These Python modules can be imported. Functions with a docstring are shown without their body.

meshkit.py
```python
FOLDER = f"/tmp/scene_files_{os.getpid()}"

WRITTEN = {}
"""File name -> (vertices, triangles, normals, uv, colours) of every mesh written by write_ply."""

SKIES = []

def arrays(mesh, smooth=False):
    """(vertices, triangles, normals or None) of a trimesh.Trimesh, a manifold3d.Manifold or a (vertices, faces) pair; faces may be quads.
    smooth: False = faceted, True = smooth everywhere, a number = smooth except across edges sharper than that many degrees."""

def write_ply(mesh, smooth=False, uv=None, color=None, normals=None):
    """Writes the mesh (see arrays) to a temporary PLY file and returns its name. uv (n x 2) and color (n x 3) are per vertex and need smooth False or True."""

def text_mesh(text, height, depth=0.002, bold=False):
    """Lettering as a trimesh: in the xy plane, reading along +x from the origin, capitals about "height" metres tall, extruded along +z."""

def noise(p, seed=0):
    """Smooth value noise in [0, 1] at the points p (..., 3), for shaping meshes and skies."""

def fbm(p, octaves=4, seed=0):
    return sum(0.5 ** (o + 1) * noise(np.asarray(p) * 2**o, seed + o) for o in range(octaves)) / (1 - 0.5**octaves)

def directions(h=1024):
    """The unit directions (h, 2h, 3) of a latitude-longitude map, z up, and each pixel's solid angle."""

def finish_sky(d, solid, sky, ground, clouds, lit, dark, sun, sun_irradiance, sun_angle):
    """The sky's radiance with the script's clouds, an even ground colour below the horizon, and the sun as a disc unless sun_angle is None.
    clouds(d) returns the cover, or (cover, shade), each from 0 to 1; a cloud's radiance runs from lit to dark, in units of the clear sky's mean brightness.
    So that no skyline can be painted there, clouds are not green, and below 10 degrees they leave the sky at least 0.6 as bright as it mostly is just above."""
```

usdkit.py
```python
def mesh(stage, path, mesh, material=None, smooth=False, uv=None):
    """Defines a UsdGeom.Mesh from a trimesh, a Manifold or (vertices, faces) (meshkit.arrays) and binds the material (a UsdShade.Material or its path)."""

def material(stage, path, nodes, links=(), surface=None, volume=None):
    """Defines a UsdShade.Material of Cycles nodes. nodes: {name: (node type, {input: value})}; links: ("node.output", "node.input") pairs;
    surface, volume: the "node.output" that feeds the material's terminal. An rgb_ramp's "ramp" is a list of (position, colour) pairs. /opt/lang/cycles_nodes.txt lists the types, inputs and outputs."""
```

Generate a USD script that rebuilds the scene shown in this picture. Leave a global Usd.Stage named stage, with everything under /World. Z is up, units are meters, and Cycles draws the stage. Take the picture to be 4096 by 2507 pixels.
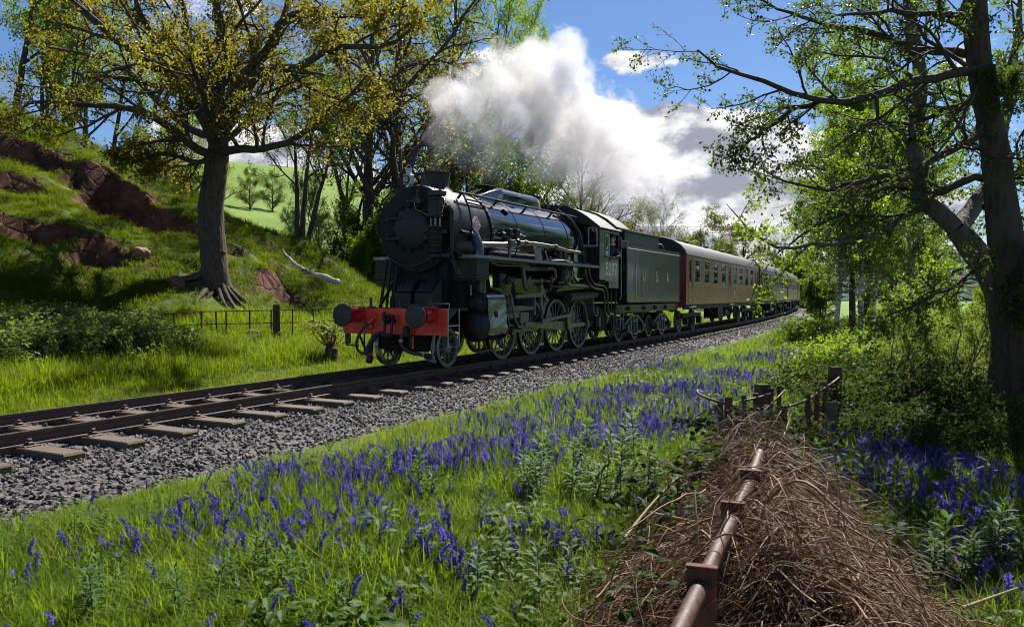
import math, numpy as np, trimesh, usdkit, meshkit
from scipy.interpolate import RBFInterpolator
from scipy.spatial import ConvexHull
from pxr import Usd, UsdGeom, UsdLux, UsdShade, Gf, Sdf, Vt

stage = Usd.Stage.CreateInMemory()
UsdGeom.SetStageUpAxis(stage, UsdGeom.Tokens.z)
UsdGeom.SetStageMetersPerUnit(stage, 1.0)
UsdGeom.Xform.Define(stage, '/World')
rng = np.random.default_rng(7)

# ---------------------------------------------------------------- camera, sky, sun, exposure
FPX, CXP, CYP, HCAM = 3200.0, 2048.0, 1253.5, 1.55      # focal length in photo pixels, picture centre, eye height over the rail
PITCH = math.atan(71.5 / FPX)
cam = UsdGeom.Camera.Define(stage, '/World/camera')
cam.CreateHorizontalApertureAttr(36.0)
cam.CreateVerticalApertureAttr(36.0 * 2507 / 4096)
cam.CreateFocalLengthAttr(36.0 * FPX / 4096)
cam.CreateClippingRangeAttr(Gf.Vec2f(0.1, 5000))
cam.CreateFStopAttr(11.0); cam.CreateFocusDistanceAttr(17.0)
cam.CreateExposureAttr(1.52)
cam.AddTranslateOp().Set(Gf.Vec3d(0, 0, HCAM))
cam.AddRotateXOp().Set(90.0 - math.degrees(PITCH))
SUN_AZ, SUN_EL = math.radians(24.0), math.radians(48.0)
sun_dir = np.array([math.sin(SUN_AZ) * math.cos(SUN_EL), math.cos(SUN_AZ) * math.cos(SUN_EL), math.sin(SUN_EL)])
sun = UsdLux.DistantLight.Define(stage, '/World/sun')
sun.CreateIntensityAttr(1.25); sun.CreateAngleAttr(0.53); sun.CreateNormalizeAttr(True)
sun.CreateColorAttr(Gf.Vec3f(1.0, 0.94, 0.85))
sun.AddRotateXYZOp().Set(Gf.Vec3f(90 - math.degrees(SUN_EL), 0, 180 - math.degrees(SUN_AZ)))
M = {}
def mat(name, nodes, links, surface='p.BSDF', volume=None):
    M[name] = usdkit.material(stage, '/World/Looks/' + name, nodes, links, surface=surface, volume=volume)
    return M[name]

def pixdir(u, v):
    x, y = (u - CXP) / FPX, -(v - CYP) / FPX
    c, s = math.cos(PITCH), math.sin(PITCH)
    return np.array([x, c + y * s, -s + y * c])
def at(u, v, Y):
    """the place on the sight line through photo pixel (u, v), Y metres ahead"""
    r = pixdir(u, v); return np.array([0, 0, HCAM]) + r * (Y / r[1])

# sky: daylight with cumulus from noise; clouds gather in some directions
def build_sky():
    blobs = [  # pixel u, v, radius u, radius v, weight
        (2720, 600, 330, 210, .60), (3050, 680, 420, 230, .55), (2450, 800, 520, 330, .55), (2330, 520, 200, 180, .45), (3050, 900, 700, 200, .45), (2600, 250, 260, 60, .40), (2450, 235, 130, 55, .25),
        (1100, 640, 620, 200, .42), (3500, 1000, 500, 160, .3), (420, 560, 150, 120, .12)]
    holes = [(2900, 620, 70, 110, .35), (3000, 250, 620, 130, .45), (2300, 80, 500, 100, .4), (250, 520, 260, 260, .3), (3400, 420, 300, 200, .25)]
    N = {'tc': ('texture_coordinate', {}), 'sky': ('sky_texture', {'sky_type': 'single_scattering', 'sun_disc': False, 'sun_elevation': SUN_EL, 'sun_rotation': SUN_AZ, 'air_density': 1.0, 'aerosol_density': 0.25, 'ozone_density': 4.0, 'altitude': 300.0}),
         'hs': ('mix_color', {'blend_type': 'multiply', 'fac': 1.0, 'b': (.180, .210, .252), 'use_clamp': False}),
         'mp': ('mapping', {'scale': (1.0, 1.0, 1.55)}),
         'w': ('noise_texture', {'scale': 5.0, 'detail': 3.0, 'roughness': 0.5}),
         'wv': ('vector_math', {'math_type': 'scale', 'scale': 0.05}), 'wa': ('vector_math', {'math_type': 'add'}),
         'n': ('noise_texture', {'scale': 6.6, 'detail': 10.0, 'roughness': 0.60, 'lacunarity': 2.1}),
         'off': ('vector_math', {'math_type': 'add', 'vector2': (0.010, 0.010, 0.036)}),
         'n2': ('noise_texture', {'scale': 6.6, 'detail': 7.0, 'roughness': 0.55, 'lacunarity': 2.1})}
    L = [('tc.generated', 'mp.vector'), ('mp.vector', 'w.vector'), ('w.color', 'wv.vector1'), ('mp.vector', 'wa.vector1'), ('wv.vector', 'wa.vector2'),
         ('wa.vector', 'n.vector'), ('wa.vector', 'off.vector1'), ('off.vector', 'n2.vector'), ('sky.color', 'hs.a')]
    prev = 'n.fac'
    for i, (u, v, ru, rv, w) in enumerate(blobs + holes):
        c = pixdir(u, v); c /= np.linalg.norm(c); az = math.atan2(c[0], c[1])
        # an ellipse of directions: turn to the blob's azimuth, squeeze, take the distance
        N[f's{i}'] = ('vector_math', {'math_type': 'subtract', 'vector2': tuple(c)})
        N[f'r{i}'] = ('vector_rotate', {'rotate_type': 'z_axis', 'angle': az})
        N[f'm{i}'] = ('vector_math', {'math_type': 'multiply', 'vector2': (FPX / ru, 1.0, FPX / rv)})
        N[f'l{i}'] = ('vector_math', {'math_type': 'length'})
        N[f'g{i}'] = ('map_range', {'range_type': 'smoothstep', 'from_min': 1.35, 'from_max': 0.0, 'to_min': 0.0, 'to_max': (w if i < len(blobs) else -w) * 0.62, 'clamp': True})
        N[f'a{i}'] = ('math', {'math_type': 'add'})
        L += [('tc.generated', f's{i}.vector1'), (f's{i}.vector', f'r{i}.vector'), (f'r{i}.vector', f'm{i}.vector1'), (f'm{i}.vector', f'l{i}.vector1'), (f'l{i}.value', f'g{i}.value'),
              (prev, f'a{i}.value1'), (f'g{i}.result', f'a{i}.value2')]
        prev = f'a{i}.value'
    N['c'] = ('map_range', {'range_type': 'smoothstep', 'from_min': 0.565, 'from_max': 0.645, 'to_min': 0.0, 'to_max': 1.0, 'clamp': True})
    N['df'] = ('math', {'math_type': 'subtract'})
    N['lit'] = ('map_range', {'range_type': 'smoothstep', 'from_min': -0.085, 'from_max': 0.085, 'to_min': 0.0, 'to_max': 1.0, 'clamp': True})
    N['col'] = ('mix_color', {'a': (.85, .90, 1.10), 'b': (2.35, 2.35, 2.42), 'use_clamp': False})
    N['mx'] = ('mix_color', {'use_clamp': False})
    N['bg'] = ('background_shader', {'strength': 0.15})
    L += [(prev, 'c.value'), ('n.fac', 'df.value1'), ('n2.fac', 'df.value2'), ('df.value', 'lit.value'), ('lit.result', 'col.fac'),
          ('hs.result', 'mx.a'), ('col.result', 'mx.b'), ('c.result', 'mx.fac'), ('mx.result', 'bg.color')]
    m = mat('sky_daylight', N, L, surface='bg.background')
    dome = UsdLux.DomeLight.Define(stage, '/World/sky')
    UsdShade.MaterialBindingAPI.Apply(dome.GetPrim()).Bind(m)
    dome.GetPrim().SetCustomDataByKey('kind', 'structure')
build_sky()

# ---------------------------------------------------------------- materials
def paint(name, col, rough=0.4, metal=0.0, var=0.25, scale=6.0, bump=0.0, bscale=40.0, coat=0.0, bmap=(1, 1, 1), spec=0.5, col2=None):
    """a principled surface whose colour and roughness drift with noise"""
    c = np.array(col, float); c2 = np.array(col2, float) if col2 is not None else c * (1 - var)
    N = {'g': ('geometry', {}), 'n': ('noise_texture', {'scale': scale, 'detail': 6.0, 'roughness': 0.6}),
         'r': ('rgb_ramp', {'ramp': [(0.3, tuple(c2)), (0.7, tuple(np.minimum(c * (1 + var * .6), 1)))]}),
         'q': ('map_range', {'from_min': 0.25, 'from_max': 0.75, 'to_min': max(rough * 0.75, .02), 'to_max': min(rough * 1.3, 1)}),
         'p': ('principled_bsdf', {'metallic': metal, 'coat_weight': coat, 'coat_roughness': 0.06, 'specular_ior_level': spec})}
    L = [('g.position', 'n.vector'), ('n.fac', 'r.fac'), ('r.color', 'p.base_color'), ('n.fac', 'q.value'), ('q.result', 'p.roughness')]
    if bump:
        N |= {'bm': ('mapping', {'scale': bmap}), 'bn': ('noise_texture', {'scale': bscale, 'detail': 4.0}), 'b': ('bump', {'strength': bump, 'distance': 0.02})}
        L += [('g.position', 'bm.vector'), ('bm.vector', 'bn.vector'), ('bn.fac', 'b.height'), ('b.normal', 'p.normal')]
    return mat(name, N, L)

def leafmat(name, cols, trans=0.45, pscale=0.6, rough=0.45, tmul=(1.9, 1.75, .5), spec=0.2):
    """leaves: colour varies leaf by leaf and clump by clump; light shines through them"""
    k = len(cols)
    N = {'g': ('geometry', {}), 'n': ('noise_texture', {'scale': pscale, 'detail': 3.0}),
         'ri': ('math', {'math_type': 'multiply_add', 'value2': 0.75, 'value3': -0.40}), 'ad': ('math', {'math_type': 'add', 'use_clamp': True}),
         'r': ('rgb_ramp', {'ramp': [(i / (k - 1) * .7 + .15, c) for i, c in enumerate(cols)]}),
         'p': ('principled_bsdf', {'roughness': rough, 'specular_ior_level': spec}), 't': ('translucent_bsdf', {}),
         'tm': ('mix_color', {'blend_type': 'multiply', 'fac': 1.0, 'b': tmul, 'use_clamp': False}), 'm': ('mix_closure', {'fac': trans})}
    L = [('g.position', 'n.vector'), ('g.random_per_island', 'ri.value1'), ('ri.value', 'ad.value1'), ('n.fac', 'ad.value2'), ('ad.value', 'r.fac'),
         ('r.color', 'p.base_color'), ('r.color', 'tm.a'), ('tm.result', 't.color'), ('p.BSDF', 'm.closure1'), ('t.BSDF', 'm.closure2')]
    return mat(name, N, L, surface='m.closure')

paint('black_gloss', (.010, .011, .013), .07, var=.3, bump=.05, bscale=1.2, coat=1.0, spec=.7)
paint('black_satin', (.009, .009, .009), .34, var=.4, scale=9, bump=.12, bscale=60, spec=.25)
paint('black_matt', (.008, .008, .0085), .55, var=.4, scale=7, bump=.35, bscale=90, spec=.18)
paint('smokebox_grey', (.010, .0105, .0115), .36, var=.4, scale=5, bump=.15, bscale=70, spec=.28)
paint('tender_black', (.010, .012, .010), .12, var=.3, bump=.45, bscale=4.0, bmap=(1.6, 1.6, .16), coat=.1)
paint('dark_iron', (.030, .029, .027), .45, metal=.5, var=.5, scale=14, bump=.25, bscale=70)
paint('bright_steel', (.19, .185, .17), .30, metal=1.0, var=.35, scale=11, bump=.1, bscale=50)
paint('wheel_rim', (.10, .105, .095), .42, metal=.35, var=.3, scale=12, bump=.15, bscale=80)
paint('tyre_steel', (.34, .34, .32), .28, metal=1.0, var=.3, scale=12)
paint('pipe_grey', (.12, .115, .105), .38, metal=.7, var=.4, scale=12)
paint('steam_pipe_blue', (.020, .028, .042), .16, var=.3, coat=.5)
paint('beam_red', (.50, .035, .014), .42, var=.22, scale=5, bump=.1, bscale=50)
paint('beam_red_gloss', (.40, .012, .012), .22, var=.2, scale=5, coat=.3)
paint('plate_edge_grey', (.17, .17, .17), .4, metal=.3, var=.3)
paint('rubber', (.016, .016, .017), .6, var=.3, bump=.2, bscale=80)
paint('brass', (.45, .30, .10), .3, metal=1.0, var=.3)
paint('lamp_white', (.34, .33, .30), .4, var=.3, scale=30)
paint('lens_grey', (.20, .20, .20), .1, var=.2)
paint('number_cream', (.75, .72, .48), .4, var=.15)
paint('letter_green', (.42, .50, .30), .35, var=.15)
paint('plate_pink', (.55, .10, .12), .4, var=.2)
paint('plate_white', (.75, .72, .70), .4, var=.15)
paint('coach_maroon', (.20, .036, .015), .26, var=.45, scale=3.0, bump=.15, bscale=3.0, bmap=(1.2, 1.2, .25), col2=(.17, .062, .017), spec=.28)
paint('coach_end', (.11, .010, .010), .45, var=.35, scale=3)
paint('coach_roof', (.050, .053, .057), .60, spec=.2, var=.3, scale=4, bump=.1, bscale=20)
paint('lining_gold', (.45, .33, .10), .5, var=.1)
paint('window_frame', (.32, .30, .29), .35, metal=.4, var=.2)
paint('curtain_dark', (.02, .018, .016), .8, var=.3)
paint('seat_red', (.10, .03, .02), .8, var=.3)
paint('coal', (.012, .012, .013), .35, var=.4, scale=30, bump=.8, bscale=40)
paint('rail_rust', (.075, .042, .030), .62, var=.45, scale=8, bump=.25, bscale=60, metal=.25)
paint('rail_top', (.16, .12, .09), .40, metal=.7, var=.4, scale=9)
paint('sleeper_brown', (.064, .041, .029), .85, var=.45, scale=6, bump=.5, bscale=60)
paint('moss', (.075, .068, .012), .9, var=.6, scale=60, bump=.8, bscale=120, col2=(.02, .02, .006))
paint('iron_rust', (.090, .034, .019), .7, var=.55, scale=16, bump=.25, bscale=80, spec=.12, col2=(.020, .013, .011))
paint('iron_worn', (.060, .030, .021), .55, var=.5, scale=14, bump=.12, bscale=60, col2=(.022, .012, .009), spec=.22)
paint('post_wood', (.070, .046, .030), .95, spec=.1, var=.5, scale=7, bump=.6, bscale=30, bmap=(4, 4, .5))
paint('post_wood_green', (.085, .085, .028), .95, spec=.1, var=.5, scale=9, bump=.6, bscale=30, bmap=(4, 4, .5), col2=(.07, .05, .035))
paint('skin', (.46, .24, .16), .5, var=.1, scale=20)
paint('navy_wool', (.010, .012, .028), .8, var=.3, scale=20)
paint('shirt_grey', (.5, .5, .52), .8, var=.1)
paint('cap_black', (.012, .013, .014), .6, var=.2)
paint('hair_dark', (.03, .018, .01), .6, var=.2)
paint('wire_grey', (.10, .10, .11), .5)
mat('window_glass', {'t': ('transparent_bsdf', {'color': (.88, .92, .90)}), 'g': ('glossy_bsdf', {'roughness': .015, 'color': (.9, .95, 1)}), 'f': ('fresnel', {'IOR': 1.9}), 'm': ('mix_closure', {})},
    [('f.fac', 'm.fac'), ('t.BSDF', 'm.closure1'), ('g.BSDF', 'm.closure2')], surface='m.closure')
def bark(name, c1, c2, sc=7.0, stretch=.25, bump=.9):
    mat(name, {'g': ('geometry', {}), 'mp': ('mapping', {'scale': (1, 1, stretch)}), 'n': ('noise_texture', {'scale': sc, 'detail': 8.0, 'roughness': .65}), 'v': ('voronoi_texture', {'scale': sc * 2.2, 'feature': 'f1'}),
               'ad': ('math', {'math_type': 'multiply_add', 'value2': .5}), 'r': ('rgb_ramp', {'ramp': [(.35, c2), (.85, c1)]}), 'b': ('bump', {'strength': bump, 'distance': .03}), 'p': ('principled_bsdf', {'roughness': .9, 'specular_ior_level': .2})},
        [('g.position', 'mp.vector'), ('mp.vector', 'n.vector'), ('mp.vector', 'v.vector'), ('v.distance', 'ad.value1'), ('n.fac', 'ad.value3'), ('ad.value', 'r.fac'), ('r.color', 'p.base_color'), ('ad.value', 'b.height'), ('b.normal', 'p.normal')])
bark('bark_oak', (.060, .045, .033), (.016, .012, .010))
bark('bark_dark', (.055, .043, .034), (.016, .013, .011))
bark('bark_alder', (.050, .037, .027), (.012, .010, .008), sc=9)
bark('bark_grey', (.090, .078, .066), (.028, .024, .021))
mat('bark_birch', {'g': ('geometry', {}), 'mp': ('mapping', {'scale': (1, 1, 3.0)}), 'n': ('noise_texture', {'scale': 2.4, 'detail': 6.0, 'roughness': .7}), 'r': ('rgb_ramp', {'ramp': [(.42, (.05, .04, .035)), (.50, (.34, .31, .28)), (.75, (.50, .47, .43))]}), 'p': ('principled_bsdf', {'roughness': .8})},
    [('g.position', 'mp.vector'), ('mp.vector', 'n.vector'), ('n.fac', 'r.fac'), ('r.color', 'p.base_color')])

# ---------------------------------------------------------------- mesh building
def nrm(v):
    v = np.asarray(v, float); return v / max(np.linalg.norm(v), 1e-12)
def frame_of(t):
    t = nrm(t); a = np.array([0, 0, 1.0]) if abs(t[2]) < .9 else np.array([1.0, 0, 0])
    u = nrm(np.cross(a, t)); return u, np.cross(t, u)
_bev = {}
class MB:
    def __init__(s): s.v, s.f, s.n = [], [], 0
    def add(s, v, f):
        v = np.asarray(v, float).reshape(-1, 3); f = np.asarray(f, int)
        if f.shape[1] == 4: f = np.vstack([f[:, [0, 1, 2]], f[:, [0, 2, 3]]])
        s.v.append(v); s.f.append(f + s.n); s.n += len(v); return s
    def tm(s, m, T=None):
        v = np.array(m.vertices)
        return s.add(v if T is None else v @ np.asarray(T)[:3, :3].T + np.asarray(T)[:3, 3], np.array(m.faces))
    def box(s, c, size, rz=0.0, ry=0.0, rx=0.0, bev=None):
        size = np.asarray(size, float); b = min(.012, size.min() * .2) if bev is None else bev
        if b <= 0:
            v = np.array([[x, y, z] for x in (-.5, .5) for y in (-.5, .5) for z in (-.5, .5)]) * size
            f = np.array([[0, 1, 3, 2], [4, 6, 7, 5], [0, 4, 5, 1], [2, 3, 7, 6], [0, 2, 6, 4], [1, 5, 7, 3]])
        else:
            v = []
            for sx in (-1, 1):
                for sy in (-1, 1):
                    for sz in (-1, 1):
                        h = size / 2
                        for k in range(3):
                            q = h - b; q[k] = h[k]; v.append(q * (sx, sy, sz))
            v = np.array(v)
            if 'f' not in _bev:
                w = np.sign(v) * .4
                for i in range(24): w[i, i % 3] = math.copysign(.5, v[i, i % 3])
                hl = ConvexHull(w); f = hl.simplices.copy()
                for i, t in enumerate(f):
                    if np.dot(np.cross(w[t[1]] - w[t[0]], w[t[2]] - w[t[0]]), w[t].mean(0)) < 0: f[i] = t[::-1]
                _bev['f'] = f
            f = _bev['f']
        R = np.eye(3)
        for ax, an in ((0, rx), (1, ry), (2, rz)):
            if an:
                cc, ss = math.cos(an), math.sin(an); Q = np.eye(3); i, j = [(1, 2), (2, 0), (0, 1)][ax]
                Q[i, i] = Q[j, j] = cc; Q[i, j] = -ss; Q[j, i] = ss; R = Q @ R
        return s.add(v @ R.T + np.asarray(c, float), f)
    def bar(s, p0, p1, w, h, bev=None):
        """a rectangular bar from p0 to p1, w across, h high"""
        p0, p1 = np.asarray(p0, float), np.asarray(p1, float); t = nrm(p1 - p0)
        up = np.array([0, 0, 1.0]) if abs(t[2]) < .95 else np.array([1.0, 0, 0])
        a = nrm(np.cross(up, t)); b = np.cross(t, a); m = MB().box((0, 0, 0), (np.linalg.norm(p1 - p0), w, h), bev=bev)
        R = np.stack([t, a, b], 1)
        return s.add(m.v[0] @ R.T + (p0 + p1) / 2, m.f[0])
    def tube(s, pts, r, n=8, caps=True, closed=False):
        P = np.asarray(pts, float); k = len(P); r = np.broadcast_to(np.asarray(r, float), (k,))
        T = np.gradient(P, axis=0) if not closed else np.roll(P, -1, 0) - np.roll(P, 1, 0)
        T /= np.maximum(np.linalg.norm(T, axis=1, keepdims=True), 1e-12)
        u, _ = frame_of(T[0]); U = [u]
        for i in range(1, k):
            u = U[-1] - T[i] * (U[-1] @ T[i]); U.append(nrm(u))
        U = np.array(U); W = np.cross(T, U); a = np.arange(n) / n * 2 * math.pi
        V = P[:, None] + r[:, None, None] * (np.cos(a)[None, :, None] * U[:, None] + np.sin(a)[None, :, None] * W[:, None])
        kk = k if closed else k - 1
        i = np.arange(kk)[:, None]; j = np.arange(n)[None]; j2 = (j + 1) % n; i2 = (i + 1) % k
        F = np.stack(np.broadcast_arrays(i * n + j, i * n + j2, i2 * n + j2, i2 * n + j), -1).reshape(-1, 4)
        s.add(V.reshape(-1, 3), F)
        if caps and not closed and n > 2:
            for e, fl in ((0, True), (k - 1, False)):
                c = np.vstack([V[e], P[e]]); q = np.array([[j, (j + 1) % n, n] for j in range(n)])
                s.add(c, q[:, ::-1] if fl else q)
        return s
    def cyl(s, p0, p1, r0, r1=None, n=20, caps=True):
        return s.lathe([(r0, 0.0), (r0 if r1 is None else r1, float(np.linalg.norm(np.subtract(p1, p0))))], p0, np.subtract(p1, p0), n, caps)
    def lathe(s, prof, o, axis, n=24, caps=True):
        """(radius, height) pairs turned about the axis"""
        t = nrm(axis); u, w = frame_of(t); a = np.arange(n) / n * 2 * math.pi; pr = np.asarray(prof, float)
        V = np.asarray(o, float) + pr[:, None, 1:2] * t + pr[:, None, 0:1] * (np.cos(a)[None, :, None] * u + np.sin(a)[None, :, None] * w)
        k = len(pr); i = np.arange(k - 1)[:, None]; j = np.arange(n)[None]; j2 = (j + 1) % n
        F = np.stack(np.broadcast_arrays(i * n + j, i * n + j2, (i + 1) * n + j2, (i + 1) * n + j), -1).reshape(-1, 4)
        s.add(V.reshape(-1, 3), F)
        if caps:
            for e, fl in ((0, True), (k - 1, False)):
                if pr[e, 0] > 1e-6:
                    c = np.vstack([V[e], V[e].mean(0)]); q = np.array([[j, (j + 1) % n, n] for j in range(n)])
                    s.add(c, q[:, ::-1] if fl else q)
        return s
    def ball(s, c, r, sub=2, sc=(1, 1, 1)):
        m = trimesh.creation.icosphere(sub, 1.0); return s.add(np.array(m.vertices) * r * np.asarray(sc) + np.asarray(c, float), np.array(m.faces))
    def prism(s, poly, y0, y1, plane='xz'):
        """an outline in the given plane drawn out along the third axis from y0 to y1"""
        from shapely.geometry import Polygon
        pg = poly if hasattr(poly, 'exterior') else Polygon(poly)
        m = trimesh.creation.extrude_polygon(pg, abs(y1 - y0), engine='earcut'); v = np.array(m.vertices); lo = min(y0, y1)
        if plane == 'xz': V, fl = np.stack([v[:, 0], v[:, 2] + lo, v[:, 1]], 1), True
        elif plane == 'yz': V, fl = np.stack([v[:, 2] + lo, v[:, 0], v[:, 1]], 1), False
        else: V, fl = np.stack([v[:, 0], v[:, 1], v[:, 2] + lo], 1), False
        f = np.array(m.faces); return s.add(V, f[:, ::-1] if fl else f)
    def mesh(s): return np.vstack(s.v), np.vstack(s.f)
    def moved(s, T):
        v, f = s.mesh(); T = np.asarray(T, float); return MB().add(v @ T[:3, :3].T + T[:3, 3], f)

_count = {}
def numbered(parent, name):
    k = _count.get((parent, name), 0); _count[(parent, name)] = k + 1
    return f'{parent}/{name}' + (f'_{k:03d}' if k else '')
def path_of(p): return p if isinstance(p, str) else str(p.GetPath())
def tag(p, label=None, cat=None, group=None, kind=None):
    for k, v in (('label', label), ('category', cat), ('group', group), ('kind', kind)):
        if v: p.SetCustomDataByKey(k, v)
    return p
def thing(name, label, cat, loc=(0, 0, 0), rz=0.0, group=None, kind=None, sc=None):
    x = UsdGeom.Xform.Define(stage, numbered('/World', name))
    x.AddTranslateOp().Set(Gf.Vec3d(*map(float, loc)))
    if rz: x.AddRotateZOp().Set(float(rz))
    if sc is not None: x.AddScaleOp().Set(Gf.Vec3f(*map(float, np.broadcast_to(sc, 3))))
    return tag(x.GetPrim(), label, cat, group, kind)
def part(parent, name, mb, m, smooth=35, label=None, kind=None):
    g = mb.mesh() if isinstance(mb, MB) else mb
    p = usdkit.mesh(stage, numbered(path_of(parent), name), g, M[m], smooth=smooth).GetPrim()
    return tag(p, label, None, None, kind)
def holder(parent, name):
    return UsdGeom.Xform.Define(stage, numbered(path_of(parent), name)).GetPrim()
def raw(parent, name, v, f, m, smooth=False, kind=None):
    """a large mesh written without any clean-up"""
    v, f = np.asarray(v, np.float32), np.asarray(f, np.int32)
    me = UsdGeom.Mesh.Define(stage, numbered(path_of(parent), name))
    me.CreatePointsAttr(Vt.Vec3fArray.FromNumpy(np.ascontiguousarray(v)))
    me.CreateFaceVertexCountsAttr(Vt.IntArray.FromNumpy(np.full(len(f), f.shape[1], np.int32)))
    me.CreateFaceVertexIndicesAttr(Vt.IntArray.FromNumpy(np.ascontiguousarray(f.ravel())))
    me.CreateSubdivisionSchemeAttr('none')
    if smooth:
        t = f if f.shape[1] == 3 else np.vstack([f[:, [0, 1, 2]], f[:, [0, 2, 3]]])
        fn = np.cross(v[t[:, 1]] - v[t[:, 0]], v[t[:, 2]] - v[t[:, 0]]).astype(float)
        n = np.stack([sum(np.bincount(t[:, k], fn[:, c], len(v)) for k in range(3)) for c in range(3)], 1)
        n /= np.maximum(np.linalg.norm(n, axis=1, keepdims=True), 1e-20)
        me.CreateNormalsAttr(Vt.Vec3fArray.FromNumpy(n.astype(np.float32))); me.SetNormalsInterpolation('vertex')
    UsdShade.MaterialBindingAPI.Apply(me.GetPrim()).Bind(M[m])
    return tag(me.GetPrim(), kind=kind)
def copy_of(src, name, label, cat, loc, rz=0.0, sc=None, group=None):
    x = UsdGeom.Xform.Define(stage, numbered('/World', name))
    x.AddTranslateOp().Set(Gf.Vec3d(*map(float, loc)))
    if rz: x.AddRotateZOp().Set(float(rz))
    if sc is not None: x.AddScaleOp().Set(Gf.Vec3f(*map(float, np.broadcast_to(sc, 3))))
    p = x.GetPrim(); p.GetReferences().AddInternalReference(src if isinstance(src, Sdf.Path) else Sdf.Path(src)); p.SetInstanceable(True)
    return tag(p, label, cat, group)
def proto_class(name):
    """a class prim to hold a kind's parts, for its copies to refer to"""
    return stage.CreateClassPrim('/World/kinds_' + name)
def scatter(parent_path, name, protos, idx, pos, rz, sc, kind='stuff', label=None, cat=None, tilt=None):
    """one PointInstancer; protos: list of (vertices, faces, material)"""
    pi = UsdGeom.PointInstancer.Define(stage, numbered(parent_path, name))
    base = str(pi.GetPath()); targets = []
    for k, pr_ in enumerate(protos):
        g = UsdGeom.Xform.Define(stage, f'{base}/kinds/sort_{k:03d}')
        for q, (vv, ff, mm) in enumerate([pr_] if isinstance(pr_, tuple) else pr_):
            raw(str(g.GetPath()), 'shape', vv, ff, mm)
        targets.append(g.GetPath())
    pi.CreatePrototypesRel().SetTargets(targets)
    pi.CreateProtoIndicesAttr(Vt.IntArray.FromNumpy(np.asarray(idx, np.int32)))
    pi.CreatePositionsAttr(Vt.Vec3fArray.FromNumpy(np.asarray(pos, np.float32)))
    n = len(idx); sc = np.asarray(sc, float); sc = np.repeat(sc[:, None], 3, 1) if sc.ndim == 1 else sc
    pi.CreateScalesAttr(Vt.Vec3fArray.FromNumpy(sc.astype(np.float32)))
    h = np.asarray(rz, float) / 2; q = np.zeros((n, 4))            # w, x, y, z
    if tilt is None: q[:, 0], q[:, 3] = np.cos(h), np.sin(h)
    else:
        ax, an = tilt; ca, sa = np.cos(an / 2), np.sin(an / 2)
        tq = np.stack([ca, np.cos(ax) * sa, np.sin(ax) * sa, 0 * ca], 1); z = np.stack([np.cos(h), 0 * h, 0 * h, np.sin(h)], 1)
        w1, x1, y1, z1 = tq.T; w2, x2, y2, z2 = z.T
        q = np.stack([w1*w2-x1*x2-y1*y2-z1*z2, w1*x2+x1*w2+y1*z2-z1*y2, w1*y2-x1*z2+y1*w2+z1*x2, w1*z2+x1*y2-y1*x2+z1*w2], 1)
    pi.CreateOrientationsAttr(Vt.QuathArray([Gf.Quath(float(a), float(b), float(c), float(d)) for a, b, c, d in q]))
    return tag(pi.GetPrim(), label, cat, None, kind)

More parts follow.
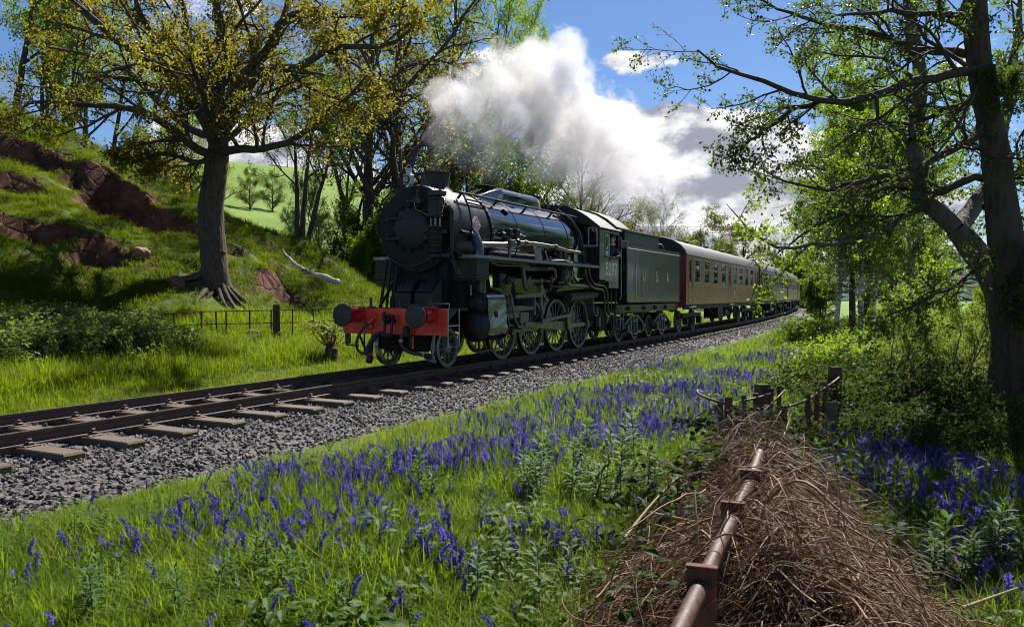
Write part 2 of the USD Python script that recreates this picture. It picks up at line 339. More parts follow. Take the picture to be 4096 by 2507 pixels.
# ---------------------------------------------------------------- where the track runs
TH = math.radians(27.2)
D0 = np.array([math.sin(TH), math.cos(TH), 0]); N0 = np.array([math.cos(TH), -math.sin(TH), 0])    # along (away), and to its right
O0 = np.array([-2.099, 17.539, 0.0])                    # on the centre line, abreast of the leading wheels
S1, RAD = 6.0, 690.0
def track(s):
    """centre line point and heading (along) at s metres"""
    s = np.asarray(s, float); a = np.maximum(s - S1, 0) / RAD
    x = np.minimum(s, S1) + RAD * np.sin(a); y = RAD * (1 - np.cos(a))         # y to the left
    P = O0 + x[..., None] * D0 - y[..., None] * N0
    A = np.cos(a)[..., None] * D0 - np.sin(a)[..., None] * N0
    return P, A
def track_coords(X, Y):
    """(s, r): metres along and to the right of the centre line"""
    px, py = X - O0[0], Y - O0[1]; s = px * D0[0] + py * D0[1]; r = px * N0[0] + py * N0[1]
    cr = r + RAD; a = np.arctan2(np.maximum(s - S1, 0), cr); curved = s > S1
    return np.where(curved, S1 + RAD * a, s), np.where(curved, np.hypot(np.maximum(s - S1, 0), cr) - RAD, r)
def track_xf(s):
    P, A = track(s); return P, math.degrees(math.atan2(A[1], A[0]))
# ---------------------------------------------------------------- the locomotive (x away along the train, y to the far side, z up; near side is y < 0)
PI = math.pi
def rivets(mb, pts, axis, r=.014):
    for p in pts: mb.lathe([(r, 0), (r * .75, r * .6), (0.001, r * .8)], p, axis, 6, False)
    return mb
def arc(cy, cz, r, a0, a1, n, x=None):
    a = np.linspace(math.radians(a0), math.radians(a1), n)
    q = np.stack([cy + r * np.cos(a), cz + r * np.sin(a)], 1)
    return q if x is None else np.column_stack([np.full(n, x), q])
def spoked_wheel(parent, name, x, y, R, ns, side, hub=.13, cw=None, rot=0.0):
    """a wheel standing on the rail; side -1 faces the near side"""
    w = holder(parent, name); ax = np.array([0, side, 0.0]); c = np.array([x, y, R])
    t = MB().lathe([(R - .075, -.07), (R + .028, -.07), (R + .028, -.045), (R, -.035), (R - .004, .065), (R - .012, .07), (R - .012, .062)], c, ax, 48, False)
    part(w, 'tyre', t, 'tyre_steel')
    part(w, 'rim', MB().lathe([(R - .012, .066), (R - .09, .066), (R - .10, .05), (R - .10, -.05), (R - .075, -.07)], c, ax, 48, False), 'wheel_rim')
    part(w, 'hub', MB().lathe([(hub * 1.25, -.06), (hub * 1.25, .05), (hub, .085), (hub * .8, .10), (0.001, .10)], c, ax, 24, False), 'wheel_rim')
    for k in range(ns):
        a = rot + 2 * PI * k / ns; u = np.array([math.cos(a), 0, math.sin(a)])
        part(w, 'spoke', MB().tube([c + u * hub, c + u * (hub + .12), c + u * (R - .16), c + u * (R - .085)], [.034, .022, .019, .030], 8, False), 'wheel_rim', True)
    if cw is not None:
        a = np.linspace(-.62, .62, 13) + cw; ro, ri = R - .085, R * .52
        pl = [(c[0] + ro * math.cos(t), c[2] + ro * math.sin(t)) for t in a]
        pl += [(c[0] + ri * math.cos(cw + q), c[2] + ri * math.sin(cw + q)) for q in (.62, -.62)]
        part(w, 'counterweight', MB().prism(pl, y + side * .055, y - side * .04), 'wheel_rim')
    return w

LOC, LRZ = O0, math.degrees(math.atan2(D0[1], D0[0]))
L = thing('steam_locomotive', 'black steam locomotive with red buffer beam, numbered 5197, pulling the train', 'locomotive', LOC, LRZ)
BZ, BR = 3.0, .96
# smokebox, boiler, firebox casing
mb = MB().lathe([(BR - .06, 0.0), (BR - .012, 0.0), (BR, .02), (BR, 1.66)], (0, 0, BZ), (1, 0, 0), 72, False)
sb = part(L, 'smokebox', mb, 'smokebox_grey')
part(sb, 'front_plate', MB().lathe([(BR - .012, .0), (BR - .012, -.02), (BR - .06, -.03), (.001, -.03)], (0, 0, BZ), (1, 0, 0), 72, False), 'black_matt')
rv = MB()
for a in np.linspace(0, 2 * PI, 33)[:-1]: rv.ball((-.03, (BR - .07) * math.cos(a), BZ + (BR - .07) * math.sin(a)), .018, 1)
for a in np.linspace(0, 2 * PI, 41)[:-1]: rv.ball((.06, BR * math.cos(a), BZ + BR * math.sin(a)), .017, 1)
part(sb, 'rivets', rv, 'black_satin', kind='stuff')
dc = np.array([0, .10, 3.02])
part(L, 'smokebox_door', MB().lathe([(.47, -.03), (.47, -.055), (.44, -.075), (.36, -.11), (.22, -.145), (.08, -.16), (.001, -.162)], dc, (1, 0, 0), 48, False), 'smokebox_grey', True)
for k in range(14):
    a = 2 * PI * (k + .5) / 14; u = np.array([0, math.cos(a), math.sin(a)])
    part(L, 'door_clamp', MB().tube([dc + u * .43 + (-.10, 0, 0), dc + u * .54 + (-.06, 0, 0)], [.018, .022], 6).ball(dc + u * .50 + (-.085, 0, 0), .028, 1), 'black_satin')
for z in (3.24, 2.80):
    part(L, 'door_hinge', MB().bar((-.10, .70, z), (-.13, .30, z), .03, .055).cyl((-.10, .69, z - .06), (-.10, .69, z + .06), .032, n=10), 'black_satin')
part(L, 'front_handrail', MB().tube(arc(.06, 3.05, .86, 232, 313, 16, -.13), .019, 8).ball((-.09, -.46, 2.34), .035, 1).ball((-.09, .06, 2.20), .03, 1).ball((-.09, .58, 2.36), .035, 1), 'dark_iron')
part(L, 'side_handrail', MB().tube([(.02, .52, 3.86), (-.02, .66, 3.84), (-.02, .86, 3.68), (-.02, 1.0, 3.42), (-.02, 1.06, 3.10), (0, 1.0, 2.86)], .018, 8), 'black_satin')
part(L, 'lamp_bracket', MB().prism([(-.06, 3.86), (.42, 3.93), (.0, 4.16), (-.06, 4.02)], -.16, -.14).box((-.06, .12, 3.90), (.04, .10, .10)), 'black_satin')
part(L, 'boiler_band', MB().lathe([(BR + .002, 0), (BR + .030, 0), (BR + .030, .10), (BR + .002, .10)], (1.66, 0, BZ), (1, 0, 0), 72, False), 'black_matt')
rv = MB()
for a in np.linspace(0, 2 * PI, 49)[:-1]: rv.ball((1.685, (BR + .03) * math.cos(a), BZ + (BR + .03) * math.sin(a)), .014, 1).ball((1.735, (BR + .03) * math.cos(a), BZ + (BR + .03) * math.sin(a)), .012, 1)
part(L, 'rivets', rv, 'dark_iron', kind='stuff')
part(L, 'boiler', MB().lathe([(BR + .004, 1.76), (BR + .012, 3.1), (BR + .03, 4.6), (BR + .05, 6.05), (BR + .05, 7.2), (BR + .02, 7.25), (.5, 7.26)], (0, 0, BZ), (1, 0, 0), 96, False), 'black_gloss', 25)
for x, dr in ((3.05, .014), (4.58, .032), (6.05, .053), (6.95, .053)):
    part(L, 'lagging_band', MB().lathe([(BR + dr - .01, 0), (BR + dr + .006, .003), (BR + dr + .006, .047), (BR + dr - .01, .05)], (x, 0, BZ), (1, 0, 0), 72, False), 'black_satin')
fb = [(-1.0, 3.05), (-1.01, 2.4), (-.98, 1.75), (-.90, 1.55), (.90, 1.55), (.98, 1.75), (1.01, 2.4), (1.0, 3.05)]
part(L, 'firebox', MB().prism(fb, 5.45, 7.55, 'yz'), 'black_gloss', 25)
part(L, 'ashpan', MB().prism([(-.85, 1.55), (-.60, .75), (.60, .75), (.85, 1.55)], 6.2, 8.6, 'yz'), 'black_matt')
part(L, 'chimney', MB().lathe([(.46, -.12), (.36, -.02), (.29, .06), (.265, .12), (.275, .22), (.295, .36), (.315, .37), (.315, .40), (.265, .40), (.235, .1)], (.86, 0, 3.93), (0, 0, 1), 40, False), 'smokebox_grey')
dm = [(-.42, 3.8), (-.42, 4.10), (-.38, 4.21), (-.27, 4.27), (.27, 4.27), (.38, 4.21), (.42, 4.10), (.42, 3.8)]
def loft(secs):
    """joins closed outlines of equal point count, capped"""
    m = MB(); n = len(secs[0]); V = np.vstack(secs); F = []
    for k in range(len(secs) - 1):
        for j in range(n): F.append((k * n + j, k * n + (j + 1) % n, (k + 1) * n + (j + 1) % n, (k + 1) * n + j))
    m.add(V, F)
    for e, sg in ((0, -1), (len(secs) - 1, 1)):
        c = np.vstack([secs[e], np.mean(secs[e], 0)]); t = [(j, (j + 1) % n, n) for j in range(n)]
        m.add(c, [q[::-1] for q in t] if sg < 0 else t)
    return m
def dome_sec(x, k, h): return np.array([(x, y * k, 3.80 + (z - 3.80) * h) for y, z in dm])
part(L, 'dome_casing', loft([dome_sec(2.30, .72, .42), dome_sec(2.75, .85, .75), dome_sec(3.22, .98, 1.0), dome_sec(3.36, 1, 1.03), dome_sec(5.35, 1, 1.03), dome_sec(5.55, .9, .96), dome_sec(5.62, .82, .55)]), 'black_gloss', 40)
part(L, 'dome_handle', MB().bar((4.0, -.44, 4.11), (4.3, -.44, 4.12), .03, .035).ball((4.15, -.445, 4.115), .04, 1), 'black_satin')
part(L, 'dome_hatch', MB().box((3.05, 0, 4.30), (.55, .4, .03), ry=-.05), 'black_matt')
for x in (5.88, 6.08):
    part(L, 'safety_valve', MB().lathe([(.075, 0), (.075, .12), (.055, .14), (.055, .30), (.07, .31), (.07, .36), (.03, .40), (.001, .41)], (x, -.06, 4.02), (0, 0, 1), 14, False), 'black_satin')
part(L, 'turret_valves', MB().tube([(6.3, -.1, 4.10), (7.5, -.1, 4.13)], .05, 8).box((6.5, -.1, 4.12), (.16, .18, .14)).box((6.9, -.1, 4.14), (.14, .2, .16)).box((7.3, -.12, 4.14), (.16, .2, .13)).cyl((6.7, -.1, 4.1), (6.7, -.1, 4.28), .03, n=8).cyl((7.1, -.16, 4.1), (7.1, -.16, 4.27), .03, n=8), 'black_satin')
hr = [(.60, -.74, 3.83)] + [(x, -.76, 3.83 + .003 * x) for x in np.linspace(.8, 7.6, 8)]
part(L, 'boiler_handrail', MB().tube(hr, .024, 8).ball(hr[0], .034, 1), 'black_satin')
for x in (.70, 2.35, 3.95, 5.55, 6.9):
    part(L, 'handrail_bracket', MB().tube([(x, -.76, 3.83 + .003 * x), (x - .10, -.70, 3.70 + .003 * x)], [.026, .034], 8).ball((x, -.76, 3.83), .036, 1), 'black_satin')
part(L, 'handrail_drop', MB().tube([(.74, -.66, 3.86), (.68, -.80, 3.78), (.62, -.97, 3.50), (.60, -1.06, 3.15), (.60, -1.06, 2.90)], .022, 8).tube([(.60, -1.06, 2.90), (.30, -.96, 2.93)], [.03, .045], 8).ball((.60, -1.06, 2.90), .045, 1), 'black_satin')
part(L, 'short_handrail', MB().tube([(1.0, -.70, 3.72), (1.66, -.72, 3.71)], .02, 8).tube([(1.0, -.70, 3.72), (1.0, -.62, 3.68)], .024, 8), 'black_satin')
part(L, 'washout_plate', MB().bar((2.62, -.735, 3.64), (2.76, -.80, 3.53), .16, .02).ball((2.7, -.80, 3.59), .03, 1), 'black_matt')
# builder's plate
a0 = math.radians(186); ny, nz = math.cos(a0), math.sin(a0)
pc = np.array([.93, -.985, 3.12]); pl = holder(L, 'builders_plate')
part(pl, 'plate', MB().prism([(pc[0] - .20, pc[2]), (pc[0], pc[2] - .20), (pc[0] + .20, pc[2]), (pc[0], pc[2] + .20)], pc[1] - .004, pc[1] + .05), 'plate_white')
part(pl, 'plate_face', MB().prism([(pc[0] - .172, pc[2]), (pc[0], pc[2] - .172), (pc[0] + .172, pc[2]), (pc[0], pc[2] + .172)], pc[1] - .008, pc[1] + .02), 'plate_pink')
def letters(text, h, x, y, z, bold=False, depth=.006, squeeze=1.0):
    m = meshkit.text_mesh(text, h, depth, bold); v = np.array(m.vertices)
    w = v[:, 0].max() * squeeze
    return MB().add(np.stack([x + v[:, 0] * squeeze, y - v[:, 2], z + v[:, 1]], 1), np.array(m.faces)), w
tx = MB()
for t, h, z in (('LIMA', .060, .045), ('LOCOMOTIVE', .032, -.005), ('WORKS', .032, -.050), ('INCORPORATED', .018, -.084)):
    m, w = letters(t, h, 0, 0, 0); v, f = m.mesh(); tx.add(v + (pc[0] - w / 2, pc[1] - .008, pc[2] + z), f)
part(pl, 'plate_lettering', tx, 'plate_white', False)
# air pump on the front
pc = (-.26, -.67); pm = holder(L, 'air_pump')
part(pm, 'steam_cylinder', MB().lathe([(.17, 3.20), (.175, 3.22), (.16, 3.24), (.16, 3.56), (.18, 3.58), (.18, 3.62), (.10, 3.66), (.001, 3.67)], (pc[0], pc[1], 0), (0, 0, 1), 24, False), 'black_satin')
part(pm, 'valve_head', MB().box((pc[0], pc[1] - .05, 3.71), (.22, .34, .11)).ball((pc[0], pc[1] + .10, 3.76), .06, 1).cyl((pc[0], pc[1] - .12, 3.7), (pc[0], pc[1] - .12, 3.84), .035, n=10), 'dark_iron')
part(pm, 'piston_rod', MB().cyl((pc[0], pc[1], 3.0), (pc[0], pc[1], 3.22), .03, n=10).cyl((pc[0], pc[1] - .11, 3.0), (pc[0], pc[1] - .11, 3.22), .02, n=8).cyl((pc[0], pc[1] + .11, 3.0), (pc[0], pc[1] + .11, 3.22), .02, n=8), 'bright_steel')
pr = [(.17, 3.02), (.17, 2.98)]
for k in range(9): z = 2.96 - k * .035; pr += [(.15, z), (.185, z - .006), (.185, z - .020), (.15, z - .026)]
pr += [(.14, 2.62), (.14, 2.58)]
for k in range(4): z = 2.56 - k * .03; pr += [(.12, z), (.15, z - .006), (.15, z - .018), (.12, z - .024)]
pr += [(.16, 2.42), (.16, 2.36), (.05, 2.34), (.001, 2.34)]
part(pm, 'air_cylinder', MB().lathe(pr, (pc[0], pc[1], 0), (0, 0, 1), 24, False), 'black_satin')
part(pm, 'pump_valves', MB().cyl((pc[0] - .05, pc[1] + .14, 2.92), (pc[0] - .05, pc[1] + .26, 2.92), .045, n=10).cyl((pc[0] - .05, pc[1] + .14, 2.76), (pc[0] - .05, pc[1] + .26, 2.76), .045, n=10).cyl((pc[0], pc[1] - .14, 2.9), (pc[0], pc[1] - .26, 2.9), .05, n=10).cyl((pc[0], pc[1] - .1, 2.4), (pc[0], pc[1] - .32, 2.40), .05, n=10), 'dark_iron')
part(pm, 'oil_pipe', MB().tube([(-.22, -.10, 3.55), (-.22, -.14, 3.40), (-.24, -.28, 3.36), (-.26, -.5, 3.24)], .009, 5).tube([(-.2, -.9, 3.8), (-.24, -.92, 3.6), (-.26, -.8, 3.2)], .008, 5), 'brass')
part(pm, 'lubricator', MB().box((-.12, -.16, 3.60), (.14, .16, .14)).cyl((-.12, -.3, 3.6), (-.12, .16, 3.6), .03, n=8).cyl((-.12, -.12, 3.6), (-.12, -.12, 3.85), .03, n=8), 'dark_iron')
part(pm, 'exhaust_pipe', MB().tube([(-.2, -.78, 3.40), (-.14, -.93, 3.42), (-.10, -.97, 3.34), (-.10, -.97, 2.50), (-.10, -.95, 2.42), (-.12, -1.02, 2.28), (-.10, -1.13, 1.98)], .05, 10), 'black_satin')
part(L, 'steam_pipe', MB().tube([(.84, -.78, 3.10), (.82, -.98, 2.92), (.72, -1.16, 2.62), (.66, -1.20, 2.40), (.80, -1.17, 1.95), (.92, -1.10, 1.62)], [.10, .115, .12, .12, .12, .12], 20), 'steam_pipe_blue')
# running board and boxes under it
for sg in (-1, 1):
    part(L, 'running_board', MB().prism([(.28, 2.36), (7.6, 2.36), (7.6, 2.43), (.28, 2.43)], sg * .92, sg * 1.36), 'plate_edge_grey')
    part(L, 'step_box', MB().box((.58, sg * 1.0, 2.13), (.56, .70, .46)).box((.40, sg * 1.0, 1.885), (.34, .74, .025)), 'black_satin')
part(L, 'board_bracket', MB().bar((.10, -.80, 2.66), (.30, -1.0, 2.40), .05, .09).bar((.10, -.80, 2.66), (.22, -.92, 2.66), .05, .07), 'black_satin')
part(L, 'feed_pipe', MB().tube([(.85, -1.08, 2.68), (1.9, -1.14, 2.73), (2.2, -1.15, 2.76)], .065, 12), 'pipe_grey')
part(L, 'check_valve', MB().box((2.22, -1.16, 2.77), (.22, .2, .20)).cyl((2.2, -1.16, 2.45), (2.2, -1.16, 2.75), .04, n=10).cyl((2.3, -1.16, 2.78), (2.46, -1.16, 2.78), .07, n=12), 'pipe_grey')
part(L, 'clack_valve', MB().cyl((2.05, -1.03, 2.99), (2.95, -1.08, 3.0), .06, n=12).cyl((2.95, -1.08, 3.0), (3.2, -1.1, 3.0), .022, n=8).box((2.35, -1.06, 3.05), (.16, .16, .18)).box((2.72, -1.06, 3.06), (.2, .16, .2)).cyl((2.62, -1.10, 3.0), (2.62, -1.14, 2.8), .075, n=12).ball((2.62, -1.14, 2.82), .11, 2), 'black_satin')
part(L, 'injector_pipe', MB().tube([(2.55, -1.16, 2.82), (2.97, -1.18, 2.84), (3.8, -1.18, 2.85), (4.7, -1.17, 2.84), (5.2, -1.17, 2.81), (5.6, -1.17, 2.77), (6.7, -1.17, 2.76)], .05, 12), 'pipe_grey')
for x, z in ((2.95, 2.84), (4.75, 2.84), (6.6, 2.76)):
    part(L, 'pipe_collar', MB().cyl((x, -1.175, z), (x + .12, -1.175, z), .072, n=12), 'dark_iron')
part(L, 'boiler_step', MB().prism([(3.75, 2.44), (4.15, 2.44), (4.02, 2.78), (3.62, 2.78)], -1.10, -1.125).bar((3.66, -1.12, 2.77), (3.80, -1.12, 2.44), .02, .05).bar((4.32, -1.12, 2.70), (4.5, -1.12, 2.44), .02, .05), 'plate_edge_grey')
part(L, 'injector', MB().cyl((4.95, -1.10, 2.60), (5.7, -1.10, 2.61), .075, n=12).box((5.15, -1.1, 2.62), (.2, .2, .22)).box((5.45, -1.1, 2.64), (.16, .2, .26)).cyl((5.3, -1.12, 2.6), (5.3, -1.12, 2.82), .04, n=8), 'black_satin')
part(L, 'board_pipe', MB().tube([(4.2, -1.2, 2.47), (4.9, -1.2, 2.52), (5.9, -1.15, 2.50), (7.4, -1.15, 2.47)], .03, 8).tube([(4.4, -1.25, 2.46), (5.2, -1.26, 2.5), (5.8, -1.26, 2.44)], .022, 8), 'pipe_grey')
part(L, 'boiler_back_pipe', MB().tube([(6.3, -.55, 3.98), (6.65, -.82, 3.72), (6.8, -1.02, 3.35), (6.82, -1.10, 3.0), (6.8, -1.18, 2.75), (6.8, -1.2, 2.44)], .055, 10).tube([(6.55, -.5, 3.98), (6.9, -.82, 3.7), (7.05, -1.02, 3.3), (7.05, -1.1, 2.44)], .035, 8), 'black_satin')
# frames, cylinders, motion
for sg in (-1, 1):
    part(L, 'main_frame', MB().prism([(-.75, .95), (-.75, 1.28), (.2, 1.30), (.6, 1.75), (2.0, 1.75), (2.3, 1.35), (7.6, 1.35), (9.2, 1.2), (9.2, .75), (2.4, .75), (1.2, .85), (.4, .85)], sg * .50, sg * .56), 'black_matt')
part(L, 'cylinder_saddle', MB().prism([(-.85, 2.15), (-.95, 1.2), (.95, 1.2), (.85, 2.15), (.45, 2.05), (0, 2.02), (-.45, 2.05)], .35, 1.75, 'yz'), 'black_matt')
part(L, 'smokebox_support', MB().prism([(-.60, 1.3), (.60, 1.3), (.78, 2.4), (-.78, 2.4)], .12, .30, 'yz').bar((-.5, .62, 1.3), (.1, .45, 2.15), .06, .05).bar((-.5, -.62, 1.3), (.1, -.45, 2.15), .06, .05), 'black_matt')
for sg in (-1, 1):
    cyl = holder(L, 'cylinder')
    cz, vz, cy, vy = .88, 1.38, sg * 1.02, sg * 1.0
    wr = []                                     # the wrapper: a smooth jacket round steam chest and cylinder
    a1 = np.linspace(100, 10, 12); a2 = np.linspace(-10, -110, 14)
    for a in a1: wr.append((vy + sg * .33 * math.cos(math.radians(a)), vz + .30 * math.sin(math.radians(a))))
    wr.append((sg * 1.325, 1.16))
    for a in a2: wr.append((cy + sg * .36 * math.cos(math.radians(a)), cz + .36 * math.sin(math.radians(a))))
    wr += [(sg * .7, .6), (sg * .62, 1.2), (sg * .7, 1.62)]
    part(cyl, 'jacket', MB().prism(wr if sg > 0 else wr, .86, 1.72, 'yz'), 'black_gloss', 40)
    part(cyl, 'steam_chest_cover', MB().lathe([(.30, 0), (.30, -.03), (.27, -.06), (.25, -.06), (.24, -.10), (.14, -.14), (.13, -.20), (.001, -.22)], (.84, vy, vz), (1, 0, 0), 40, False), 'black_satin')
    part(cyl, 'cylinder_cover', MB().lathe([(.37, 0), (.37, -.03), (.345, -.045), (.33, -.14), (.27, -.24), (.16, -.30), (.001, -.32)], (.84, cy, cz), (1, 0, 0), 40, False), 'smokebox_grey')
    part(cyl, 'rear_flange', MB().lathe([(.37, 0), (.37, .035), (.20, .05), (.12, .12), (.001, .12)], (1.74, cy, cz), (1, 0, 0), 40, False), 'bright_steel')
    part(cyl, 'chest_flange', MB().lathe([(.28, 0), (.28, .03), (.16, .05), (.10, .16), (.001, .16)], (1.74, vy, vz), (1, 0, 0), 32, False), 'black_satin')
    part(cyl, 'inspection_hole', MB().lathe([(.09, 0), (.085, .006), (.001, .006)], (1.22, sg * 1.335, 1.12), (0, sg, 0), 20, False), 'black_matt')
    for x in (.98, 1.10, 1.5, 1.6): part(cyl, 'bolt', MB().ball((x, sg * 1.05, 1.69), .035, 1), 'black_satin')
    part(cyl, 'drain_pipe', MB().cyl((.95, cy, .30), (.95, cy, .55), .02, n=6).cyl((1.6, cy, .30), (1.6, cy, .55), .02, n=6).bar((.75, sg * 1.12, .30), (1.7, sg * 1.12, .32), .02, .05), 'dark_iron')
    part(cyl, 'oil_cup', MB().cyl((.62, sg * 1.02, 1.55), (.62, sg * 1.02, 1.78), .016, n=6), 'brass')
WX, WR = [2.52, 4.13, 5.74, 7.36], .735
for sg in (-1, 1):
    for k, x in enumerate(WX): spoked_wheel(L, 'driving_wheel', x, sg * .745, WR, 15, sg, .14, [None, PI * .93, PI * .93, PI * .95][k] if k != 2 else PI * .95, .1 * k)
    spoked_wheel(L, 'leading_wheel', 0, sg * .745, .435, 10, sg, .12, None, .2)
for x, r in [(0, .435)] + [(x, WR) for x in WX]: part(L, 'axle', MB().cyl((x, -.7, r), (x, .7, r), .09, n=14), 'dark_iron')
for x in WX[:]:
    part(L, 'brake_block', MB().bar((x + WR + .03, -.75, .62), (x + WR - .05, -.75, .30), .10, .07).bar((x + WR + .05, -.75, .65), (x + WR + .02, -.72, 1.2), .03, .06), 'dark_iron')
    part(L, 'sand_pipe', MB().tube([(x + .9, -.72, 1.2), (x + .85, -.76, .6), (x + .72, -.77, .14)], .017, 6), 'dark_iron')
for sg in (-1, 1):
    y = sg * 1.0; cr = (0.0, -.16)                 # crank pins sit low and a little back
    pins = [(x + .10, WR - .02) for x in WX]
    part(L, 'coupling_rod', MB().prism([(pins[0][0], .655), (pins[3][0], .655), (pins[3][0], .765), (pins[0][0], .765)], y - .03, y + .03), 'bright_steel')
    for px, pz in pins: part(L, 'rod_end', MB().cyl((px, y - sg * .05, pz), (px, y + sg * .06, pz), .115, n=20).cyl((px, y - sg * .05, pz), (px, y + sg * .085, pz), .055, n=14), 'bright_steel')
    y2 = sg * 1.13
    part(L, 'connecting_rod', MB().prism([(2.95, .78), (5.50, .60), (5.74, .58), (5.86, .66), (5.86, .80), (5.74, .86), (5.50, .84), (2.95, .90)], y2 - .03, y2 + .03), 'bright_steel')
    part(L, 'crosshead', MB().prism([(2.72, 1.14), (3.18, 1.14), (3.18, 1.0), (3.08, .72), (2.82, .72), (2.72, .9)], y2 - .07, y2 + .07).cyl((2.96, y2, .84), (2.96, y2 + sg * .11, .84), .06, n=14), 'pipe_grey')
    part(L, 'slide_bar', MB().prism([(1.86, 1.15), (3.6, 1.20), (3.6, 1.27), (2.6, 1.31), (1.86, 1.27)], y2 - .05, y2 + .05).box((3.55, sg * .95, 1.3), (.08, .5, .5)), 'pipe_grey')
    part(L, 'lower_slide_bar', MB().bar((1.9, y2, 1.06), (2.75, y2, 1.09), .09, .16), 'bright_steel')
    part(L, 'piston_rod', MB().cyl((1.84, y2 - sg * .1, .84), (2.76, y2 - sg * .1, .84), .048, n=14), 'bright_steel')
    y3 = sg * 1.24
    lk = [(3.72, 1.82), (3.82, 1.86), (4.06, 1.52), (4.10, 1.44), (4.06, 1.36), (3.90, 1.05), (3.84, 1.05), (3.72, 1.35)]
    from shapely.geometry import Polygon
    lp = Polygon(lk).difference(Polygon([(3.84, 1.62), (3.97, 1.46), (3.88, 1.25), (3.83, 1.4)]))
    part(L, 'expansion_link', MB().prism(lp, y3 - .03, y3 + .03).cyl((4.03, y3, 1.44), (4.03, y3 + sg * .07, 1.44), .07, n=16).bar((3.84, y3, 1.1), (3.86, y3, .86), .04, .06), 'pipe_grey')
    part(L, 'link_hanger', MB().tube([(3.86, y3 - sg * .05, 1.62), (3.90, y3 - sg * .05, 1.98), (3.96, y3 - sg * .05, 2.0), (3.96, y3 - sg * .05, 1.62)], .022, 6), 'pipe_grey')
    part(L, 'radius_rod', MB().prism([(2.30, 1.48), (3.75, 1.52), (3.75, 1.64), (2.30, 1.56)], y3 - .05, y3), 'pipe_grey')
    part(L, 'combination_lever', MB().bar((2.12, y3, 1.58), (2.30, y3, 1.02), .04, .06).bar((2.30, y3, 1.02), (2.52, y3, .80), .04, .05).bar((2.5, y3, .80), (2.96, y3 - sg * .04, .78), .035, .06), 'pipe_grey')
    part(L, 'eccentric_rod', MB().bar((3.86, y3, .90), (5.60, y3 + sg * .05, 1.02), .04, .085).cyl((3.86, y3 - .04, .90), (3.86, y3 + .04, .90), .06, n=12), 'bright_steel')
    part(L, 'return_crank', MB().prism([(5.50, 1.10), (5.62, 1.10), (5.70, .92), (5.80, .70), (5.72, .55), (5.60, .62), (5.52, .90)], y2 + sg * .04, y2 + sg * .10).cyl((5.57, y2 + sg * .02, 1.03), (5.57, y2 + sg * .17, 1.03), .06, n=12).cyl((5.57, y2 + sg * .1, 1.05), (5.57, y2 + sg * .1, 1.22), .02, n=6), 'bright_steel')
    part(L, 'lifting_arm', MB().prism([(3.15, 2.25), (3.25, 2.28), (3.42, 1.92), (3.62, 2.06), (3.66, 2.0), (3.46, 1.72), (3.36, 1.70), (3.28, 1.80)], y - .03, y + .03), 'pipe_grey')
    part(L, 'reach_rod', MB().bar((3.3, y, 2.22), (5.0, y, 2.26), .03, .10).bar((4.3, y, 1.95), (5.1, y, 1.92), .03, .06), 'pipe_grey')
    part(L, 'valve_spindle', MB().cyl((1.86, vy, 1.40), (2.4, y3 - sg * .08, 1.42), .035, n=10).box((2.18, y3 - sg * .08, 1.42), (.3, .1, .16)), 'pipe_grey')
    part(L, 'lubricator_pump', MB().box((1.95, sg * 1.02, 1.90), (.30, .22, .34)).cyl((2.1, sg * 1.14, 1.9), (2.1, sg * 1.22, 1.9), .09, n=14).cyl((2.1, sg * 1.2, 1.9), (2.35, sg * 1.2, 1.93), .06, n=12), 'dark_iron')
    part(L, 'oil_lines', MB().tube([(1.95, sg * 1.1, 1.72), (1.92, sg * 1.16, 1.62), (2.0, sg * 1.18, 1.60), (2.02, sg * 1.1, 1.7)], .012, 5).tube([(2.12, sg * 1.2, 1.8), (2.14, sg * 1.24, 1.4), (2.16, sg * 1.24, 1.1)], .014, 5).tube([(1.2, sg * 1.2, 2.3), (1.6, sg * 1.22, 2.24), (3.2, sg * 1.2, 2.28)], .02, 6).tube([(.8, sg * 1.25, 2.33), (2.9, sg * 1.25, 2.31)], .016, 6), 'pipe_grey')
part(L, 'air_reservoir', MB().lathe([(.001, 0), (.14, .02), (.20, .08), (.21, .12), (.21, .70), (.20, .74), (.14, .80), (.001, .82)], (5.15, -1.08, 2.14), (1, 0, 0), 24, False), 'black_satin')
for x in (5.4, 5.7): part(L, 'reservoir_strap', MB().lathe([(.212, 0), (.22, 0), (.22, .05), (.212, .05)], (x, -1.08, 2.14), (1, 0, 0), 24, False), 'plate_edge_grey')
part(L, 'pipe_loop', MB().tube([(4.2, -1.2, 2.25), (4.5, -1.22, 2.27), (4.72, -1.22, 2.2), (4.74, -1.22, 2.05), (4.62, -1.22, 1.97), (4.45, -1.22, 2.0)], .045, 8), 'pipe_grey')
part(L, 'brake_cylinder', MB().lathe([(.001, 0), (.13, .0), (.15, .04), (.155, .2), (.16, 1.9), (.15, 2.05), (.001, 2.08)], (6.0, -1.02, 1.50), (1, 0, .05), 24, False), 'dark_iron')
part(L, 'delivery_pipe', MB().tube([(6.74, -1.25, 2.36), (6.76, -1.25, 2.2), (6.9, -1.25, 2.0), (7.2, -1.25, 1.82), (7.4, -1.25, 1.77), (8.1, -1.25, 1.73), (8.24, -1.25, 1.66), (8.32, -1.25, 1.5), (8.36, -1.25, 1.05), (8.5, -1.25, .93), (8.75, -1.24, .90)], .042, 10), 'black_gloss')
part(L, 'overflow_pipe', MB().tube([(6.96, -1.27, 2.36), (7.0, -1.27, 2.2), (7.15, -1.27, 2.04), (7.4, -1.27, 1.90), (7.6, -1.27, 1.87), (8.2, -1.27, 1.85), (8.42, -1.27, 1.76), (8.52, -1.27, 1.6), (8.58, -1.27, 1.1), (8.72, -1.27, .99), (9.0, -1.26, .96), (9.1, -1.25, .85), (9.1, -1.25, .30)], .042, 10), 'black_gloss')
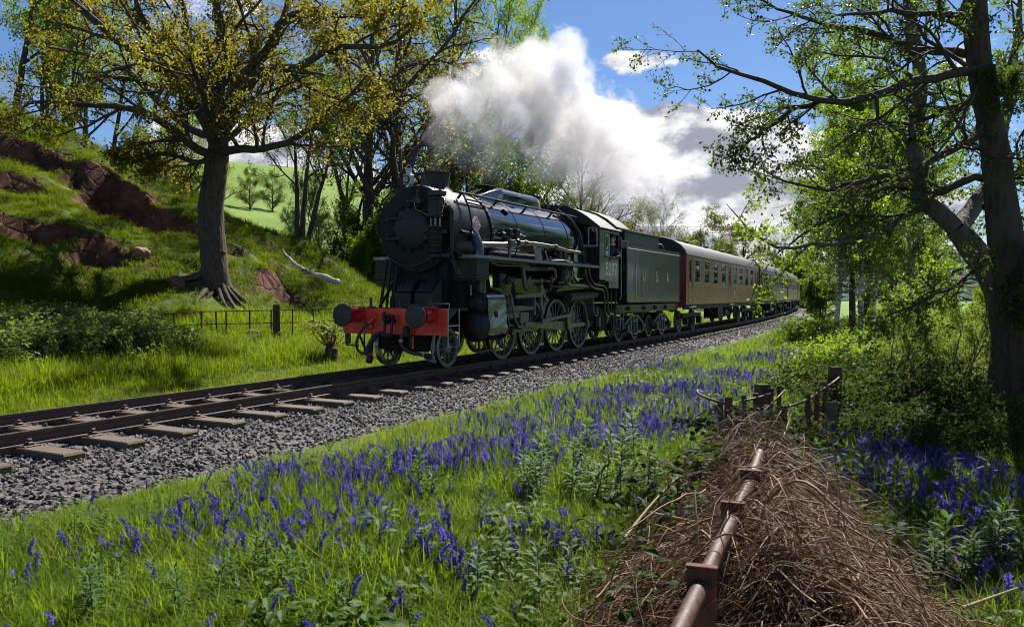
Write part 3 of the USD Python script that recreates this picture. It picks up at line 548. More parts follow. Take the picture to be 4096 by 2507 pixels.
part(L, 'firebox_pipe', MB().tube([(5.3, -1.18, 2.18), (5.42, -1.2, 2.0), (5.55, -1.2, 1.88), (5.75, -1.2, 1.84), (7.1, -1.2, 1.83)], .04, 10), 'black_gloss')
part(L, 'firebox_stays', MB().bar((4.75, -1.1, 2.1), (4.75, -1.1, 1.78), .03, .05).bar((4.75, -1.1, 1.78), (5.5, -1.1, 1.82), .03, .05), 'dark_iron')
part(L, 'sand_valve', MB().tube([(7.75, -1.1, 1.5), (7.75, -1.12, 1.05), (7.85, -1.12, .95), (8.1, -1.12, .95)], .03, 8).cyl((8.05, -1.12, .95), (8.05, -1.12, 1.2), .04, n=8).box((8.2, -1.1, .75), (.12, .12, .3)).cyl((8.35, -1.1, .4), (8.35, -1.1, 1.2), .015, n=6), 'pipe_grey')
part(L, 'trailing_gear', MB().box((8.4, 0, 1.0), (1.4, 1.6, .5)).box((8.9, -.9, .7), (.5, .25, .5)), 'black_matt')
# cab
cab = holder(L, 'cab')
from shapely.geometry import Polygon, box as sbox
side = Polygon([(7.62, 2.02), (8.12, 2.02), (8.12, 1.98), (8.40, 1.98), (8.40, 1.78), (9.32, 1.78), (9.32, 3.56), (7.62, 3.56)]).difference(sbox(8.08, 2.74, 9.26, 3.44))
for sg in (-1, 1):
    p = part(cab, 'side_sheet', MB().prism(side, sg * 1.335, sg * 1.36), 'tender_black')
    rows = [(x, 3.52) for x in np.arange(7.7, 9.3, .075)] + [(x, 2.66) for x in np.arange(7.7, 9.3, .09)] + [(7.66, z) for z in np.arange(2.08, 3.5, .09)] + [(9.28, z) for z in np.arange(1.84, 2.7, .075)] + [(x, 2.08) for x in np.arange(7.75, 8.4, .08)] + [(x, z) for z in (1.96, 1.86) for x in np.arange(8.5, 9.3, .1)] + [(7.9, z) for z in (2.72, 2.6)]
    part(p, 'rivets', rivets(MB(), [(x, sg * 1.36, z) for x, z in rows], (0, sg, 0), .013), 'black_gloss', kind='stuff')
    part(p, 'window_beading', MB().tube([(8.06, sg * 1.365, 2.73), (8.06, sg * 1.365, 3.45), (9.27, sg * 1.365, 3.45), (9.27, sg * 1.365, 2.73)], .014, 6, closed=True), 'plate_edge_grey')
    part(p, 'window_sill', MB().box((8.67, sg * 1.39, 2.725), (1.22, .09, .03)), 'pipe_grey')
    part(cab, 'sliding_window_frame', MB().prism(sbox(8.10, 2.76, 8.54, 3.42).difference(sbox(8.15, 2.82, 8.47, 3.36)), sg * 1.30, sg * 1.33), 'window_frame')
    part(cab, 'window_pane', MB().box((8.31, sg * 1.315, 3.09), (.32, .006, .54), bev=0), 'window_glass')
    part(cab, 'grab_rail', MB().tube([(9.36, sg * 1.38, 3.4), (9.40, sg * 1.40, 3.34), (9.40, sg * 1.40, 1.5), (9.34, sg * 1.38, 1.42)], .018, 8), 'plate_edge_grey')
    mnum, w = letters('5197', .38, 0, 0, 0, False, .006, .62)
    v, f = mnum.mesh(); k = .98 / w; v[:, 0] *= k
    if sg < 0: part(p, 'number', MB().add(v + (8.10, -1.361, 2.17), f), 'number_cream', False, label='cream painted number 5197')
fr = Polygon([(-1.335, 2.02), (1.335, 2.02), (1.335, 3.56), (.9, 3.95), (.4, 4.16), (0, 4.22), (-.4, 4.16), (-.9, 3.95), (-1.335, 3.56)])
bo = Polygon([(1.06 * math.cos(t), BZ + 1.06 * math.sin(t)) for t in np.linspace(0, 2 * PI, 48)]).union(sbox(-1.0, 2.0, 1.0, 3.0))
fr = fr.difference(bo)
for sg in (-1, 1): fr = fr.difference(sbox(min(sg * 1.10, sg * 1.26), 3.05, max(sg * 1.10, sg * 1.26), 3.55))
part(cab, 'front_sheet', MB().prism(fr, 7.62, 7.645, 'yz'), 'black_satin')
for sg in (-1, 1):
    fo = sbox(min(sg * 1.0, sg * 1.30), 3.0, max(sg * 1.0, sg * 1.30), 3.58).difference(sbox(min(sg * 1.03, sg * 1.27), 3.04, max(sg * 1.03, sg * 1.27), 3.54))
    part(cab, 'spectacle_frame', MB().prism(fo, 7.58, 7.615, 'yz'), 'window_frame')
    part(cab, 'spectacle_pane', MB().box((7.60, sg * 1.15, 3.29), (.006, .24, .50), bev=0), 'window_glass')
def roof_sec(x, o=0.0): 
    q = [(-1.42, 3.53), (-1.28, 3.64), (-1.0, 3.86), (-.7, 4.04), (-.36, 4.17), (0, 4.215), (.36, 4.17), (.7, 4.04), (1.0, 3.86), (1.28, 3.64), (1.42, 3.53)]
    up = [(x, y, z + o + .035) for y, z in q]; dn = [(x, y, z + o) for y, z in q][::-1]
    return np.array(up + dn)
part(cab, 'roof', loft([roof_sec(7.45), roof_sec(9.42)]), 'coach_roof', 40)
def roof2(x):
    q = [(-1.36, 3.66), (-1.05, 3.92), (-.7, 4.11), (-.36, 4.23), (0, 4.28), (.36, 4.23), (.7, 4.11), (1.05, 3.92), (1.36, 3.66)]
    return np.array([(x, y, z + .03) for y, z in q] + [(x, y, z) for y, z in q][::-1])
part(cab, 'roof_extension', loft([roof2(9.1), roof2(10.35)]), 'coach_roof', 40)
part(cab, 'cab_floor', MB().box((8.6, 0, 1.95), (1.9, 2.6, .08)), 'black_matt')
part(cab, 'backhead', MB().prism([(-.95, 2.0), (.95, 2.0), (1.0, 3.0), (.7, 3.7), (0, 3.95), (-.7, 3.7), (-1.0, 3.0)], 7.66, 7.95, 'yz'), 'black_matt')
part(cab, 'roof_beading', MB().tube([tuple(p) for p in roof_sec(7.45, .0)[:11]], .022, 6), 'black_satin')
part(cab, 'cab_step', MB().bar((9.05, -1.2, 1.75), (9.05, -1.2, .45), .04, .05).bar((9.45, -1.2, 1.75), (9.45, -1.2, .45), .04, .05).box((9.25, -1.2, .5), (.42, .25, .03)).box((9.25, -1.2, 1.05), (.42, .22, .03)), 'dark_iron')
# front end: buffer beam and what hangs on it
bm = part(L, 'buffer_beam', MB().prism([(-1.32, .735), (1.32, .735), (1.32, 1.285), (-1.32, 1.285)], -.86, -.82, 'yz'), 'beam_red')
bl = MB()
for y in list(np.linspace(-1.24, -.35, 5)) + list(np.linspace(.35, 1.24, 5)): bl.ball((-.868, y, .84), .026, 1, (.6, 1, 1))
for y, z in ((.45, 1.15), (-.45, 1.15), (.45, .93), (-.35, .98), (1.24, 1.02), (-1.24, 1.02), (-1.15, 1.18), (.62, .99), (-1.24, 1.2)): bl.ball((-.868, y, z), .026, 1, (.6, 1, 1))
part(bm, 'bolts', bl, 'beam_red', True, kind='stuff')
for sg in (-1, 1):
    bf = holder(L, 'buffer'); c = (0, sg * .915, 1.14)
    part(bf, 'flange', MB().prism([(sg * .915 - .19, .96), (sg * .915 + .19, .96), (sg * .915 + .19, 1.32), (sg * .915 - .19, 1.32)], -.885, -.862, 'yz'), 'beam_red_gloss')
    part(bf, 'shank', MB().lathe([(.17, -.885), (.155, -.92), (.150, -1.12), (.165, -1.13), (.165, -1.17), (.12, -1.175), (.10, -1.19)], c, (1, 0, 0), 28, False), 'beam_red_gloss')
    part(bf, 'buffer_head', MB().lathe([(.08, -1.16), (.085, -1.33), (.20, -1.36), (.242, -1.375), (.245, -1.395), (.235, -1.41), (.12, -1.425), (.001, -1.43)], c, (1, 0, 0), 40, False), 'dark_iron')
    bb = MB()
    for y, z in ((-.15, .15), (.15, .15), (-.15, -.14), (.15, -.14)): bb.cyl((-.885, sg * .915 + y, 1.14 + z), (-.92, sg * .915 + y, 1.14 + z), .028, n=8)
    part(bf, 'bolts', bb, 'beam_red_gloss')
    part(L, 'footboard_rail', MB().tube([(-.7, sg * 1.28, 1.28), (-.7, sg * 1.28, 1.38), (-.72, sg * .9, 1.39), (-.72, sg * .9, 1.28)], .014, 6), 'plate_edge_grey')
    st = holder(L, 'front_step')
    part(st, 'step_frame', MB().tube([(-.80, sg * 1.31, 1.27), (-.80, sg * 1.31, .50), (-.36, sg * 1.31, .50), (-.36, sg * 1.31, 1.27)], .016, 6).tube([(-.80, sg * 1.31, .93), (-.36, sg * 1.31, .93)], .016, 6), 'window_frame')
    part(st, 'step_back', MB().box((-.86 + .06, sg * 1.24, .66), (.03, .14, .30)), 'dark_iron')
    part(L, 'front_platform', MB().box((-.42, sg * 1.0, 1.27), (.80, .62, .03)).prism([(-.8, 1.25), (-.36, 1.25), (-.8, 1.0)], sg * 1.285, sg * 1.295), 'black_satin')
for y, dz in ((.62, 0), (-.12, 0), (-.88, 0)):
    part(L, 'lamp_iron', MB().box((-.80, y, 1.38), (.025, .06, .24)).box((-.78, y, 1.30), (.10, .16, .04)), 'dark_iron')
hk = MB().tube([(-.86, -.03, 1.02), (-.98, -.03, 1.02), (-1.08, -.01, 1.00), (-1.14, .02, 1.06), (-1.14, .035, 1.16), (-1.10, .02, 1.22)], [.05, .05, .055, .05, .042, .02], 10)
part(L, 'coupling_hook', hk, 'black_satin')
part(L, 'coupling_link', MB().tube([(-1.06, -.12, 1.10), (-1.10, -.12, .72)], .028, 8).tube([(-1.06, .06, 1.02), (-1.10, .06, .72)], .028, 8).cyl((-1.06, -.15, 1.10), (-1.06, .0, 1.13), .05, n=10).cyl((-1.10, -.16, .72), (-1.10, .10, .72), .045, n=10).ball((-1.10, -.12, .72), .05, 1).ball((-1.10, .06, .72), .05, 1), 'black_satin')
def hose(pts, r, ribs=False):
    from scipy.interpolate import CubicSpline
    P = np.array(pts, float); t = np.arange(len(P)); n = 46 if ribs else 20; q = CubicSpline(t, P)(np.linspace(0, len(P) - 1, n))
    return MB().tube(q, r * (1 + (.16 * (np.arange(n) % 2) if ribs else 0)), 10)
h1 = part(L, 'brake_hose', hose([(-.93, .52, 1.02), (-.98, .60, .93), (-1.05, .72, .75), (-1.08, .80, .52), (-1.05, .74, .36), (-1.0, .60, .33)], .030), 'rubber')
part(h1, 'hose_coupling', MB().cyl((-.90, .47, 1.05), (-.96, .57, .96), .04, n=10).cyl((-1.0, .62, .33), (-1.0, .50, .33), .05, n=10), 'beam_red_gloss')
part(L, 'hose_tap', MB().bar((-.95, .70, 1.05), (-.96, .72, .92), .03, .03).bar((-.95, .55, .92), (-.96, .46, .86), .04, .06), 'brass')
part(L, 'ribbed_hose', hose([(-.88, .24, .74), (-.95, .30, .74), (-1.02, .36, .68), (-1.06, .46, .52), (-1.04, .54, .38), (-1.0, .56, .32)], .052, True), 'rubber')
h3 = part(L, 'vacuum_hose', hose([(-1.0, -.42, .78), (-1.02, -.34, .72), (-1.03, -.32, .58), (-1.02, -.42, .44), (-1.0, -.62, .37), (-.98, -.90, .33)], .042), 'rubber')
part(h3, 'hose_end', MB().cyl((-1.0, -.42, .72), (-1.0, -.43, .86), .075, n=12).ball((-1.0, -.43, .86), .075, 2), 'black_satin')
part(h3, 'hose_end', MB().cyl((-.98, -.92, .33), (-.98, -1.02, .30), .06, n=10), 'black_satin')
part(h3, 'hose_clip', MB().cyl((-1.03, -.315, .64), (-1.03, -.315, .60), .046, n=12).cyl((-.98, -.84, .345), (-.98, -.87, .340), .046, n=12), 'window_frame')
part(L, 'brake_tap', MB().bar((-.90, -.50, 1.0), (-.92, -.55, .76), .03, .02).cyl((-.92, -.53, .70), (-.92, -.53, .45), .03, n=8), 'beam_red_gloss')
part(L, 'steam_cock', MB().cyl((-.95, -.5, .72), (-.95, -.5, .5), .04, n=8).cyl((-.95, -.5, .5), (-.95, -.5, .46), .025, n=8), 'black_satin')
part(L, 'left_step_hanger', MB().tube([(-.8, 1.28, .74), (-.8, 1.28, .48), (-.8, .95, .47)], .02, 6).bar((-.8, .95, .74), (-.75, .82, .40), .03, .05).bar((-.8, .80, .74), (-.8, .80, .3), .03, .04), 'black_satin')
part(L, 'guard_iron', MB().bar((-.55, .75, .75), (-.62, .77, .25), .05, .08).bar((-.62, .77, .25), (-.70, .77, .10), .12, .10), 'dark_iron')
part(L, 'guard_iron', MB().bar((-.45, -.75, .75), (-.55, -.77, .30), .05, .06).bar((-.55, -.77, .30), (-.62, -.77, .16), .10, .10).bar((-.62, -.9, .18), (-.62, -.62, .26), .05, .06), 'plate_edge_grey')
part(L, 'pony_truck', MB().box((.0, 0, .62), (1.1, 1.1, .22)).box((-.45, 0, .50), (.12, 1.2, .2)).cyl((-.3, -.5, .4), (-.3, .5, .4), .06, n=10).cyl((-.5, .15, .5), (-.5, .15, .3), .09, n=12).ball((-.55, .1, .62), .07, 1).ball((-.55, -.1, .55), .06, 1).cyl((-.6, -.1, .62), (-.55, .35, .58), .03, n=8).bar((1.0, 0, .55), (0, 0, .6), .3, .15), 'black_matt')
for y in (.0, -.52):
    sbx = part(L, 'tool_box', loft([np.array([(-.52, y + a, b) for a, b in ((-.21, 1.30), (.21, 1.30), (.21, 1.60), (-.21, 1.60))]), np.array([(-.12, y + a * 1.0, b) for a, b in ((-.21, 1.30), (.21, 1.30), (.21, 1.92), (-.21, 1.92))])]), 'black_satin', 20)
    part(sbx, 'lid', MB().bar((-.50, y, 1.635), (-.17, y, 1.905), .38, .02).cyl((-.34, y + .12, 1.80), (-.20, y + .12, 1.92), .012, n=6).cyl((-.34, y - .12, 1.80), (-.20, y - .12, 1.92), .012, n=6), 'smokebox_grey')
part(L, 'front_post', MB().cyl((-.30, .74, 1.28), (-.05, .74, 2.36), .035, n=8).cyl((-.30, .58, 1.28), (-.12, .58, 2.30), .03, n=8).cyl((-.32, .40, 1.28), (-.1, .44, 2.2), .03, n=8), 'black_satin')
part(L, 'front_deck', MB().box((-.30, 0, 1.25), (1.0, 2.4, .05)), 'black_matt')
# lantern on its bracket, a thing of its own
lam = thing('oil_lamp', 'small white oil lamp on the bracket at the top of the smokebox', 'lamp', O0 + D0 * -.13 - N0 * .10 + np.array([0, 0, 3.95]), LRZ)
part(lam, 'case', MB().box((0, 0, .12), (.17, .19, .22), bev=.015), 'lamp_white')
part(lam, 'lens', MB().lathe([(.075, 0), (.075, -.03), (.05, -.05), (.001, -.055)], (-.085, 0, .11), (1, 0, 0), 20, False), 'lens_grey', True)
part(lam, 'lens_rim', MB().lathe([(.072, 0), (.09, 0), (.09, -.035), (.072, -.035)], (-.085, 0, .11), (1, 0, 0), 20, False), 'black_satin')
part(lam, 'vent_cap', MB().lathe([(.07, .23), (.055, .26), (.055, .33), (.07, .335), (.06, .35), (.001, .36)], (0, 0, 0), (0, 0, 1), 16, False), 'lamp_white')
part(lam, 'carrying_handle', MB().tube([(0, -.06, .30), (0, -.055, .40), (0, -.02, .44), (0, .02, .44), (0, .055, .40), (0, .06, .30)], .010, 6), 'window_frame')

# ---------------------------------------------------------------- tender
T = thing('locomotive_tender', 'black riveted tender lettered U S A behind the locomotive cab', 'tender', LOC, LRZ)
tk = part(T, 'tank', MB().box((13.26, 0, 2.205), (6.22, 2.70, 1.75), bev=.02), 'tender_black', 20)
part(tk, 'side_flare', MB().prism([(10.16, 3.081), (16.36, 3.081), (16.36, 3.25), (10.16, 3.16)], -1.345, -1.325).prism([(10.16, 3.081), (16.36, 3.081), (16.36, 3.25), (10.16, 3.16)], 1.325, 1.345), 'tender_black')
part(tk, 'beading', MB().tube([(10.14, -1.355, 3.07), (16.38, -1.355, 3.09)], .022, 8).tube([(10.14, -1.36, 1.34), (16.38, -1.36, 1.34)], .03, 8).tube([(16.38, -1.355, 3.09), (16.38, -1.355, 1.34)], .018, 8), 'pipe_grey')
for x in (10.92, 11.62, 12.30, 13.02, 13.72, 14.42, 15.10, 15.78):
    part(tk, 'rivet_row', rivets(MB(), [(x, -1.351, z) for z in np.arange(1.42, 3.05, .085)], (0, -1, 0), .017), 'tender_black', kind='stuff')
for t, x in (('U', 11.78), ('S', 13.26), ('A', 14.60)):
    m, w = letters(t, .36, 0, 0, 0, False, .006, .8); v, f = m.mesh()
    part(tk, 'letter', MB().add(v + (x, -1.351, 2.05), f), 'letter_green', False)
part(T, 'coal_bunker', MB().prism(sbox(11.0, 3.05, 14.86, 3.74), -.96, -.92).prism(sbox(11.0, 3.05, 14.86, 3.74), .92, .96).box((10.98, 0, 3.38), (.04, 1.9, .76)).box((14.86, 0, 3.42), (.04, 1.9, .70)), 'smokebox_grey')
part(T, 'bunker_rim', MB().bar((10.96, -.97, 3.73), (14.9, -.97, 3.76), .06, .05).bar((10.96, .97, 3.73), (14.9, .97, 3.76), .06, .05), 'dark_iron')
part(T, 'rivets', rivets(MB(), [(x, -.962, z) for z in (3.68,) for x in np.arange(11.1, 14.8, .09)] + [(14.0, -.962, z) for z in (3.55, 3.42, 3.3, 3.18)], (0, -1, 0), .013), 'dark_iron', kind='stuff')
part(T, 'coal', loft([np.array([(11.1, y, z) for y, z in ((-.9, 3.1), (.9, 3.1), (.9, 3.6), (0, 3.66), (-.9, 3.6))]), np.array([(14.8, y, z) for y, z in ((-.9, 3.1), (.9, 3.1), (.9, 3.64), (0, 3.72), (-.9, 3.64))])]), 'coal', 20)
part(T, 'water_filler', MB().lathe([(.3, 0), (.3, .22), (.33, .23), (.33, .27), (.001, .30)], (15.6, 0, 3.08), (0, 0, 1), 24, False), 'black_satin')
part(T, 'rear_handrail', MB().tube([(14.9, -.9, 3.5), (15.4, -.9, 3.52), (15.7, -.9, 3.45), (15.78, -.9, 3.2), (15.78, -.9, 3.08)], .022, 8), 'plate_edge_grey')
part(T, 'front_handrail', MB().tube([(10.02, -1.38, 3.3), (9.98, -1.4, 3.22), (9.98, -1.4, 1.6)], .02, 8).tube([(9.98, -1.39, 3.27), (10.2, -1.3, 3.27)], .018, 8).tube([(10.2, -1.32, 3.2), (10.5, -1.32, 3.1)], .014, 6), 'plate_edge_grey')
part(T, 'front_bulkhead', MB().box((10.6, 0, 3.2), (.9, 2.3, .3)), 'black_satin')
fr_ = part(T, 'underframe', MB().box((13.0, -1.18, 1.12), (6.9, .06, .27)).box((13.0, 1.18, 1.12), (6.9, .06, .27)).box((13.0, 0, 1.2), (6.9, 2.3, .12)).box((13.0, 0, 1.0), (6.0, .5, .25)), 'black_satin')
for x in (10.6, 12.3, 13.6, 14.9): part(fr_, 'bracket', MB().box((x, -1.23, 1.12), (.14, .06, .14)).cyl((x, -1.26, 1.12), (x, -1.30, 1.12), .04, n=8), 'dark_iron')
part(T, 'rear_beam', MB().box((16.44, 0, 1.12), (.05, 2.5, .34)), 'beam_red')
for sg in (-1, 1):
    part(T, 'rear_buffer', MB().lathe([(.13, 0), (.13, .35), (.06, .36), (.06, .5), (.2, .53), (.24, .55), (.23, .57), (.001, .59)], (16.46, sg * .9, 1.12), (1, 0, 0), 28, False), 'black_matt')
part(T, 'step_ladder', MB().tube([(9.75, -1.25, 1.2), (9.75, -1.25, .45), (10.05, -1.25, .45), (10.05, -1.25, 1.2)], .016, 6).tube([(9.75, -1.25, .8), (10.05, -1.25, .8)], .014, 6), 'plate_edge_grey')
for x in (10.86, 12.50, 14.15, 15.80):
    for sg in (-1, 1): spoked_wheel(T, 'tender_wheel', x, sg * .745, .43, 9, sg, .11, None, .3 + x)
    part(T, 'axle', MB().cyl((x, -1.0, .43), (x, 1.0, .43), .07, n=12), 'dark_iron')
for x0 in (11.68, 14.97):
    for sg in (-1, 1):
        bg = holder(T, 'bogie_frame'); y = sg * 1.04
        part(bg, 'arch_bar', MB().bar((x0 - 1.02, y, .56), (x0 - .36, y, .86), .10, .05).bar((x0 - .38, y, .87), (x0 + .38, y, .87), .10, .05).bar((x0 + .36, y, .86), (x0 + 1.02, y, .56), .10, .05).bar((x0 - 1.02, y, .50), (x0 - .30, y, .26), .10, .05).bar((x0 - .32, y, .25), (x0 + .32, y, .25), .10, .05).bar((x0 + .30, y, .26), (x0 + 1.02, y, .50), .10, .05).bar((x0 - .36, y, .86), (x0 - .28, y, .28), .10, .05).bar((x0 + .36, y, .86), (x0 + .28, y, .28), .10, .05), 'plate_edge_grey')
        for dx in (-.82, .82): part(bg, 'axle_box', MB().box((x0 + dx, y, .44), (.26, .2, .28)).box((x0 + dx, y + sg * .11, .44), (.18, .03, .18)), 'dark_iron')
        for dx in (-.14, .14):
            a = np.linspace(0, 2 * PI * 4, 49)
            part(bg, 'coil_spring', MB().tube(np.column_stack([x0 + dx + .085 * np.cos(a), y + .085 * np.sin(a), np.linspace(.30, .58, 49)]), .022, 6), 'black_gloss', True)
        part(bg, 'bolster', MB().box((x0, y, .70), (.52, .14, .16)), 'dark_iron')

# ---------------------------------------------------------------- coaches on the curve
def build_coach(path):
    """a coach 19.3 m long about its own middle, near side y < 0"""
    HL = 9.66; W = 1.36
    z0, ze = 1.18, 3.22
    rf = [(-W - .01, ze), (-1.30, 3.40), (-1.12, 3.62), (-.80, 3.82), (-.40, 3.94), (0, 3.98), (.40, 3.94), (.80, 3.82), (1.12, 3.62), (1.30, 3.40), (W + .01, ze)]
    # windows of one side: (x0, x1, z0, z1, has top-light), doors
    wins = []; x = -HL + 1.55
    for k in range(4): wins.append((x, x + 1.08, 2.10, 3.08)); x += 1.98
    x = .95
    for k in range(4): wins.append((x, x + 1.08, 2.10, 3.08)); x += 1.90
    doors = [(-HL + .42, -HL + 1.06), (-.42, .30), (HL - 1.35, HL - .75)]
    dw = [(a + .12, b - .12, 2.14, 3.02) for a, b in doors] + [(HL - .55, HL - .2, 2.14, 3.0)]
    prof = [(-W, z0 - .02), (-W + .06, z0 - .12)]
    for sg in (-1, 1):
        body = sbox(-HL, z0, HL, ze)
        for a, b, c, d in wins + dw: body = body.difference(sbox(a, c, b, d))
        sp = part(path, 'side_panel', MB().prism(body, sg * (W - .05), sg * W), 'coach_maroon')
        for a, b, c, d in wins:
            p = part(sp, 'window', MB().prism(sbox(a - .03, c - .03, b + .03, d + .03).difference(sbox(a + .02, c + .02, b - .02, d - .02)), sg * (W + .008), sg * (W - .02)).bar((a, sg * (W - .008), 2.72), (b, sg * (W - .008), 2.72), .03, .045), 'window_frame', False)
            part(sp, 'pane', MB().box(((a + b) / 2, sg * (W - .025), (c + d) / 2), (b - a, .006, d - c), bev=0), 'window_glass')
        for a, b, c, d in dw: part(sp, 'pane', MB().box(((a + b) / 2, sg * (W - .025), (c + d) / 2), (b - a, .006, d - c), bev=0), 'window_glass')
        for a, b in doors:
            part(sp, 'door', MB().prism(sbox(a, z0 + .06, b, 3.14).difference(sbox(a + .012, z0 + .072, b - .012, 3.128)), sg * (W + .004), sg * W), 'curtain_dark', False)
            hd = MB().bar((b - .08, sg * (W + .03), 1.98), (b - .20, sg * (W + .03), 1.98), .03, .03)
            for z in (1.35, 2.0, 3.0): hd.box((a, sg * (W + .015), z), (.10, .04, .07))
            part(sp, 'door_handle', hd.tube([(b + .14, sg * W, 1.95), (b + .14, sg * (W + .05), 2.0), (b + .14, sg * (W + .05), 2.2), (b + .14, sg * W, 2.25)], .014, 6), 'window_frame')
            part(sp, 'door_step', MB().box(((a + b) / 2, sg * (W + .06), 1.08), (1.0, .20, .035)), 'plate_edge_grey')
        part(sp, 'waist_line', MB().box((0, sg * (W + .002), 1.98), (2 * HL, .004, .018), bev=0).box((0, sg * (W + .002), 3.16), (2 * HL, .004, .012), bev=0), 'lining_gold', False)
        part(sp, 'gutter', MB().box((0, sg * (W + .015), ze + .005), (2 * HL, .04, .035)), 'coach_roof')
        q = np.linspace(0, 2 * PI, 20)[:-1]
        part(sp, 'crest', MB().prism(Polygon([(1.35 + .17 * math.cos(t), 1.62 + .17 * math.sin(t)) for t in q]).difference(Polygon([(1.35 + .12 * math.cos(t), 1.62 + .12 * math.sin(t)) for t in q])), sg * (W + .006), sg * W), 'number_cream', False)
    def sec(x): return np.array([(x, y, z) for y, z in rf] + [(x, y * .97, z - .05) for y, z in rf[::-1]])
    r = part(path, 'roof', loft([sec(-HL - .04), sec(HL + .04)]), 'coach_roof', 40)
    for k, x in enumerate(np.linspace(-HL + 1.4, HL - 1.4, 9)):
        part(r, 'roof_vent', MB().lathe([(.13, 0), (.16, .05), (.12, .10), (.001, .12)], (x, -.55 if k % 2 else .3, 3.90 if k % 2 else 3.94), (0, 0, 1), 12, False), 'coach_roof')
    ew = [(-W, z0 - .1)] + [(y, z - .02) for y, z in rf] + [(W, z0 - .1)]
    for x in (-HL - .03, HL): part(path, 'end_wall', MB().prism(ew, x, x + .03, 'yz'), 'coach_end')
    part(path, 'gangway', MB().box((-HL - .25, 0, 2.3), (.46, 1.1, 2.2)).box((HL + .25, 0, 2.3), (.46, 1.1, 2.2)), 'black_matt')
    part(path, 'end_beading', MB().tube([(-HL - .04, y, z) for y, z in rf], .03, 6), 'coach_roof')
    part(path, 'floor', MB().box((0, 0, 1.16), (2 * HL, 2.6, .08)), 'curtain_dark')
    part(path, 'partition', MB().box((-HL + 1.3, 0, 2.2), (.04, 2.6, 2.0)).box((.0, 0, 2.2), (.04, .9, 2.0)).box((HL - 1.6, 0, 2.2), (.04, 2.6, 2.0)), 'curtain_dark')
    for k in range(9):
        for sg in (-1, 1):
            part(path, 'seat', MB().box((-7.6 + k * 1.85, sg * .8, 1.9), (.16, .95, 1.15)).box((-7.6 + k * 1.85, sg * .8, 1.55), (.9, .95, .16)), 'seat_red')
    part(path, 'sole_bar', MB().box((0, -1.24, 1.07), (2 * HL, .08, .20)).box((0, 1.24, 1.07), (2 * HL, .08, .20)), 'black_matt')
    part(path, 'truss', MB().bar((-3.6, -1.0, .95), (-2.2, -1.0, .55), .08, .08).bar((-2.2, -1.0, .55), (2.2, -1.0, .55), .08, .08).bar((2.2, -1.0, .55), (3.6, -1.0, .95), .08, .08), 'black_matt')
    part(path, 'battery_box', MB().box((-1.6, -.85, .70), (1.3, .7, .55)), 'black_matt')
    part(path, 'brake_cylinder', MB().lathe([(.001, 0), (.27, .05), (.28, .6), (.001, .66)], (1.0, -.7, .68), (1, 0, 0), 20, False), 'dark_iron')
    part(path, 'dynamo', MB().lathe([(.001, 0), (.2, .05), (.2, .5), (.001, .55)], (3.2, -.5, .6), (1, 0, 0), 16, False), 'black_matt')
    for x in (-HL - .08, HL + .08):
        for sg in (-1, 1): part(path, 'buffer', MB().lathe([(.12, 0), (.12, .4), (.22, .42), (.22, .46), (.001, .47)], (x, sg * .9, 1.1), (math.copysign(1, x), 0, 0), 20, False), 'black_matt')
    for x0 in (-HL + 2.4, HL - 2.4):
        for x in (x0 - 1.3, x0 + 1.3):
            for sg in (-1, 1):
                c = (x, sg * .745, .46)
                part(path, 'wheel', MB().lathe([(.38, -.07), (.485, -.07), (.485, -.045), (.46, -.035), (.455, .065), (.40, .065), (.34, .0), (.15, .0), (.12, .08), (.001, .08)], c, (0, sg, 0), 28, False), 'wheel_rim')
        for sg in (-1, 1):
            y = sg * 1.02; bg = part(path, 'bogie_frame', MB().bar((x0 - 1.75, y, .72), (x0 + 1.75, y, .72), .10, .16).bar((x0 - .5, y, .72), (x0 - .3, y, .32), .10, .10).bar((x0 + .5, y, .72), (x0 + .3, y, .32), .10, .10).bar((x0 - .35, y, .30), (x0 + .35, y, .30), .14, .08), 'black_matt')
            for dx in (-1.3, 1.3): part(bg, 'axle_box', MB().box((x0 + dx, y + sg * .05, .46), (.28, .2, .3)).bar((x0 + dx - .45, y, .62), (x0 + dx + .45, y, .62), .08, .07), 'black_matt')
            a = np.linspace(0, 2 * PI * 4, 37)
            for dx in (-.15, .15): part(bg, 'coil_spring', MB().tube(np.column_stack([x0 + dx + .09 * np.cos(a), y + .09 * np.sin(a), np.linspace(.34, .64, 37)]), .024, 5), 'black_satin', True)
build_coach('/World/kinds_coach') if proto_class('coach') else None
COACH0 = 16.98 + .55
for k, lab in enumerate(('nearest maroon passenger coach with grey roof, coupled to the tender', 'maroon coach coupled behind the first coach, second of the train', 'third maroon coach of the train, on the bend behind the second', 'last maroon coach in view, at the far end of the bend')):
    s = COACH0 + 9.7 + k * 20.15
    (P0_, A0_), (P1_, A1_) = track(s - 7.2), track(s + 7.2); mid = (P0_ + P1_) / 2; dr = P1_ - P0_
    copy_of('/World/kinds_coach', 'passenger_coach', lab, 'coach', mid, math.degrees(math.atan2(dr[1], dr[0])), group='coaches of the train')

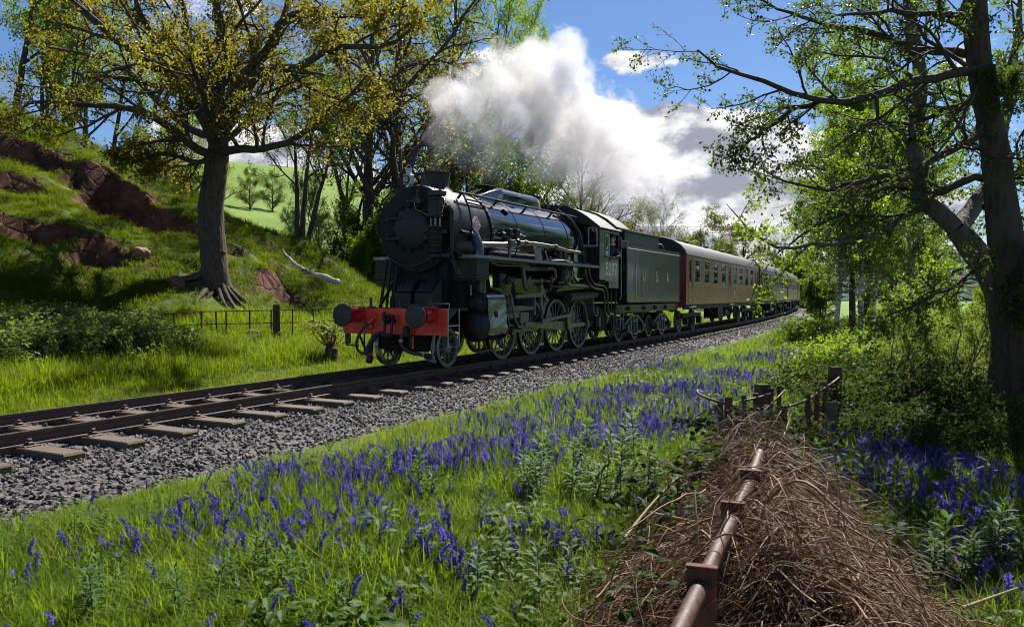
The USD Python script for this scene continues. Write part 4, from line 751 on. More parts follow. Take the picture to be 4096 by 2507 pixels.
# ---------------------------------------------------------------- the driver leaning out of the cab
def build_driver():
    import manifold3d as m3
    J = dict(hip=((.30, .32, -.62), .17), waist=((.28, .20, -.38), .165), chest=((.22, .02, -.08), .185), neck0=((.14, -.08, .10), .075), neck=((.10, -.12, .17), .062), shR=((.30, -.12, .02), .085), shL=((.05, .08, .02), .085),
             elR=((.28, -.30, -.24), .058), wrR=((-.02, -.22, -.29), .042), elL=((-.10, .02, -.22), .058), wrL=((-.16, -.14, -.33), .042))
    def hull(*ks):
        return m3.Manifold.batch_hull([m3.Manifold.sphere(J[k][1], 24).translate(J[k][0]) for k in ks])
    tor = hull('hip', 'waist') + hull('waist', 'chest') + hull('chest', 'shR', 'shL') + hull('chest', 'neck0')
    arm = hull('shR', 'elR') + hull('elR', 'wrR') + hull('shL', 'elL') + hull('elL', 'wrL')
    g = (tor + arm).refine_to_length(.035).to_mesh()
    t = trimesh.Trimesh(g.vert_properties[:, :3], g.tri_verts); trimesh.smoothing.filter_taubin(t, iterations=12)
    H = np.array([.06, -.15, .285])
    def ell(c, r): return m3.Manifold.sphere(1, 32).scale(r).translate(tuple(H + c))
    head = m3.Manifold.batch_hull([ell((.02, .01, .05), (.085, .075, .085)), ell((-.045, -.005, -.06), (.045, .05, .05))])
    head = head + m3.Manifold.batch_hull([ell((-.085, -.015, .03), (.010, .010, .01)), ell((-.108, -.02, -.015), (.014, .017, .012))]) + ell((-.083, -.012, -.055), (.014, .028, .010)) + ell((.03, -.075, .01), (.022, .012, .035)) + ell((.02, .082, .01), (.022, .012, .035))
    head = head + m3.Manifold.batch_hull([m3.Manifold.sphere(.058, 20).translate(tuple(H + (.02, 0, -.05))), m3.Manifold.sphere(.062, 20).translate(J['neck'][0])])
    for s in (-1, 1): head = head - ell((-.088, s * .03 - .014, .028), (.016, .020, .013))
    g = head.refine_to_length(.012).to_mesh(); hd = trimesh.Trimesh(g.vert_properties[:, :3], g.tri_verts); trimesh.smoothing.filter_taubin(hd, iterations=6)
    def hand(w, dirn, out):
        w, dirn, out = np.array(w, float), nrm(dirn), nrm(out); sd = np.cross(dirn, out)
        a = m3.Manifold.batch_hull([m3.Manifold.sphere(.028, 16).translate(tuple(w)), m3.Manifold.sphere(.020, 16).translate(tuple(w + dirn * .085 + sd * .03)), m3.Manifold.sphere(.020, 16).translate(tuple(w + dirn * .085 - sd * .03))])
        for k, (o, l) in enumerate(((-.034, .065), (-.012, .078), (.012, .074), (.034, .058))):
            b = w + dirn * .09 + sd * o; m = b + dirn * l * .6 - out * .008; e = m + dirn * l * .3 - out * .035
            for p, q in ((b, m), (m, e)): a = a + m3.Manifold.batch_hull([m3.Manifold.sphere(.0095, 12).translate(tuple(p)), m3.Manifold.sphere(.0085, 12).translate(tuple(q))])
        b = w + dirn * .03 + sd * .03; e = b + dirn * .05 + sd * .035
        return a + m3.Manifold.batch_hull([m3.Manifold.sphere(.013, 12).translate(tuple(b)), m3.Manifold.sphere(.010, 12).translate(tuple(e))])
    hs = hand(J['wrR'][0], (-.9, -.1, -.05), (0, 0, 1)) + hand(J['wrL'][0], (-.7, -.7, -.1), (0, 0, 1))
    g = hs.refine_to_length(.012).to_mesh(); hn = trimesh.Trimesh(g.vert_properties[:, :3], g.tri_verts); trimesh.smoothing.filter_taubin(hn, iterations=4)
    p = thing('person', 'engine driver in dark cap and navy jumper leaning out of the cab window', 'person', O0 + D0 * 8.80 - N0 * -1.16 + np.array([0, 0, 3.0]), LRZ)
    vb = np.vstack([t.vertices, hd.vertices, hn.vertices])
    part(p, 'body', MB().tm(hd).tm(hn), 'skin', True)
    part(p, 'jumper', MB().tm(t), 'navy_wool', True)
    part(p, 'shirt_collar', MB().tube([(.10 + .085 * math.cos(q), -.12 + .085 * math.sin(q), .135 + .015 * math.cos(q)) for q in np.linspace(0, 2 * PI, 20)[:-1]], .022, 8, closed=True), 'shirt_grey', True)
    cp = trimesh.creation.icosphere(3, 1.0); v = np.array(cp.vertices); v[:, 2] = np.where(v[:, 2] < -.05, -.05 + (v[:, 2] + .05) * .1, v[:, 2]); v = v * (.112, .098, .105) + H + (.022, .01, .075)
    part(p, 'cap', MB().add(v, np.array(cp.faces)).add(*MB().prism([(H[0] - .14, H[1] - .06), (H[0] - .06, H[1] - .09), (H[0] - .06, H[1] + .09), (H[0] - .14, H[1] + .05)], H[2] + .068, H[2] + .082, 'xy').mesh()), 'cap_black', True)
    v = np.array(cp.vertices); v[:, 2] = np.clip(v[:, 2], -.75, .3); v = v * (.095, .092, .10) + H + (.042, .008, .03)
    part(p, 'hair', MB().add(v, np.array(cp.faces)), 'hair_dark', True)
build_driver()

# ---------------------------------------------------------------- railway track
TR = thing('railway_track', 'rusty single railway track on sleepers curving away under the train', 'railway track', (0, 0, 0), kind='structure')
ss = np.concatenate([np.arange(-34, 6, 2.0), np.arange(6, 130, 2.5)])
Pc, Ac = track(ss); Nr = np.stack([Ac[:, 1], -Ac[:, 0], 0 * ss], 1)
prof = np.array([(-.036, 0), (.036, 0), (.036, -.03), (.030, -.042), (.010, -.050), (.009, -.128), (.070, -.142), (.070, -.158), (-.070, -.158), (-.070, -.142), (-.009, -.128), (-.010, -.050), (-.030, -.042), (-.036, -.03)])
for off in (.75, -.75):
    V = Pc[:, None] + (off + prof[None, :, :1]) * Nr[:, None] + np.array([0, 0, 1.0]) * prof[None, :, 1:]
    k, n = len(ss), len(prof); i = np.arange(k - 1)[:, None]; j = np.arange(n)[None]; j2 = (j + 1) % n
    F = np.stack(np.broadcast_arrays(i * n + j, i * n + j2, (i + 1) * n + j2, (i + 1) * n + j), -1).reshape(-1, 4)
    rl = raw(TR, 'rail', V.reshape(-1, 3), F[:, ::-1], 'rail_rust')
    top = Pc[:, None] + (off + np.array([[-.024], [.024]])[None]) * Nr[:, None] + np.array([0, 0, .002])
    raw(rl, 'running_surface', top.reshape(-1, 3), np.stack([[2 * a, 2 * a + 1, 2 * a + 3, 2 * a + 2] for a in range(k - 1)])[:, ::-1], 'rail_top')
for s in np.arange(-24.0, 100, .785):
    Ps, As = track(s); ang = math.atan2(As[1], As[0]); j = rng.normal(0, 1, 4)
    x = UsdGeom.Xform.Define(stage, numbered('/World/railway_track', 'sleeper')); x.AddTranslateOp().Set(Gf.Vec3d(*(Ps + np.array([0, 0, -.232 + .004 * j[0]])))); x.AddRotateZOp().Set(math.degrees(ang) + j[1] * .5)
    sp = x.GetPrim(); y0 = .02 * j[2]
    part(sp, 'beam', MB().box((0, y0, 0), (.262, 3.3, .145), bev=.012), 'sleeper_brown', 20)
    if s < 28:
        part(sp, 'moss_patch', MB().box((0, y0 - 1.640, -.008), (.258, .05, .13), bev=.010), 'moss', 20)
        for off in (-.75, .75):
            ch = MB().box((0, off, .078), (.20, .36, .022))
            for sg in (-1, 1): ch.box((0, off + sg * .105, .105), (.07, .09, .035)).cyl((0, off + sg * .105, .11), (0, off + sg * .105, .16), .016, n=6).box((0, off + sg * .105, .148), (.045, .045, .022))
            part(sp, 'rail_clip', ch, 'rail_rust', 20)
# ---------------------------------------------------------------- the land
from scipy.interpolate import PchipInterpolator
_kn = np.array([(-600, 32), (-400, 31), (-200, 30), (-92, 27), (-60, 15.5), (-30, 5.8), (-18, 2.2), (-13, 1.15), (-10, .62), (-7.5, .30), (-5, .02), (-3.4, -.16), (-2.6, -.30), (0, -.36), (2.4, -.46), (3.1, -.40), (4.2, -.30), (8, -.10), (11, -.12), (14, -.45), (22, -1.2), (40, -2.0), (90, -2.4), (400, -2.0), (900, -2)], float)
_prof = PchipInterpolator(_kn[:, 0], _kn[:, 1])
def profile(Y, r):
    z = _prof(r); Y = np.asarray(Y, float); t, q = np.clip((Y - 25) / 65, 0, 1), np.clip((Y - 90) / 85, 0, 1)
    return np.where((r < 0) & (z > 1.5), 1.5 + (z - 1.5) * np.maximum(t * t * (3 - 2 * t) * (.74 + .28 * q * q * (3 - 2 * q)), .02), z)
BANK = [  # photo pixel, distance ahead: points of the sandstone bank on the left
    (0, 1235, 19), (600, 1240, 23), (1000, 1222, 27), (1330, 1200, 31), (-700, 1300, 15.5), (-1200, 1350, 13.5),
    (0, 415, 32), (249, 532, 33), (499, 632, 34), (798, 798, 34.5), (997, 931, 35), (1230, 990, 36.5), (1400, 1085, 37.5), (1500, 1160, 39),
    (-500, 200, 30), (-1100, 0, 28), (0, 600, 29), (300, 700, 30.3), (600, 800, 31.6), (0, 800, 25.5), (300, 850, 27.0), (600, 950, 28.3), (780, 960, 30.2), (300, 1050, 23.8), (600, 1105, 25.3), (0, 1050, 21.8), (1100, 1100, 29.6), (1300, 1145, 32.5),
    (862, 1140, 26.6), (860, 1010, 28.6), (1000, 1030, 30.5), (-600, 700, 25), (-600, 1050, 19)]
_bp = np.array([at(*b) for b in BANK])
_sr = np.stack(track_coords(_bp[:, 0], _bp[:, 1]), 1)
_res = _bp[:, 2] - profile(_bp[:, 1], _sr[:, 1])
_ring = []
for s, rs in ((-40, (-6, -9)), (-20, (-6.5, -9)), (-8, (-7, -10)), (0, (-7.5, -10)), (8, (-8, -11)), (16, (-8, -11)), (24, (-8, -12, -16, -20)), (32, (-14, -20, -26, -34, -44))):
    for r in rs: p, a = track(s); _ring.append((p[0] + a[1] * r, p[1] - a[0] * r, 0.0))
for x, y, dz in ((-40, 26, 2.0), (-45, 45, 0), (-36, 48, 0), (-28, 52, 0), (-20, 50, 0), (-14, 50, 0), (-30, 38, 4.0), (-24, 41, 1.5), (-18, 43, .4), (-50, 10, 2), (-45, 0, 3), (-60, 30, 0)): _ring.append((x, y, dz))
_ring = np.array(_ring)
_rbf = RBFInterpolator(np.vstack([_bp[:, :2], _ring[:, :2]]), np.concatenate([_res, _ring[:, 2]]), kernel='linear', smoothing=.02)
def sstep(a, b, x): t = np.clip((x - a) / (b - a), 0, 1); return t * t * (3 - 2 * t)
_edges = []
def height(X, Y, detail=True):
    X, Y = np.asarray(X, float), np.asarray(Y, float); sh = X.shape; X, Y = X.ravel(), Y.ravel()
    s, r = track_coords(X, Y); z = profile(Y, r)
    near = (X > -75) & (X < 4) & (Y > -25) & (Y < 60) & (r < -6)
    res = np.zeros_like(z)
    if near.any():
        q = _rbf(np.stack([X[near], Y[near]], 1))
        q *= sstep(-6.2, -9.5, r[near]) * sstep(60, 46, Y[near]) * sstep(-75, -50, X[near]) * sstep(-25, -8, Y[near]); res[near] = q
    z = z + res
    if detail:
        P = np.stack([X, Y, 0 * X], 1)
        bk = sstep(.7, 2.0, res)
        lump = meshkit.fbm(P * .55, 4, 3) - .5; fine = meshkit.fbm(P * 2.1, 3, 9) - .5
        off = sstep(2.6, 4.5, np.abs(r)) ; far = sstep(60, 20, np.hypot(X, Y))
        z = z + off * (.16 * lump + .07 * fine * far) + bk * (.75 * lump + .30 * fine)
        if _edges:                                   # broken edges of the sandstone, a drop below each
            for E, A, run in _edges:
                best = np.full(len(X), 9e9); sg = np.zeros(len(X)); am = np.zeros(len(X))
                zone = near & (X > E[:, 0].min() - 6) & (X < E[:, 0].max() + 6) & (Y > E[:, 1].min() - 7) & (Y < E[:, 1].max() + 3)
                if not zone.any(): continue
                w = .55 * (meshkit.fbm(P[zone] * 1.3 + 7, 3, 13) - .5); xx, yy = X[zone] + w * .8, Y[zone] + w * 1.6; bb, ss_, tt_ = best[zone], sg[zone], am[zone]
                for q in range(len(E) - 1):
                    a, b = E[q], E[q + 1]; ab = b - a; l2 = ab @ ab; t = ((xx - a[0]) * ab[0] + (yy - a[1]) * ab[1]) / l2; tc = np.clip(t, 0, 1)
                    d = np.hypot(xx - a[0] - ab[0] * tc, yy - a[1] - ab[1] * tc); s2 = (ab[0] * (yy - a[1]) - ab[1] * (xx - a[0])); m = d < bb
                    bb = np.where(m, d, bb); ss_ = np.where(m, np.sign(s2), ss_); tt_ = np.where(m, (q + tc) / (len(E) - 1), tt_)
                dd = -bb * ss_                          # metres downhill of the edge
                dz = A * sstep(-.06, .34, dd) * sstep(run, .5, dd) * sstep(0, .12, tt_) * sstep(1, .88, tt_) * (.6 + .8 * meshkit.fbm(P[zone] * .5 + 3, 2, 4)) * (.72 + .56 * meshkit.fbm(P[zone] * np.array([1.6, 4.0, 1]) + 3, 3, 41))
                lip = .16 * A * sstep(-1.2, -.05, dd) * sstep(.06, -.02, dd)
                z[zone] += lip - dz
    return z.reshape(sh)
def zat(x, y): return float(height(np.array([x]), np.array([y]))[0])

def hit(u, v, y0=8.0, y1=60.0):
    """where the sight line through pixel (u, v) meets the land"""
    d = pixdir(u, v); d = d / d[1]; yy = np.arange(y0, y1, .1); zz = height(d[0] * yy, yy); k = np.argmax(HCAM + d[2] * yy < zz) ; y = yy[k] if (HCAM + d[2] * yy < zz).any() else y1
    return np.array([d[0] * y, y, HCAM + d[2] * y])
_edges_new = [([(-260, 500), (-60, 545), (120, 590), (290, 640)], .75, 2.2), ([(225, 690), (330, 690), (440, 712), (520, 790), (650, 880), (770, 930), (845, 965)], 1.75, 3.6), ([(-100, 860), (60, 880), (160, 900), (290, 950)], .5, 1.6), ([(330, 955), (420, 990), (510, 1050)], .6, 1.8), ([(880, 985), (930, 990), (1000, 1025)], .7, 1.8), ([(-60, 700), (60, 715), (150, 740)], .5, 1.5)]
_edges += [(np.array([hit(*q)[:2] for q in E]), A, run) for E, A, run in _edges_new]
def grow_axis(a, b, step, lo, hi, g=1.16):
    c = list(np.arange(a, b, step)); d = step; x = c[-1]
    while x < hi: d *= g; x += d; c.append(x)
    d = step; x = a
    while x > lo: d *= g; x -= d; c.insert(0, x)
    return np.array(c)
gx, gy = grow_axis(-27, 9, .22, -420, 520), grow_axis(1.0, 43, .25, -70, 900)
GX, GY = np.meshgrid(gx, gy, indexing='ij'); GZ = height(GX, GY)
i, j = np.arange(len(gx) - 1)[:, None], np.arange(len(gy) - 1)[None]; n = len(gy)
GF = np.stack(np.broadcast_arrays(i * n + j, (i + 1) * n + j, (i + 1) * n + j + 1, i * n + j + 1), -1).reshape(-1, 4)
mat('turf', {'g': ('geometry', {}), 'sx': ('separate_xyz', {}), 'n': ('noise_texture', {'scale': .9, 'detail': 8.0, 'roughness': .65}), 'n2': ('noise_texture', {'scale': .12, 'detail': 3.0}), 'n3': ('noise_texture', {'scale': 26.0, 'detail': 4.0}),
             'r': ('rgb_ramp', {'ramp': [(.28, (.030, .036, .010)), (.45, (.052, .085, .014)), (.62, (.085, .135, .020)), (.8, (.12, .135, .035))]}),
             'rk': ('rgb_ramp', {'ramp': [(.3, (.026, .012, .009)), (.5, (.085, .036, .025)), (.7, (.15, .070, .046))]}),
             'fl': ('rgb_ramp', {'ramp': [(.3, (.075, .135, .018)), (.7, (.125, .195, .030))]}),
             'dp': ('separate_xyz', {}), 'far': ('map_range', {'range_type': 'smoothstep', 'from_min': 42.0, 'from_max': 56.0, 'clamp': True}), 'mf': ('mix_color', {}),
             'sl': ('map_range', {'range_type': 'smoothstep', 'from_min': .80, 'from_max': .66, 'clamp': True}), 'ns': ('math', {'math_type': 'multiply_add', 'value2': .5, 'value3': -.25}), 'sa': ('math', {'math_type': 'subtract'}),
             'm': ('mix_color', {}), 'vk': ('voronoi_texture', {'scale': 1.7, 'feature': 'distance_to_edge', 'randomness': 1.0}), 'vr': ('map_range', {'from_min': 0.0, 'from_max': .12, 'to_min': 0.0, 'to_max': 1.5, 'clamp': True}), 'vs': ('math', {'math_type': 'multiply'}), 'hb': ('math', {'math_type': 'add'}), 'b': ('bump', {'strength': .9, 'distance': .08}), 'p': ('principled_bsdf', {'roughness': .95, 'specular_ior_level': .15})},
    [('g.position', 'n.vector'), ('g.position', 'n2.vector'), ('g.position', 'n3.vector'), ('n.fac', 'r.fac'), ('n.fac', 'rk.fac'), ('n2.fac', 'fl.fac'), ('g.position', 'dp.vector'), ('dp.y', 'far.value'), ('far.result', 'mf.fac'), ('r.color', 'mf.a'), ('fl.color', 'mf.b'),
     ('g.normal', 'sx.vector'), ('n.fac', 'ns.value1'), ('sx.z', 'sa.value1'), ('ns.value', 'sa.value2'), ('sa.value', 'sl.value'), ('sl.result', 'm.fac'), ('mf.result', 'm.a'), ('rk.color', 'm.b'), ('m.result', 'p.base_color'), ('g.position', 'vk.vector'), ('vk.distance', 'vr.value'), ('vr.result', 'vs.value1'), ('sl.result', 'vs.value2'), ('vs.value', 'hb.value1'), ('n3.fac', 'hb.value2'), ('hb.value', 'b.height'), ('b.normal', 'p.normal')])
raw('/World', 'ground', np.stack([GX, GY, GZ], -1).reshape(-1, 3), GF, 'turf', smooth=True, kind='structure')

# ballast bed
mat('ballast_bed', {'g': ('geometry', {}), 'v': ('voronoi_texture', {'scale': 19.0, 'randomness': 1.0}), 'v2': ('voronoi_texture', {'scale': 30.0}), 'r': ('rgb_ramp', {'ramp': [(0, (.018, .016, .016)), (.5, (.050, .044, .043)), (1, (.095, .084, .082))]}), 'sc': ('separate_color', {}),
                    'b': ('bump', {'strength': 1.0, 'distance': .04, 'invert': True}), 'p': ('principled_bsdf', {'roughness': .85, 'specular_ior_level': .3})},
    [('g.position', 'v.vector'), ('g.position', 'v2.vector'), ('v.color', 'sc.color'), ('sc.r', 'r.fac'), ('r.color', 'p.base_color'), ('v.distance', 'b.height'), ('b.normal', 'p.normal')])
bs = np.concatenate([np.arange(-36, 30, .5), np.arange(30, 140, 2.0)])
br_ = np.array([-3.0, -2.5, -2.2, -1.75, -.9, 0, .9, 1.75, 2.1, 2.5, 2.9, 3.4, 3.9]); bz_ = np.array([-.50, -.38, -.30, -.255, -.255, -.255, -.255, -.258, -.290, -.37, -.45, -.53, -.62])
Pb, Ab = track(bs); Nb = np.stack([Ab[:, 1], -Ab[:, 0], 0 * bs], 1)
BV = Pb[:, None] + br_[None, :, None] * Nb[:, None]; BV[..., 2] = bz_
BV[..., 2] += .05 * (meshkit.fbm(np.stack([BV[..., 0] * 1.7, BV[..., 1] * 1.7, 0 * BV[..., 0]], -1), 3, 4) - .5)
i, j = np.arange(len(bs) - 1)[:, None], np.arange(len(br_) - 1)[None]; n = len(br_)
BF = np.stack(np.broadcast_arrays(i * n + j, i * n + j + 1, (i + 1) * n + j + 1, (i + 1) * n + j), -1).reshape(-1, 4)
raw('/World', 'ballast_bed', BV.reshape(-1, 3), BF[:, ::-1], 'ballast_bed', smooth=True, kind='structure')
for k, (c1, c2) in enumerate((((.080, .068, .069), (.050, .042, .044)), ((.125, .110, .111), (.076, .066, .068)), ((.046, .039, .041), (.027, .023, .024)))):
    paint(f'stone_{("mid", "pale", "dark")[k]}', c1, .8, var=.2, scale=20, bump=.4, bscale=90, col2=c2)
def stone(seed, m):
    r = np.random.default_rng(seed); q = r.normal(0, 1, (11, 3)); q /= np.linalg.norm(q, axis=1, keepdims=True); q *= np.array([1, .8, .62]) * r.uniform(.8, 1.1, (11, 1))
    h = ConvexHull(q); f = h.simplices.copy()
    for a, t in enumerate(f):
        if np.dot(np.cross(q[t[1]] - q[t[0]], q[t[2]] - q[t[0]]), q[t].mean(0)) < 0: f[a] = t[::-1]
    return (q, f, m)
nst = 36000
sgen = np.random.default_rng(11)
s_ = np.concatenate([sgen.uniform(-25, -2, 17000), sgen.uniform(-2, 14, 11000), sgen.uniform(14, 60, 8000)])
rr_ = sgen.uniform(1.0, 3.25, nst); inn = sgen.random(nst) < .24; rr_[inn] = sgen.uniform(-1.85, 1.0, inn.sum())
keep = sgen.random(nst) < sstep(3.25, 2.5, rr_ + .35 * (meshkit.fbm(np.stack([s_ * .7, rr_ * 0, 0 * s_], 1), 3, 8) - .5))
s_, rr_ = s_[keep], rr_[keep]; nst = len(s_)
Ps, As = track(s_); px = Ps[:, 0] + As[:, 1] * rr_; py = Ps[:, 1] - As[:, 0] * rr_
pz = np.interp(rr_, br_, bz_) + .012 + sgen.uniform(0, .012, nst)
size = np.where(s_ > 14, .042, .031) * sgen.uniform(.7, 1.35, nst)
scatter('/World', 'ballast_stones', [stone(1, 'stone_mid'), stone(2, 'stone_pale'), stone(3, 'stone_dark'), stone(4, 'stone_mid'), stone(5, 'stone_dark')], sgen.integers(0, 5, nst), np.stack([px, py, pz], 1), sgen.uniform(0, 6.28, nst), size, label='grey crushed stone ballast beside and between the rails', cat='ballast', tilt=(sgen.uniform(0, 6.28, nst), sgen.uniform(0, .9, nst)))

# far wooded hill to the right
def ridge(name, pts, depth, m, seed, rough):
    """a long hill: pts (x, y, top); drawn back over depth metres"""
    pts = np.array(pts, float); t = np.linspace(0, len(pts) - 1, 160); q = np.stack([np.interp(t, np.arange(len(pts)), pts[:, k]) for k in range(3)], 1)
    rows = []
    for a in np.linspace(0, 1, 26):
        e = q.copy(); e[:, 1] += depth * a; e[:, 2] = -4 + (q[:, 2] + 4) * math.sin(min(a * 1.25, 1.0) * PI / 2)
        e[:, 2] += rough * min(a * 8, 1) * (meshkit.fbm(np.stack([e[:, 0] * .05, e[:, 1] * .05, 0 * e[:, 0]], 1), 4, seed) - .45)
        rows.append(e)
    V = np.array(rows); k = V.shape[1]; i, j = np.arange(25)[:, None], np.arange(k - 1)[None]
    F = np.stack(np.broadcast_arrays(i * k + j, i * k + j + 1, (i + 1) * k + j + 1, (i + 1) * k + j), -1).reshape(-1, 4)
    return raw('/World', name, V.reshape(-1, 3), F, m, smooth=True, kind='structure')
mat('far_wood', {'g': ('geometry', {}), 'n': ('noise_texture', {'scale': .07, 'detail': 7.0, 'roughness': .7}), 'v': ('voronoi_texture', {'scale': .13}), 'r': ('rgb_ramp', {'ramp': [(.3, (.022, .036, .036)), (.5, (.040, .062, .050)), (.7, (.065, .088, .062))]}), 'b': ('bump', {'strength': 1.0, 'distance': 5.0, 'invert': True}), 'p': ('principled_bsdf', {'roughness': 1.0, 'specular_ior_level': .05})},
    [('g.position', 'n.vector'), ('g.position', 'v.vector'), ('n.fac', 'r.fac'), ('r.color', 'p.base_color'), ('v.distance', 'b.height'), ('b.normal', 'p.normal')])
ridge('far_hills', [(-200, 560, 6), (60, 560, 16), (160, 540, 20), (250, 520, 26), (300, 500, 33), (345, 490, 36), (420, 480, 27), (560, 470, 18)], 180, 'far_wood', 5, 16)

# ---------------------------------------------------------------- steam
def build_steam():
    # puffs: (along, left, up, radius x3) in the train's frame
    puffs = [(.90, 0, 4.50, .27, .27, .34), (1.23, .10, 4.93, .40, .36, .40), (1.63, .20, 5.42, .55, .52, .52), (2.50, .30, 6.08, .85, .75, .75), (1.57, .30, 6.18, .56, .54, .54), (4.09, .40, 6.81, 1.2, 1.0, 1.0), (6.23, .50, 7.64, 1.5, 1.2, 1.2), (8.56, .60, 8.59, 1.5, 1.2, 1.2), (9.65, .60, 9.47, .8, .7, .75), (6.73, .50, 6.73, 1.5, 1.2, 1.2), (4.80, .40, 6.08, 1.0, .82, .82), (9.78, .70, 7.76, 1.9, 1.4, 1.45), (4.9, .5, 5.3, 1.0, .8, .8), (3.2, .4, 5.2, .8, .7, .7), (12.76, .90, 7.40, 2.2, 1.6, 1.7), (9.79, .70, 6.36, 1.6, 1.2, 1.25), (16.0, 1.0, 7.39, 2.4, 1.8, 1.85), (14.06, .9, 5.93, 1.8, 1.4, 1.4), (8.38, .6, 5.42, .9, .7, .7), (20.6, 1.2, 6.79, 2.8, 1.9, 1.9)]
    rot = math.radians(LRZ); cr, sr = math.cos(rot), math.sin(rot)
    N = {'g': ('geometry', {}), 'sub': ('vector_math', {'math_type': 'subtract', 'vector2': tuple(O0)}), 'rt': ('vector_rotate', {'rotate_type': 'z_axis', 'angle': -rot}),
         'n1': ('noise_texture', {'scale': 1.15, 'detail': 9.0, 'roughness': .64, 'distortion': .35})}
    Lk = [('g.position', 'sub.vector1'), ('sub.vector', 'rt.vector'), ('rt.vector', 'n1.vector')]
    prev = None
    import manifold3d as m3
    hullm = m3.Manifold()
    for k, (x, y, z, a, b, c) in enumerate(puffs):
        N[f's{k}'] = ('vector_math', {'math_type': 'subtract', 'vector2': (x, y, z)}); N[f'd{k}'] = ('vector_math', {'math_type': 'divide', 'vector2': (a, b, c)}); N[f'l{k}'] = ('vector_math', {'math_type': 'length'})
        Lk += [('rt.vector', f's{k}.vector1'), (f's{k}.vector', f'd{k}.vector1'), (f'd{k}.vector', f'l{k}.vector1')]
        if prev is None: prev = f'l{k}.value'
        else:
            N[f'x{k}'] = ('math', {'math_type': 'smoothmin', 'value3': .18}); Lk += [(prev, f'x{k}.value1'), (f'l{k}.value', f'x{k}.value2')]; prev = f'x{k}.value'
        f = 1.28 if k > 1 else 1.1
        hullm = hullm + m3.Manifold.sphere(1, 20).scale((a * f, b * f, c * f)).translate((x, y, z))
    N['nn'] = ('math', {'math_type': 'multiply_add', 'value2': 2.7, 'value3': -1.35})
    N['sum'] = ('math', {'math_type': 'add'})
    N['den'] = ('map_range', {'range_type': 'smoothstep', 'from_min': .96, 'from_max': .66, 'to_min': 0.0, 'to_max': 1.0, 'clamp': True})
    # the plume is thin low down and near the engine, thicker in its middle
    N['sep'] = ('separate_xyz', {}); N['tk'] = ('map_range', {'range_type': 'smoothstep', 'from_min': 4.5, 'from_max': 7.0, 'to_min': .10, 'to_max': .62, 'clamp': True})
    N['fd'] = ('map_range', {'range_type': 'smoothstep', 'from_min': 23.0, 'from_max': 10.0, 'to_min': .08, 'to_max': 1.0, 'clamp': True})
    N['m1'] = ('math', {'math_type': 'multiply'}); N['m2'] = ('math', {'math_type': 'multiply'})
    N['v'] = ('principled_volume', {'color': (.84, .83, .86), 'anisotropy': .25})
    Lk += [('n1.fac', 'nn.value1'), (prev, 'sum.value1'), ('nn.value', 'sum.value2'), ('sum.value', 'den.value'), ('rt.vector', 'sep.vector'), ('sep.z', 'tk.value'), ('sep.x', 'fd.value'), ('den.result', 'm1.value1'), ('tk.result', 'm1.value2'), ('m1.value', 'm2.value1'), ('fd.result', 'm2.value2'), ('m2.value', 'v.density')]
    M['steam'] = usdkit.material(stage, '/World/Looks/steam', N, Lk, volume='v.volume')
    g = hullm.to_mesh(); v = np.array(g.vert_properties[:, :3]); w = O0 + v[:, :1] * D0 - v[:, 1:2] * N0 + v[:, 2:] * np.array([0, 0, 1.0])
    p = raw('/World', 'steam_plume', w, np.array(g.tri_verts), 'steam', kind='stuff')
    tag(p, 'grey and white steam plume rolling back from the locomotive chimney', 'steam')
build_steam()
# ---------------------------------------------------------------- trees
def unit(a): return a / np.maximum(np.linalg.norm(a, axis=-1, keepdims=True), 1e-9)
def resample(P, k):
    """a smooth curve of k points through the polyline P"""
    from scipy.interpolate import CubicSpline
    P = np.asarray(P, float); d = np.r_[0, np.cumsum(np.linalg.norm(np.diff(P, axis=0), axis=1))]
    if len(P) == 2: return P[0] + np.linspace(0, 1, k)[:, None] * (P[1] - P[0])
    return CubicSpline(d, P)(np.linspace(0, d[-1], k))
def tubes(P, R, sides):
    """many branches at once: P (n, k, 3), R (n, k) -> vertices, quads"""
    n, k, _ = P.shape; T = unit(np.gradient(P, axis=1)); d = unit(P[:, -1] - P[:, 0])
    ref = np.where(np.abs(d[:, 2:3]) < .8, np.array([[0, 0, 1.0]]), np.array([[1.0, 0, 0]]))
    U = unit(np.cross(ref[:, None], T)); W = np.cross(T, U); a = np.arange(sides) / sides * 2 * PI
    V = P[:, :, None] + R[:, :, None, None] * (np.cos(a)[:, None] * U[:, :, None] + np.sin(a)[:, None] * W[:, :, None])
    b = np.arange(n)[:, None, None] * k * sides; i = np.arange(k - 1)[None, :, None] * sides; j = np.arange(sides)[None, None]; j2 = (j + 1) % sides
    F = np.stack(np.broadcast_arrays(b + i + j, b + i + j2, b + i + sides + j2, b + i + sides + j), -1).reshape(-1, 4)
    return V.reshape(-1, 3), F
